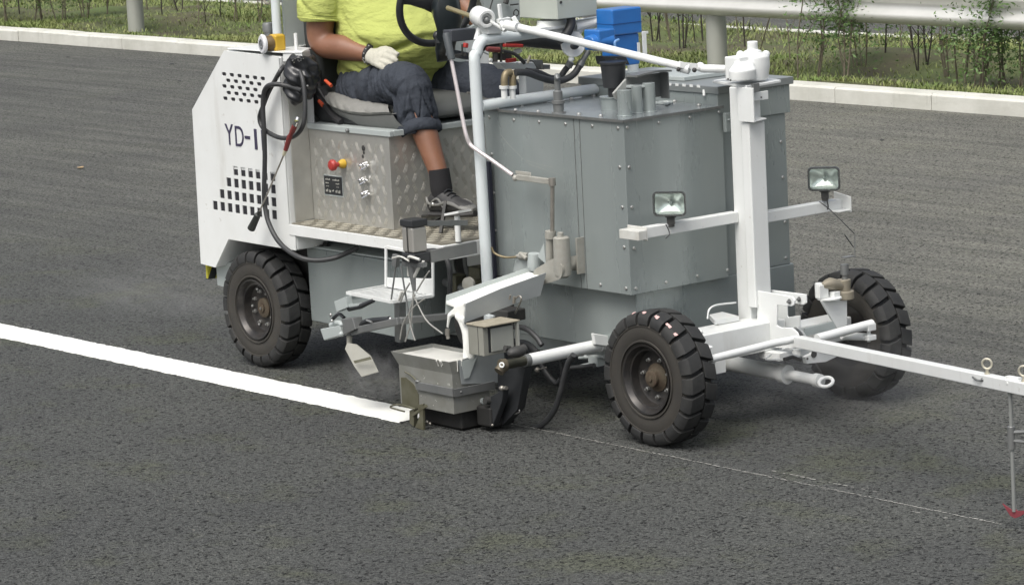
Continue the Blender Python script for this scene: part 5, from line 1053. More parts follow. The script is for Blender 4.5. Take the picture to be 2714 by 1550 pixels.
mb.prism([A(1300, 1050, y=-0.22), A(1335, 1030, y=-0.22), A(1330, 1065, y=-0.22), A(1305, 1130, y=-0.22), A(1292, 1120, y=-0.22)], (0, 0.03, 0)); mb.build('lift_bracket', M['black'], mc, bevel=0.004)
mb = MB(); mb.tube([A(1336, 1040, y=-0.2), A(1322, 1075, y=-0.2), A(1306, 1125, y=-0.2)], 0.016, 12); mb.tube([A(1305, 1060, y=-0.2), A(1285, 1062, y=-0.24)], [0.02, 0.014], 12); mb.build('lift_cylinder', D, mc)
mb = MB(); mb.tube([A(1326, 1028, y=-0.22), A(1343, 1028, y=-0.22)], 0.008, 10); mb.ball(A(1331, 1028, y=-0.225), 0.011); mb.ball(A(1305, 1126, y=-0.22), 0.006); mb.build('lift_pin', M['steel'], mc)
mb = MB(); mb.tube([A(1351, 1085, y=-0.16), A(1360, 1096, y=-0.16), A(1376, 1092, y=-0.16), A(1374, 1084, y=-0.16), A(1352, 1084, y=-0.16)], 0.003, 8, 4); mb.build('safety_clip', M['nut'], mc)
mb = MB(); mb.bar(A(1381, 1002, y=-0.10), A(1381, 982, y=-0.10), 0.022, 0.01, (1, 0, 0)); mb.build('amber_tag', mat('amber_tag', (0.35, 0.16, 0.05), 0.5), mc)
ja = A(1395, 955, x=-0.56); jb = A(1602, 911, x=-0.56); jc = A(1336, 967, x=-0.56)
mb = MB(); mb.tube([ja, jb], 0.0255, 20); mb.tube([jb-V((0, 0.03, 0)), jb+V((0, 0.02, 0))], 0.03, 16); sa = mb.build('swing_arm', M['white'], mc)
mb = MB(); mb.tube([jc, ja+V((0, -0.0, 0))], 0.02, 18); mb.build('arm_sleeve', mat('olive_black_sleeve', (0.055, 0.055, 0.04), 0.5, 0.3), sa)
mb = MB(); mb.lathe([(-0.012, 0.026), (0.012, 0.026)], ja, (0, 1, 0), 20); mb.build('arm_collar', M['dullsteel'], sa)
mb = MB(); mb.lathe([(-0.018, 0.026), (0.008, 0.026)], jc, (0.2, 1, 0), 26); mb.tube([jc, A(1322, 985, x=-0.56)], 0.022, 16); mb.build('arm_knuckle', mat('dark_bronze', (0.13, 0.11, 0.075), 0.55, 0.3, col2=(0.07, 0.06, 0.045), scale=25), sa)
mb = MB(); mb.torus(A(1330, 967, x=-0.53), (0.6, -0.8, 0.1), 0.0085, 0.0035, 20, 8); mb.build('knuckle_ring', W, sa)
mb = MB(); q = A(1370, 932, x=-0.50); mb.ball(q, 0.03, (1, 1.6, .8)); mb.tube([A(1338, 922, x=-0.55), A(1352, 924, x=-0.55)], 0.012, 10); mb.tube([A(1375, 930, x=-0.5), A(1390, 925, x=-0.5)], 0.022, 12); mb.build('arm_hub', D, sa)
mb = MB(); c = A(1577, 893, x=-0.53); mb.prism([A(1565, 882, x=-0.54), A(1605, 888, x=-0.54), A(1612, 918, x=-0.54), A(1570, 912, x=-0.54)], (0.02, 0, 0)); mb.build('arm_lug', W, mc, bevel=0.004)
# hoses around the box
H = M['hose']
def hose(pts, r, name='hose', m=H, parent=mc, kx=None, **kw):
    mb = MB(); mb.tube([A(u, v, **kw) for u, v in pts] if kx is None else [A(u, v, x=x) for (u, v), x in zip(pts, kx)], r, 12, 7); return mb.build(name, m, parent, smooth=60)
hose([(1350, 1132), (1378, 1140), (1412, 1138), (1445, 1118), (1470, 1085), (1485, 1040), (1495, 1000), (1505, 965), (1520, 940)], 0.0125, y=-0.05)
hose([(1360, 865), (1392, 870), (1420, 892), (1436, 915)], 0.0115, y=-0.02)
hose([(1362, 905), (1398, 912), (1425, 935)], 0.014, y=0.05)
hose([(1430, 955), (1450, 990), (1475, 1015), (1488, 1005)], 0.013, y=0.3)
hose([(1440, 970), (1452, 1000), (1478, 1016), (1490, 990), (1486, 960)], 0.010, y=0.35)
hose([(1505, 975), (1545, 972), (1575, 968)], 0.010, y=0.2)
mb = MB(); mb.ball(A(1347, 1131, y=-0.05), 0.014, (.7, .7, 1.4)); mb.tube([A(1362, 1135, y=-0.05), A(1370, 1138, y=-0.05)], 0.015, 12); mb.ball(A(1424, 980, y=0.1), 0.012); mb.tube([A(1424, 980, y=0.1), A(1448, 973, y=0.1)], 0.003, 8); mb.build('hose_coupling', M['steel'], mc)
mb = MB(); mb.tube([A(1540, 972, y=0.25), A(1568, 966, y=0.25)], 0.011, 10); mb.box(*[f for f in (A(1565, 980, y=0.25).x, A(1590, 980, y=0.25).x)], 0.24, 0.28, 0.22, 0.26); mb.tube([A(1535, 948, y=0.25), A(1600, 945, y=0.25)], 0.006, 8); mb.ball(A(1552, 946, y=0.25), .01); mb.build('brake_pipe', M['palegrey'], mc)
# ---------------- glass bead dispenser on the left of the box
yz = -0.30
def AB(u, v, dy=0.0): return A(u, v, y=yz+dy)
c = AB(1096, 640); mb = MB(); zc1 = AB(1096, 668).z; zc2 = AB(1096, 600).z
mb.box(c.x-0.042, c.x+0.036, yz-0.03, yz+0.045, zc1, zc2); mb.build('bead_cylinder', mat('anodised_cylinder', (0.40, 0.39, 0.36), 0.4, 0.5), mc, bevel=0.01)
mb = MB(); mb.box(c.x-0.045, c.x+0.04, yz-0.034, yz+0.05, zc2+0.0005, zc2+0.03); mb.box(c.x-0.045, c.x+0.045, yz-0.034, yz+0.055, zc1-0.04, zc1-0.0005); mb.build('cylinder_cap', M['black'], mc, bevel=0.005)
mb = MB(); mb.box(c.x+0.0, c.x+0.004, yz-0.0335, yz-0.031, zc1, zc2); mb.box(c.x-0.005, c.x-0.001, yz-0.0312, yz-0.0301, zc1, zc2); mb.build('cylinder_groove', D, mc)
mb = MB(); mb.bar(AB(1128, 592, .05), A(1235, 590, y=0.0), 0.02, 0.022); mb.bar(AB(1140, 680, .05), A(1260, 655, y=0.0), 0.02, 0.05); mb.build('cylinder_arm', M['dullsteel'], mc)
# white bracket with grated shelf
y0_ = -0.115; P4 = [A(1023, 654, y=y0_), A(1147, 678, y=y0_), A(1148, 785, y=y0_), A(1023, 760, y=y0_)]
def seg(mb, a, b, w, d=0.006): mb.bar(a, b, d, w, (b-a).cross(V((0, 1, 0))))
mb = MB(); seg(mb, P4[0], P4[3], 0.014, 0.008); seg(mb, P4[1], P4[2], 0.014, 0.008); seg(mb, P4[0], P4[1], 0.014, 0.008)
mb.prism([P4[3]+V((0, 0.002, 0)), P4[2]+V((0, 0.002, 0)), P4[2]+V((0, 0.002, 0.075)), P4[3]+V((0, 0.002, 0.04))], (0, 0.004, 0)); bk = mb.build('step_bracket', W, mc, bevel=0.003)
zsf = P4[2].z; Sh = [P4[3], P4[2], V((P4[2].x, -0.34, zsf)), V((P4[3].x, -0.34, P4[3].z))]
s4 = [A(1023, 758, z=zsf), A(1147, 784, z=zsf), A(1038, 800, z=zsf), A(920, 776, z=zsf)]
mb = MB()
for k in range(4): mb.bar(s4[k], s4[(k+1) % 4], 0.012, 0.012)
nb = 13
for k in range(1, nb): a_ = s4[0].lerp(s4[1], k/nb); b_ = s4[3].lerp(s4[2], k/nb); mb.bar(a_, b_, 0.012, 0.004)
for k in range(1, 5): a_ = s4[0].lerp(s4[3], k/5); b_ = s4[1].lerp(s4[2], k/5); mb.bar(a_-V((0, 0, .003)), b_-V((0, 0, .003)), 0.006, 0.004)
mb.build('step_grating', W, bk)
mb = MB(); mb.bar(AB(1062, 905, .08), AB(1060, 800, .08), 0.035, 0.035, (1, 0, 0)); mb.build('dispenser_post', M['dullsteel'], mc)
# dark braces, tapering nozzle, thin tubes
mb = MB(); mb.tube([AB(1049, 704), AB(1037, 793)], 0.004, 8); mb.tube([AB(1062, 704), AB(1075, 782), AB(1085, 844), AB(1099, 899)], 0.0042, 8, 4); mb.tube([AB(1089, 690), AB(1092, 715), AB(1098, 772)], [0.018, 0.017, 0.007], 12); mb.bar(AB(1072, 697), AB(1125, 702), 0.03, 0.02); mb.bar(AB(1048, 705), AB(1050, 675), 0.02, 0.03, (1, 0, 0)); mb.build('spray_nozzle', M['dullsteel'], mc, bevel=0.001)
mb = MB(); mb.tube([AB(1112, 704), AB(1098, 734)], 0.007, 8); mb.tube([AB(1122, 692), AB(1119, 706)], 0.006, 8); mb.tube([AB(1082, 705), AB(1083, 732)], 0.006, 8); mb.tube([AB(1066, 772), AB(1057, 796)], 0.006, 8); mb.tube([AB(1082, 686, -.04), AB(1086, 680, -.05), AB(1112, 688, -.04)], 0.006, 8, 3); mb.tube([AB(1040, 684, -.04), AB(1062, 680, -.045), AB(1084, 692, -.05)], 0.004, 8, 3); mb.build('tube_ferrule', M['offwhite'], mc)
AT = mat('clear_grey_air_tube', (0.27, 0.27, 0.25), 0.35)
for P_ in ([(1096, 772), (1093, 820), (1088, 860), (1074, 904)], [(1096, 780), (1109, 810), (1133, 852), (1173, 884)], [(1138, 718), (1120, 745), (1104, 772)], [(1124, 792), (1094, 817), (1069, 857), (1060, 899)], [(1086, 750), (1072, 775), (1062, 800)], [(1100, 780), (1085, 830), (1090, 870), (1100, 902)]):
    hose(P_, 0.0034, 'air_tube', AT, y=yz-0.01)
# dispenser arm and head
mb = MB(); mb.bar(AB(935, 878), AB(1060, 850), 0.03, 0.032); mb.bar(AB(1060, 850), A(1185, 838, y=-0.1), 0.03, 0.028); mb.build('dispenser_arm', M['dullsteel'], mc, bevel=0.004)
mb = MB(); mb.prism([AB(904, 845, -.03), AB(934, 843, -.03), AB(942, 872, -.03), AB(910, 888, -.03)], (0, 0.05, 0)); mb.build('head_plate', M['dullsteel'], mc, bevel=0.003)
mb = MB(); mb.prism([AB(848, 872, -.02), AB(900, 862, -.02), AB(906, 888, -.02), AB(858, 902, -.02)], (0, 0.06, 0)); mb.tube([AB(876, 862), AB(900, 855), AB(910, 870)], 0.012, 10, 4); mb.ball(AB(905, 885, -.03), 0.012); mb.ball(AB(905, 860, -.03), 0.010); mb.build('dispenser_head', M['palegrey'], mc, bevel=0.004)
mb = MB(); mb.ball(AB(877, 835, -.02), 0.006, (1, 1, 1.5)); mb.ball(AB(880, 850, -.02), 0.007); mb.build('head_screw', M['nut'], mc)
mb = MB(); mb.tube([AB(882, 845), AB(898, 832), AB(912, 842)], 0.008, 8, 3); mb.tube([AB(955, 862), AB(972, 852), AB(1033, 846)], [0.008, 0.013, 0.013], 12, 3); mb.tube([AB(925, 818), AB(955, 812), AB(990, 796)], [0.012, 0.011, 0.009], 10); mb.build('adjust_handle', M['black'], mc)
mb = MB(); mb.prism([AB(885, 799, -.02), AB(917, 786, -.02), AB(921, 815, -.02), AB(892, 827, -.02)], (0, 0.03, 0)); mb.bar(AB(918, 792), AB(970, 782, .1), 0.02, 0.014); mb.bar(AB(920, 812), AB(955, 806), 0.02, 0.012); mb.build('bead_flap', M['palegrey'], mc, bevel=0.002)
mb = MB(); mb.tube([AB(972, 848, -.014), AB(986, 854, -.016)], 0.005, 8); mb.ball(AB(1035, 847), 0.012, (.7, .7, 1)); mb.build('handle_clip', M['nut'], mc)
# scoop shaped spreader hanging from the head
t0, t1, t2_, t3_ = AB(918, 914), AB(946, 912), AB(1002, 975), AB(955, 998)
mb = MB(); mb.prism([AB(914, 924, -.03), AB(920, 908, -.03), AB(945, 912, -.0), AB(982, 942, .02), AB(1003, 985, .02), AB(958, 998, -.02), AB(938, 970, -.03)], (0.0, 0.004, -0.002)); mb.tube([AB(926, 890), AB(926, 915)], 0.012, 10); sp_ = mb.build('bead_spreader', mat('pale_dusty_scoop', (0.36, 0.36, 0.32), 0.55, 0.15, col2=(0.25, 0.24, 0.2), scale=12), mc, bevel=0.001)
mb = MB(); mb.prism([AB(937, 956, -.04), AB(980, 945, -.01), AB(984, 952, -.01), AB(940, 963, -.04)], (0, 0.002, 0)); mb.build('spreader_slot', M['olive'], sp_)
# ---------------- machinery beyond the hoop: control cabinet, pumps, blue motor, hoses
ky = 0.42; k0 = A(1478, 53, y=ky); ka = A(1378, 53, y=ky); LG = mat('light_green_grey_cabinet', (0.42, 0.45, 0.40), 0.4, col2=(0.36, 0.39, 0.36), scale=4, amt=0.5, coat=0.15)
kyy = A(1583, 24, x=k0.x).y
mb = MB(); mb.box(ka.x, k0.x, ky, kyy, k0.z, k0.z+0.32); kc = mb.build('control_cabinet', LG, mc, bevel=0.004)
mb = MB(); c = A(1486, 7, x=k0.x); mb.lathe([(0, 0.006), (0.004, 0.006)], V((k0.x, c.y, c.z)), (1, 0, 0), 10); mb.build('cabinet_lock', M['dark'], kc)
mb = MB(); ce = A(1465, 84, x=k0.x-0.13); mb.lathe([(-0.02, 0.075), (0, 0.085), (0.008, 0.07), (0.05, 0.065)], ce, (0, 0, 1), 26); mb.obox(A(1405, 86, x=-1.0), (-0.1, 0, 0), (0, 0.22, 0), (0, 0, 0.012)); mb.build('cabinet_stand', W, mc)
GP = M['palegrey']
mb = MB(); p = A(1275, 60, x=-1.45); mb.prism([A(1270, -20, x=-1.45), A(1352, -20, x=-1.45), A(1352, 52, x=-1.45), A(1330, 62, x=-1.45), A(1305, 66, x=-1.45)], (-0.02, 0, 0)); mb.prism([A(1352, -20, x=-1.5), A(1378, -20, x=-1.5), A(1378, 55, x=-1.5), A(1352, 50, x=-1.5)], (-0.02, 0, 0)); mb.prism([A(1180+40, 90, x=-1.6), A(1270, 60, x=-1.6), A(1300, 95, x=-1.6), A(1240, 100, x=-1.6)], (-0.02, 0, 0)); mb.build('dashboard', GP, mc)
mb = MB(); mb.obox(A(1352, 16, x=-1.44), (0.004, 0, 0), (0, 0.045, 0), (0, 0, 0.006)); mb.tube([A(1306, 0, x=-1.43), A(1294, 40, x=-1.43)], 0.003, 6); mb.tube([A(1343, 0, x=-1.43), A(1340, 10, x=-1.43)], 0.012, 8); mb.torus(A(1368, 35, x=-1.44), (1, 0, 0), 0.014, 0.003, 20, 6); mb.build('dashboard_trim', D, mc)
# big black hose, curved hoses
hose([(1258, 150), (1275, 122), (1310, 110), (1370, 107), (1430, 112), (1490, 118)], 0.0265, 'suction_hose', x=-1.25)
hose([(1514, 40), (1512, 68), (1500, 92), (1480, 108)], 0.020, 'suction_hose', x=-0.98)
mb = MB(); dc = A(1517, 118, x=-1.0); mb.lathe([(0, 0.055), (0.012, 0.055)], dc, (1, -.3, 0.1), 32); mb.build('pulley_disc', W, mc, bevel=0.003)
mb = MB(); mb.ball(A(1523, 122, x=-0.965), 0.024, (.4, 1, .7)); mb.build('disc_hub', M['black'], mc)
mb = MB(); mb.tube([A(1525, 70, x=-1.0), A(1630, 50, x=-0.95)], 0.021, 16); mb.ball(A(1514, 157, x=-1.0), 0.013); mb.tube([A(1522, 98, x=-1.02), A(1540, 68, x=-1.0)], 0.02, 12); mb.build('pump_pipe', W, mc)
hose([(1366, 192), (1398, 194), (1432, 206), (1462, 214), (1492, 213), (1520, 198), (1538, 172)], 0.0145, 'fuel_hose', x=-1.0)
hose([(1395, 188), (1430, 194), (1460, 207), (1484, 204), (1498, 186), (1510, 172)], 0.013, 'fuel_hose', x=-1.08)
mb = MB(); mb.tube([A(1538, 172, x=-1.0), A(1560, 135, x=-0.98)], 0.012, 12); mb.tube([A(1536, 176, x=-1.0), A(1542, 164, x=-1.0)], 0.0165, 12); mb.tube([A(1506, 178, x=-1.08), A(1513, 164, x=-1.07)], 0.0165, 12); mb.build('hose_clamp', M['dullsteel'], mc)
BR = M['brass']
for (u, dx) in ((1340, 0), (1362, 0.0)):
    mb = MB(); mb.tube([A(u-3, 230, x=-1.02), A(u-3, 208, x=-1.02), A(u+2, 195, x=-1.02), A(u+14, 192, x=-1.02)], 0.0155, 12, 4); mb.build('brass_elbow', BR, mc)
    mb = MB(); cq = A(u-3, 262, x=-1.02); mb.lathe([(0, 0.013), (0.04, 0.013), (0.042, 0.019), (0.055, 0.02)], cq, (0, 0, 1), 18); mb.build('riser_pipe', W, mc)
wire([cfit, cfit+V((0, 0, 0.02)), A(1480, 205, x=-0.95)], 'fitting_neck', 0.011, M['dullsteel'])
# red valve handles
mb = MB(); mb.tube([A(1290, 132, x=-1.2), A(1296, 131, x=-1.2), A(1322, 133, x=-1.2)], [0.008, 0.012, 0.0125], 14); mb.build('valve_handle', M['darkred'], mc)
mb = MB(); mb.bar(A(1335, 121, x=-1.22), A(1384, 122, x=-1.22), 0.02, 0.014); mb.bar(A(1342, 162, x=-1.2), A(1366, 159, x=-1.2), 0.02, 0.016); mb.bar(A(1230, 120, x=-1.2), A(1238, 122, x=-1.2), 0.02, 0.02); mb.build('valve_handle', M['red'], mc, bevel=0.003)
mb = MB(); mb.tube([A(1328, 115, x=-1.2), A(1328, 165, x=-1.2)], 0.006, 10); mb.bar(A(1315, 150, x=-1.22), A(1350, 152, x=-1.22), 0.03, 0.03); mb.tube([A(1312, 140, x=-1.2), A(1312, 165, x=-1.2)], 0.012, 10); mb.build('valve_body', M['dark'], mc)
mb = MB(); mb.ball(A(1372, 136, x=-1.25), 0.02, (.5, 1.2, .6)); mb.ball(A(1300, 160, x=-1.2), 0.010); mb.ball(A(1378, 168, x=-1.2), 0.007); mb.build('valve_knob', W, mc)
hose([(1334, 136), (1360, 142), (1378, 155), (1390, 168)], 0.008, 'fuel_hose', x=-1.18)
wire([A(1270, 120, x=-1.16), A(1280, 137, x=-1.17), A(1294, 145, x=-1.18)], 'thin_cable', 0.003, GP)
wire([A(1338, 98, x=-1.1), A(1339, 116, x=-1.12)], 'thin_cable', 0.003, W)
# body panels under them
mb = MB(); mb.prism([A(1322, 165, x=-1.30), A(1415, 165, x=-1.30), A(1425, 183, x=-1.30), A(1340, 185, x=-1.30)], (-0.06, 0, 0)); mb.prism([A(1392, 190, x=-1.28), A(1425, 188, x=-1.28), A(1442, 215, x=-1.28), A(1442, 300, x=-1.28), A(1396, 300, x=-1.28)], (-0.05, 0, 0)); mb.build('engine_cover', mat('engine_cover_paint', (0.50, 0.53, 0.54), 0.4), mc, bevel=0.006)
mb = MB(); mb.prism([A(1412, 160, x=-1.32), A(1438, 160, x=-1.32), A(1442, 185, x=-1.32), A(1428, 185, x=-1.32)], (-0.1, 0, 0)); mb.prism([A(1440, 172, x=-1.3), A(1458, 172, x=-1.3), A(1458, 184, x=-1.3), A(1442, 184, x=-1.3)], (-0.1, 0, 0)); mb.build('cover_bracket', M['dullsteel'], mc)
mb = MB(); mb.tube([A(1398, 168, x=-1.2), A(1405, 148, x=-1.2)], 0.006, 8); mb.build('dipstick', M['beige'], mc)
# blue geared motor with a flanged second housing
xm = -0.80; BL = M['blue']
def AM(u, v, x=xm): return A(u, v, x=x)
c = AM(1664, 60); zt1, zm1, zb1 = AM(1664, 22).z, AM(1664, 92).z, AM(1664, 175).z
mb = MB(); mb.box(xm-0.11, xm, AM(1624, 60).y, AM(1702, 60).y, zm1, zt1); bmr = mb.build('blue_motor', BL, mc, bevel=0.008)
mb = MB(); mb.box(xm-0.10, xm-0.01, AM(1632, 60).y, AM(1696, 60).y, zb1, zm1-0.0005); mb.build('motor_body', BL, bmr, bevel=0.005)
mb = MB(); mb.box(xm-0.112, xm+0.002, AM(1624, 60).y-0.001, AM(1702, 60).y+0.001, AM(1664, 62).z, AM(1664, 62).z+0.002); mb.build('motor_seam', mat('blue_seam', (0.01, 0.05, 0.17), 0.5), bmr)
mb = MB(); mb.box(xm+0.0, xm+0.10, AM(1588, 100, xm+.1).y, AM(1632, 100, xm+.1).y, AM(1600, 135, xm+.1).z, AM(1600, 80, xm+.1).z); mb.loft([(AM(1612, 108, xm+.06), V((0.05, 0, 0)), V((0, 0, 0.04))), (AM(1580, 110, xm+.06), V((0.042, 0, 0)), V((0, 0, 0.032))), (AM(1558, 113, xm+.06), V((0.035, 0, 0)), V((0, 0, 0.026)))], 20); mb.build('motor_gearbox', BL, bmr, bevel=0.006)
mb = MB(); mb.tube([AM(1630, 128, xm+.11), AM(1630, 112, xm+.11), AM(1640, 106, xm+.11)], 0.006, 8, 3); mb.build('lifting_eye', mat('pale_blue_paint', (0.15, 0.3, 0.55), 0.4), bmr)
mb = MB(); mb.box(xm+0.005, xm+0.012, AM(1699, 90).y, AM(1708, 90).y, AM(1700, 150).z, AM(1700, 85).z); mb.box(xm+0.01, xm+0.014, AM(1684, 110).y, AM(1690, 110).y, AM(1688, 148).z, AM(1688, 113).z); mb.bar(AM(1702, 87), AM(1716, 86), 0.01, 0.01); mb.build('motor_bracket', W, mc)
mb = MB(); mb.ball(AM(1575, 122, xm+.1), 0.022, (.6, 1.2, .5)); mb.build('motor_plug', GP, mc)
mb = MB(); mb.prism([AM(1600, 150, -0.7), AM(1660, 150, -0.7), AM(1670, 172, -0.7), AM(1606, 172, -0.7)], (-0.06, 0, 0)); mb.ball(AM(1633, 158, -0.66), 0.004); mb.build('coupling_guard', M['black'], mc, bevel=0.004)
# ---------------- steering column and wheel
wc = A(1158, 8, y=0.36); nx_ = V((-1, 0.12, 0.30)).normalized()
mb = MB(); mb.torus(wc, nx_, 0.188, 0.0165, 56, 14); swh = mb.build('steering_wheel', M['black'], mc)
mb = MB(); a_ = nx_.orthogonal().normalized(); 
for ang in (100, 215, 330):
    rot = Matrix.Rotation(math.radians(ang), 3, nx_); d = rot @ nx_.cross(V((0, 1, 0))).normalized(); s_ = d.cross(nx_); 
    mb.loft([(wc-nx_*0.025, s_*0.05, nx_*0.016), (wc-nx_*0.02+d*0.07, s_*0.032, nx_*0.012), (wc+d*0.14-nx_*0.008, s_*0.024, nx_*0.010), (wc+d*0.185, s_*0.03, nx_*0.010)], 14)
mb.lathe([(0.0, 0.04), (-0.05, 0.055), (-0.055, 0.03)], wc, nx_, 24); mb.build('wheel_spokes', M['black'], swh)
mb = MB(); mb.loft([(wc-nx_*0.04, V((0, 0.055, 0)), V((0.02, 0, 0.06))), (A(1185, 30, y=0.33), V((0, 0.07, 0)), V((0.03, 0, 0.085))), (A(1192, 70, y=0.33), V((0, 0.06, 0)), V((0.05, 0, 0.03))), (A(1180, 128, y=0.34), V((0, 0.045, 0)), V((0.045, 0, 0.01))), (A(1182, 160, y=0.36), V((0, 0.04, 0)), V((0.04, 0, 0.01)))], 20); mb.build('steering_column', M['black'], mc, smooth=60)
bpy.data.objects['steering_column'].data.materials[0] = mat('dark_green_black_plastic', (0.012, 0.017, 0.019), 0.35)
mb = MB(); mb.ball(A(1160, 95, y=0.3), 0.022); mb.tube([A(1162, 95, y=0.3), A(1165, 115, y=0.3)], 0.018, 10); mb.build('horn_button', M['black'], mc)
mb = MB(); mb.bar(A(1185, 96, x=-1.35), A(1250, 90, x=-1.35), 0.06, 0.05); mb.bar(A(1190, 140, x=-1.4), A(1240, 150, x=-1.4), 0.05, 0.03); mb.build('column_shroud', mat('slate_plastic', (0.05, 0.055, 0.065), 0.5), mc, bevel=0.004)
mb = MB(); mb.tube([A(1238, 246, x=-1.35), A(1252, 246, x=-1.35)], 0.004, 8); mb.tube([A(1265, 265, x=-1.3), A(1310, 262, x=-1.3)], 0.004, 8); mb.build('small_lever', M['steel'], mc)
# platform front flange marks and side items
mb = MB(); 
for (u, v, w_) in [(1199, 667, .02), (1210, 671, .008)]: c = A(u, v, x=-1.2815); mb.bar(c+V((0, -0.008, -0.012)), c+V((0, 0.008, 0.012)), 0.002, w_*.4, (1, 0, 0))
c = A(1252, 662, x=-1.2815); mb.tube([c+V((0, -.02, -.015)), c+V((0.0, 0, -.01)), c+V((0, 0.005, .012)), c+V((0, .02, .018))], 0.003, 6, 3); mb.build('flange_slot', M['letter'], plat)
hose([(1135, 664), (1158, 664), (1178, 678), (1190, 705), (1193, 740), (1192, 780)], 0.011, y=0.0)
mb = MB(); mb.box(A(1284, 600, y=0.165).x, A(1306, 600, y=0.165).x, 0.16, 0.175, 0.30, 1.05); mb.build('frame_upright', mat('deep_blue_black', (0.018, 0.02, 0.035), 0.6), mc)
mb = MB(); mb.lathe([(0, 0.03), (0.015, 0.03)], A(1245, 752, y=0.1), (0.3, -1, 0), 20); mb.build('adjuster_knob', CM, mc)
# ================================================================ the driver
pn = empty('person', (-2.2, 0.5, 0.75))
tag(pn, 'driver in yellow green T-shirt, rolled-up slate trousers and cotton gloves sitting at the wheel', 'person')
def bone(mb, pts, rad, n=18, sm=6, sx=1.0): mb.tube(pts, rad, n, sm, sx)
hipR, kneeR, ankR = V((-2.30, 0.37, 1.275)), A(1092, 222, y=0.30), A(1166, 470, y=0.30)
hipL, kneeL, ankL = V((-2.30, 0.68, 1.275)), A(1322, 232, y=0.84), A(1300, 430, y=0.72)
ankL = A(1288, 470, y=0.82)
shR, elR, wrR = V((-2.43, 0.27, 1.80)), A(852, 112, y=0.235), A(988, 148, y=0.31)
shL, elL = V((-2.40, 0.82, 1.80)), V((-2.05, 0.87, 1.55)); wrL = A(1262, 8, x=-1.80)
# body: arms, legs, neck and head in one surface
mb = MB()
mb.tube([shR, shR*0.5+elR*0.5+V((0, -0.005, 0)), elR, elR*0.55+wrR*0.45, wrR], [0.07, 0.068, 0.058, 0.058, 0.033], 18, 6)
mb.tube([shL, elL, wrL], [0.062, 0.05, 0.03], 18, 6)
for (k_, a_) in ((kneeR, ankR), (kneeL, ankL)):
    mb.tube([k_+V((-0.12, 0, 0)), k_, k_*0.72+a_*0.28+V((-0.022, 0, 0)), k_*0.45+a_*0.55+V((-0.012, 0, 0)), a_], [0.045, 0.055, 0.064, 0.057, 0.041], 18, 6)
    mb.tube([a_, a_+V((0.0, 0, -0.06))], [0.034, 0.025], 12)
ch_ = V((-2.38, 0.545, 1.62))
mb.loft([(V((-2.35, 0.54, 1.3)), V((0.15, 0, 0)), V((0, 0.2, 0))), (ch_, V((0.12, 0, 0)), V((0, 0.19, 0))), (V((-2.40, 0.545, 1.84)), V((0.09, 0, 0)), V((0, 0.17, 0))), (V((-2.39, 0.545, 1.90)), V((0.06, 0, 0)), V((0, 0.07, 0))), (V((-2.36, 0.545, 1.98)), V((0.055, 0, 0)), V((0, 0.055, 0)))], 24)
hd = V((-2.33, 0.545, 2.085)); mb.ball(hd, 0.1, (0.98, 0.78, 1.2), 20); mb.ball(hd+V((0.03, 0, -0.06)), 0.075, (0.9, 0.75, 0.8), 16)
mb.ball(hd+V((0.105, 0, -0.015)), 0.018, (1, .7, 1.3)); mb.ball(hd+V((0.085, 0, -0.065)), 0.02, (.7, 1.4, .5))
for s in (-1, 1): mb.ball(hd+V((-0.005, s*0.08, -0.01)), 0.02, (1, .4, 1.5))
me = baked(mb, 0.009, 6, 0.6); body = finish(me, 'body', M['skin'], pn, 0, 80)
mb = MB(); mb.ball(hd+V((-0.015, 0, 0.03)), 0.103, (1.0, 0.84, 1.13), 18); mb.build('hair', M['hair'], pn)
for s in (-1, 1): mb = MB(); mb.ball(hd+V((0.088, s*0.032, 0.012)), 0.009); mb.build('eye', M['hair'], body)
# shirt
mb = MB()
mb.loft([(V((-2.35, 0.54, 1.27)), V((0.185, 0, 0)), V((0, 0.21, 0))), (V((-2.31, 0.53, 1.35)), V((0.235, 0, 0)), V((0, 0.245, 0))), (V((-2.27, 0.53, 1.44)), V((0.275, 0, 0.02)), V((0, 0.26, 0))), (V((-2.27, 0.53, 1.54)), V((0.275, 0, 0)), V((0, 0.262, 0))), (V((-2.32, 0.54, 1.66)), V((0.225, 0, 0)), V((0, 0.25, 0))), (V((-2.37, 0.545, 1.78)), V((0.16, 0, 0)), V((0, 0.25, 0))), (V((-2.39, 0.545, 1.86)), V((0.10, 0, 0)), V((0, 0.17, 0))), (V((-2.385, 0.545, 1.90)), V((0.075, 0, 0)), V((0, 0.085, 0)))], 30)
slR = elR+V((-0.012, 0.006, 0.098)); mb.tube([shR+V((0, 0.03, 0)), shR*0.5+slR*0.5+V((0, -0.01, 0)), slR], [0.09, 0.098, 0.100], 22, 5)
slL = shL*0.4+elL*0.6; mb.tube([shL+V((0, -0.03, 0)), slL], [0.09, 0.092], 22, 5)
me = baked(mb, 0.009, 5, 0.6)
def shirt_fold(p, n):
    d = 0.0
    # soft drag folds running from the belly towards the back and shoulder
    s = p.x*0.8+p.z*1.5+0.12*math.sin(p.y*9)
    q_ = (0.55+0.45*math.sin(p.x*7+p.y*9)); d += 0.006*math.sin(s*22+1.3*math.sin(p.x*11+p.z*7))*q_-0.026*q_*math.exp(-((math.sin(s*10+0.9*math.sin(p.x*9+p.z*5))/0.2)**2))
    if p.z < 1.46: d += 0.007*math.sin(p.z*75+p.x*10+2*math.sin(p.x*8))*min(1, (1.46-p.z)*9)
    return d
displace(me, shirt_fold)
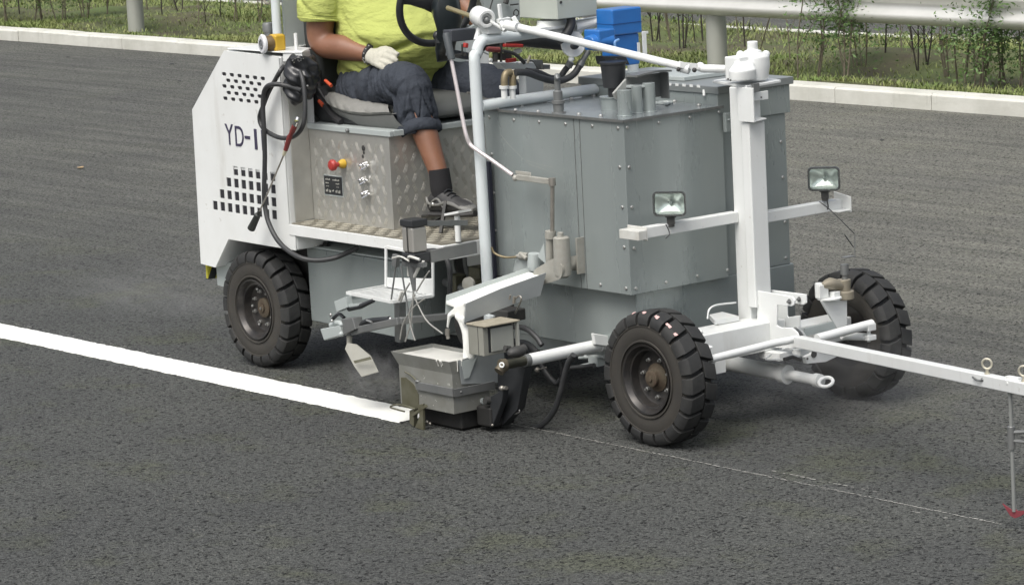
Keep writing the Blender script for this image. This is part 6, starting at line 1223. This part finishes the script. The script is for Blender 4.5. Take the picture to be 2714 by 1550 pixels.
# hollow the sleeve end a little: push the hem disc upward
for v in me.vertices:
    q = v.co-slR; 
    if q.length < 0.085 and v.normal.z < -0.6: v.co.z += 0.03*(1-(q.length/0.085)**2)
shirt = finish(me, 'shirt', M['shirt'], pn, 0, 80)
hemc = (M['shirt'])
mb = MB(); mb.torus(slR+V((0, 0, 0.006)), (slR-shR), 0.098, 0.0045, 40, 8); mb.torus(slR+V((0, 0, 0.026)), (slR-shR), 0.100, 0.0018, 40, 6); mb.build('sleeve_hem', M['shirt'], shirt)
# trousers, one surface with creases bunching across the thigh
mb = MB()
mb.loft([(V((-2.44, 0.52, 1.27)), V((0, 0.20, 0)), V((0.03, 0, 0.10))), (V((-2.34, 0.52, 1.265)), V((0, 0.225, 0)), V((0.0, 0, 0.125))), (V((-2.22, 0.52, 1.27)), V((0, 0.215, 0)), V((0.0, 0, 0.115)))], 26)
cuR = A(1108, 352, y=0.30); cuL = kneeL*0.35+ankL*0.65
mb.tube([hipR+V((-0.06, -0.0, 0)), hipR*0.6+kneeR*0.4, kneeR+V((-0.035, 0, 0.0)), kneeR+V((0.004, 0, -0.055)), kneeR*0.45+cuR*0.55+V((0.0, 0, 0)), cuR], [0.118, 0.110, 0.093, 0.091, 0.095, 0.093], 24, 6)
mb.tube([hipL+V((-0.06, 0, 0)), hipL*0.6+kneeL*0.4, kneeL+V((-0.035, 0, 0)), kneeL+V((0, 0, -0.055)), cuL], [0.118, 0.106, 0.094, 0.09, 0.082], 24, 6)
me = baked(mb, 0.006, 4, 0.55)
def fold(p, n):
    d = 0.0
    if p.y < 0.52:
        # thigh: rings of creases that fan out from the hip
        t = (p.x-hipR.x)/(kneeR.x-hipR.x)
        if -0.3 < t < 0.85:
            ph = t*23+2.4*(p.z-1.3)*8+0.8*math.sin(p.z*25+t*5); w = max(0, 1-abs(t-0.36)/0.55)
            d += 0.004*w*math.sin(ph*1.0)-0.030*w*math.exp(-((math.sin(ph*0.62+0.3)/0.26)**2))-0.018*w*math.exp(-((math.sin(ph*0.8+1.9)/0.16)**2))
        if t > 0.6:
            # knee and calf: long vertical drapes
            an = math.atan2(p.y-0.30, p.x-kneeR.x-0.02)
            zz = 1.36-p.z; w = min(1, max(0, zz*6)); d += 0.004*w*math.sin(an*4+p.z*9)-0.019*w*math.exp(-((math.sin(an*2.5+p.z*6+0.8)/0.24)**2))-0.012*w*math.exp(-((math.sin(an*3.7-p.z*9)/0.15)**2))
            d -= 0.016*math.exp(-((math.sin((p.z+p.x*0.9)*20+math.sin(an*2)*2)/0.2)**2))*max(0, 1-abs(p.z-1.24)*8)
    else:
        d += 0.006*math.sin(p.x*22+p.z*30+math.sin(p.y*20))
    d += 0.003*math.sin(p.x*47+p.y*33)*math.sin(p.z*41+p.y*15)
    return d
displace(me, fold)
tro = finish(me, 'trousers', M['trousers'], pn, 0, 80)
dn = (cuR-kneeR).normalized(); mb = MB()
rc_ = random.Random(6); cc_ = cuR+V((0.012, 0, 0.012)); axq = V((0.42, -0.05, -1)).normalized(); a0 = axq.orthogonal().normalized(); b0_ = axq.cross(a0)
ring = []; vs = []; nn = 40
for k in range(nn):
    th = 2*PI*k/nn; w1_ = 1+0.05*math.sin(th*3+1)+0.03*math.sin(th*7)
    d = a0*math.cos(th)+b0_*math.sin(th)
    for (h, r) in [(-0.032, 0.088), (-0.026, 0.098), (0.0, 0.101), (0.020, 0.097), (0.024, 0.088), (0.0, 0.082)]: vs.append(cc_+axq*(h+0.006*math.sin(th*2+1))+d*r*w1_)
mb.add(vs, [(k*6+j, ((k+1) % nn)*6+j, ((k+1) % nn)*6+(j+1) % 6, k*6+(j+1) % 6) for k in range(nn) for j in range(6)]); mb.build('turn_up', M['trousers'], tro, smooth=80)
# socks and trainers
def shoe(a_, heel, toe, side):
    up = V((0, 0, 1)); f = (toe-heel).normalized(); s = f.cross(up).normalized(); u2 = s.cross(f)
    mb = MB(); mb.tube([a_+V((-0.005, 0, 0.035)), a_, a_+V((0.006, 0, -0.05)), a_+V((0.015, 0, -0.10))], [0.046, 0.047, 0.049, 0.042], 18, 4); mb.build('sock', M['sock'], pn)
    L = (toe-heel).length
    def sec(t, w, h0, h1): c = heel+f*(L*t)+u2*((h0+h1)/2); return (c, s*w, u2*((h1-h0)/2))
    mb = MB(); mb.loft([sec(-0.02, 0.012, 0.02, 0.05), sec(0.0, 0.030, 0.006, 0.085), sec(0.12, 0.037, 0.004, 0.108), sec(0.28, 0.039, 0.004, 0.115), sec(0.42, 0.042, 0.004, 0.098), sec(0.6, 0.047, 0.004, 0.076), sec(0.78, 0.048, 0.004, 0.060), sec(0.92, 0.038, 0.004, 0.046), sec(1.0, 0.016, 0.008, 0.032)], 24)
    me = baked(mb, 0.005, 3); sh = finish(me, 'shoe', M['shoe'], pn, 0, 80)
    for p in me.polygons: pass
    mb = MB(); mb.loft([sec(t, w*1.04, -0.012+0.010*max(0, t-.7), 0.014+0.012*max(0, t-.6)) for t, w in [(-0.03, .014), (0, .034), (.15, .040), (.4, .041), (.62, .048), (.8, .049), (.94, .038), (1.02, .014)]], 24); mb.build('sole', M['shoe'], sh)
    bpy.data.objects[sh.name]; 
    g = MB()
    for sd2 in (-1, 1):
        P = [heel+f*(L*t)+u2*h+s*(sd2*w) for t, h, w in [(0.0, .075, .028), (.08, .05, .036), (.3, .045, .042), (.5, .055, .046), (.68, .05, .048), (.85, .03, .043)]]
        g.tube(P, [0.006, 0.007, 0.006, 0.009, 0.009, 0.005], 8, 4); P = [heel+f*(L*t)+u2*h+s*(sd2*w) for t, h, w in [(.12, .035, .040), (.2, .062, .041), (.32, .07, .040), (.45, .035, .045)]]; g.tube(P, 0.005, 8, 4)
    g.loft([sec(.82, .048, .01, .052), sec(.93, .040, .006, .044), sec(1.015, .016, .006, .03)], 20)
    g.build('shoe_overlay', M['shoeg'], sh)
    lc_ = MB()
    for k in range(4): t = 0.42+k*0.075; c = heel+f*(L*t)+u2*(0.104-0.013*k); lc_.tube([c-s*0.026-u2*.006, c+u2*0.004, c+s*0.026-u2*.006], 0.0035, 8, 3)
    lc_.build('laces', M['black'], sh)
    k_ = heel+f*(L*.14)+u2*0.052-s*-0.0; bt = MB()
    for sd2 in (-1, 1): bt.ball(heel+f*(L*.2)+u2*0.048+s*(sd2*0.041), 0.009)
    bt.build('shoe_button', M['nut'], sh)
heelR = A(1152, 572, y=0.27); toeR = A(1256, 560, y=0.34); toeR = heelR+(toeR-heelR).normalized()*0.27
shoe(ankR, A(1146, 566, y=0.285), A(1146, 566, y=0.285)+V((0.265, 0.03, 0.012)), 1)
hl = ankL+V((-0.05, 0, -0.16)); shoe(ankL, hl, hl+V((0.26, 0.03, 0)), 1)
# gloves
def glove(w, d, back, thumb_s, curl=(0.5, 0.6, 0.7, 0.8), spread=0.16, tuck=0.0, hold=0):
    """w wrist, d pointing direction, back = normal of the back of the hand; thumb_s +-1: side of the thumb"""
    d = V(d).normalized(); back = V(back); back = (back-d*back.dot(d)).normalized(); s = d.cross(back)*thumb_s
    mb = MB()
    mb.loft([(w-d*0.035, s*0.038, back*0.030), (w, s*0.036, back*0.027), (w+d*0.03, s*0.043, back*0.023), (w+d*0.065, s*0.048, back*0.021), (w+d*0.092, s*0.047, back*0.017)], 20)
    Ls = [0.074, 0.083, 0.078, 0.062]
    for i in range(4):
        o = w+d*(0.088-0.004*abs(i-1))+s*(0.035-0.0235*i)
        fd = (d+s*(spread*(1.2-i)*0.5)).normalized(); P = [o-fd*0.02, o]; a = 0.0; p = o; c = curl[i]
        for j, fr in enumerate((0.45, 0.31, 0.24)):
            a += c*(0.55, 0.75, 0.5)[j]; q = fd*math.cos(a)-back*math.sin(a); p = p+q*(Ls[i]*fr); P.append(p)
        mb.tube(P, [0.0135, 0.0142, 0.0136, 0.0128, 0.0105], 14, 4)
    tp0 = w+d*0.02+s*0.03-back*0.004; td = (d*0.75+s*0.62-back*0.25).normalized(); t1_ = tp0+td*0.035; td2 = (d*0.95+s*0.1-back*(0.35+0.4*hold)).normalized(); t2__ = t1_+td2*0.032; t3__ = t2__+(td2-s*0.25-back*0.3*hold).normalized()*0.026
    mb.tube([tp0-td*0.015, tp0, t1_, t2__, t3__], [0.016, 0.017, 0.0145, 0.013, 0.010], 14, 4)
    me = baked(mb, 0.0042, 3, 0.5); displace(me, lambda p, n: 0.0012*math.sin(p.x*190+p.z*60)*math.sin(p.y*170))
    g = finish(me, 'glove', M['glove'], pn, 0, 80)
    return g
dR = (A(1106, 172, y=0.285)-wrR).normalized()
glove(wrR+dR*0.012+V((0, -0.012, 0.0)), dR, V((0.05, -0.80, 0.60)), -1, curl=(0.30, 0.34, 0.38, 0.46), spread=0.15)
rimp = wc+ (Matrix.Rotation(0, 3, nx_) @ V((0, 0.188, 0.03)))
glove(wrL+V((0.02, 0, 0.02)), V((0.6, -0.35, 0.5)), V((-0.5, 0.45, 0.75)), -1, curl=(1.3, 1.3, 1.35, 1.4), hold=1)
# beaded bracelet on the right wrist
mb = MB(); wd_ = (wrR-elR).normalized(); wq = wrR-wd_*0.018; mb.torus(wq, wd_, 0.036, 0.008, 32, 10); mb.torus(wq-wd_*0.008, wd_, 0.036, 0.006, 32, 8); mb.prism([wq+V((-0.012, -.01, 0.035)), wq+V((0.0, -.01, 0.05)), wq+V((0.018, -.01, 0.036))], (0, 0.02, 0)); br = mb.build('bracelet', M['belt'], pn)
a_ = wd_.orthogonal().normalized(); b_ = wd_.cross(a_); mb = MB()
for k in range(12): an = 2*PI*k/12; mb.ball(wq+a_*(math.cos(an)*0.044)+b_*(math.sin(an)*0.044), 0.0042, n=8)
mb.build('bracelet_bead', M['nut'], br)
# ================================================================ loose things on the machine
# black bag hanging at the housing corner
bg_ = A(800, 210, y=0.10); mb = MB()
mb.loft([(A(795, 150, x=-2.34), V((0, 0.062, 0)), V((0.055, 0, 0))), (A(800, 175, x=-2.34), V((0, 0.078, 0)), V((0.07, 0, 0))), (A(800, 215, x=-2.34), V((0, 0.080, 0)), V((0.075, 0, 0))), (A(795, 255, x=-2.34), V((0, 0.062, 0)), V((0.06, 0, 0))), (A(790, 272, x=-2.34), V((0, 0.03, 0)), V((0.03, 0, 0)))], 28)
me = baked(mb, 0.006, 3); displace(me, lambda p, n: 0.008*math.sin(p.z*60+p.y*50+2*math.sin(p.x*40))+0.005*math.sin(p.y*110+p.z*30)+0.003*math.sin(p.z*150+p.x*90))
bag = finish(me, 'bag', mat('crumpled_black_plastic', (0.012, 0.013, 0.015), 0.28, col2=(0.03, 0.032, 0.035), scale=18), None, 0, 80)
tag(bag, 'crumpled black plastic bag hanging under the yellow beacon beside the hose', 'bag')
mb = MB(); r_ = random.Random(9)
for k in range(9): mb.ball(A(775+r_.uniform(0, 32), 158+r_.uniform(-3, 10), x=-2.265), 0.0028, n=6)
mb.ball(A(815, 228, x=-2.255), .005, n=8); mb.build('bag_speck', M['nut'], bag, 0)
# gas torch with looped hose hanging over the housing
gt = empty('gas_torch', A(700, 470, y=-0.04)); tag(gt, 'gas torch with red grip and long black looped hose hanging on the housing side', 'gas torch')
hp2 = [(752, 176, -.0), (742, 190, -.03), (728, 215, -.035), (712, 245, -.04), (698, 280, -.045), (688, 310, -.04), (694, 335, -.04), (712, 352, -.04), (745, 366, -.04), (778, 362, -.04), (800, 340, -.04), (808, 305, -.03), (808, 260, -.02), (803, 215, -.01), (795, 190, 0.0)]
mb = MB(); mb.tube([A(u, v, y=y) for u, v, y in hp2], 0.0105, 12, 6); mb.build('hose', H, gt, smooth=60)
hp3 = [(800, 240, -0.0), (775, 232, -.01), (750, 226, -.03), (728, 224, -.055), (708, 230, -.06), (699, 250, -.06), (697, 290, -.06), (700, 350, -.062), (702, 420, -.06), (700, 500, -.06), (702, 545, -.06), (712, 590, -.065), (735, 635, -.07), (765, 665, -.07), (800, 684, -.06), (840, 690, -.02), (885, 684, 0.03), (920, 670, 0.08), (950, 655, .12)]
mb = MB(); mb.tube([A(u, v, y=y) for u, v, y in hp3], [0.0105]*14+[0.0125]*5 and 0.0112, 12, 6); mb.build('hose', H, gt, smooth=60)
yt = -0.075
mb = MB(); mb.tube([A(790, 312, y=yt+.02), A(781, 336, y=yt)], 0.009, 12); mb.tube([A(786, 322, y=yt), A(782, 332, y=yt)], 0.0115, 12); mb.build('hose_ferrule', M['chrome'], gt)
mb = MB(); mb.tube([A(781, 334, y=yt), A(774, 350, y=yt)], 0.0125, 14); mb.tube([A(768, 362, y=yt), A(757, 398, y=yt)], [0.0125, 0.0105], 14); mb.tube([A(774, 350, y=yt), A(768, 362, y=yt)], 0.010, 14); mb.build('grip', mat('worn_red_grip', (0.20, 0.03, 0.03), 0.5, col2=(0.1, .04, .03), scale=25), gt)
mb = MB(); mb.tube([A(757, 397, y=yt), A(752, 411, y=yt)], [0.010, 0.008], 12); mb.build('collar', mat('cream_collar', (0.5, 0.48, 0.35), 0.5), gt)
mb = MB(); mb.tube([A(752, 411, y=yt), A(706, 520, y=yt), A(687, 562, y=yt)], 0.0038, 10); mb.build('lance', M['steel'], gt)
mb = MB(); p0_, p1_ = A(688, 560, y=yt), A(666, 606, y=yt); mb.tube([p0_, p0_.lerp(p1_, .15), p0_.lerp(p1_, .2), p1_, p1_-(p1_-p0_)*0.1], [0.008, 0.009, 0.0145, 0.0185, 0.015], 18); mb.build('burner_cup', mat('sooty_burner', (0.06, 0.065, 0.06), 0.5, 0.5, col2=(0.02, 0.02, 0.02), scale=20), gt)

# separate pieces of the same kind become parts of their own
def islands(o):
    me = o.data; n = len(me.vertices); par = list(range(n))
    def f(a):
        while par[a] != a: par[a] = par[par[a]]; a = par[a]
        return a
    for e in me.edges:
        a, b = f(e.vertices[0]), f(e.vertices[1])
        if a != b: par[a] = b
    g = {}
    for p in me.polygons: g.setdefault(f(p.vertices[0]), []).append(p.index)
    return list(g.values())
SPLIT = ['cylinder_cap', 'engine_bay', 'tube_ferrule', 'dashboard', 'hose_clamp', 'chassis_rail', 'valve_handle', 'underside_pipes', 'valve_block', 'cylinder_arm', 'adjust_handle', 'belt_button', 'joint_bolt', 'wheel_nut', 'gearbox_bolt', 'head_screw', 'valve_knob', 'shoe_button', 'bracelet_bead', 'small_lever', 'sled_bolt', 'riser_pipe', 'tank_latch', 'lid_weld', 'edge_guide', 'grille_backing', 'ball_joint', 'hose_coupling', 'stop_tab', 'laces', 'pin']
for o in [o for o in scene.objects if o.type == 'MESH' and o.name.split('.')[0] in SPLIT]:
    gs = islands(o); me = o.data
    if len(gs) < 2: continue
    for idx in gs:
        vid = {}; vs = []; fs = []
        for pi in idx:
            q = []
            for v in me.polygons[pi].vertices:
                if v not in vid: vid[v] = len(vs); vs.append(me.vertices[v].co.copy())
                q.append(vid[v])
            fs.append(q)
        m2 = bpy.data.meshes.new(o.name.split('.')[0]); m2.from_pydata(vs, [], fs); m2.update()
        for m in me.materials: m2.materials.append(m)
        m2.polygons.foreach_set('use_smooth', [True]*len(fs)); m2.set_sharp_from_angle(angle=math.radians(35))
        c = bpy.data.objects.new(o.name.split('.')[0], m2); C.objects.link(c); c.parent = o.parent; c.matrix_parent_inverse = o.matrix_parent_inverse.copy()
        if 'bevel' in o.modifiers:
            b = c.modifiers.new('bevel', 'BEVEL'); b.width = o.modifiers['bevel'].width; b.segments = 2; b.limit_method = 'ANGLE'; b.angle_limit = math.radians(40); b.harden_normals = True
    bpy.data.objects.remove(o)
# ================================================================ thin steam and dusty haze drifting near the hot paint
def smoke(name, c, sc, dens, label, seed):
    mb = MB(); mb.ball((0, 0, 0), 1.0, (1, 1, 1), 24); me = mb.mesh(name); fix_normals(me)
    m = bpy.data.materials.new('smoke_volume'); m.use_nodes = True; nt = m.node_tree; N = nt.nodes; L = nt.links; N.remove(N['Principled BSDF'])
    pv = N.new('ShaderNodeVolumePrincipled'); pv.inputs['Color'].default_value = (0.85, 0.86, 0.86, 1); pv.inputs['Anisotropy'].default_value = 0.1
    tc = N.new('ShaderNodeTexCoord'); n = N.new('ShaderNodeTexNoise'); n.inputs['Scale'].default_value = 2.2; n.inputs['Detail'].default_value = 4; n.inputs['Distortion'].default_value = 1.0
    mp = N.new('ShaderNodeMapping'); mp.inputs['Location'].default_value = (seed, 0, 0); L.new(tc.outputs['Object'], mp.inputs[0]); L.new(mp.outputs[0], n.inputs['Vector'])
    ln = N.new('ShaderNodeVectorMath'); ln.operation = 'LENGTH'; L.new(tc.outputs['Object'], ln.inputs[0])
    fall = N.new('ShaderNodeMapRange'); fall.inputs['From Min'].default_value = 0.2; fall.inputs['From Max'].default_value = 0.98; fall.inputs['To Min'].default_value = 1; fall.inputs['To Max'].default_value = 0; L.new(ln.outputs['Value'], fall.inputs['Value'])
    nr = N.new('ShaderNodeMapRange'); nr.inputs['From Min'].default_value = 0.42; nr.inputs['From Max'].default_value = 0.72; L.new(n.outputs['Fac'], nr.inputs['Value'])
    a = N.new('ShaderNodeMath'); a.operation = 'MULTIPLY'; L.new(fall.outputs[0], a.inputs[0]); L.new(nr.outputs[0], a.inputs[1])
    b = N.new('ShaderNodeMath'); b.operation = 'MULTIPLY'; b.inputs[1].default_value = dens; L.new(a.outputs[0], b.inputs[0]); L.new(b.outputs[0], pv.inputs['Density'])
    L.new(pv.outputs[0], N['Material Output'].inputs['Volume']); me.materials.append(m)
    o = bpy.data.objects.new(name, me); C.objects.link(o); o.location = c; o.scale = sc
    tag(o, label, 'smoke', kind='stuff')
p = A(975, 985, y=-0.28); smoke('smoke', (p.x, -0.25, 0.17), (0.22, 0.12, 0.16), 6.0, 'thin white steam rising beside the bead scoop and the paint box', 1.0)
p = A(2330, 960, y=1.2); smoke('smoke', (0.35, 0.75, 0.22), (0.75, 0.6, 0.21), 0.6, 'faint haze drifting over the road in front of the far front wheel', 4.0)
p = A(400, 800, z=0.15); smoke('smoke', (p.x, p.y, 0.2), (0.9, 0.4, 0.18), 0.55, 'faint dusty haze hanging over the road left of the rear wheel', 7.0)
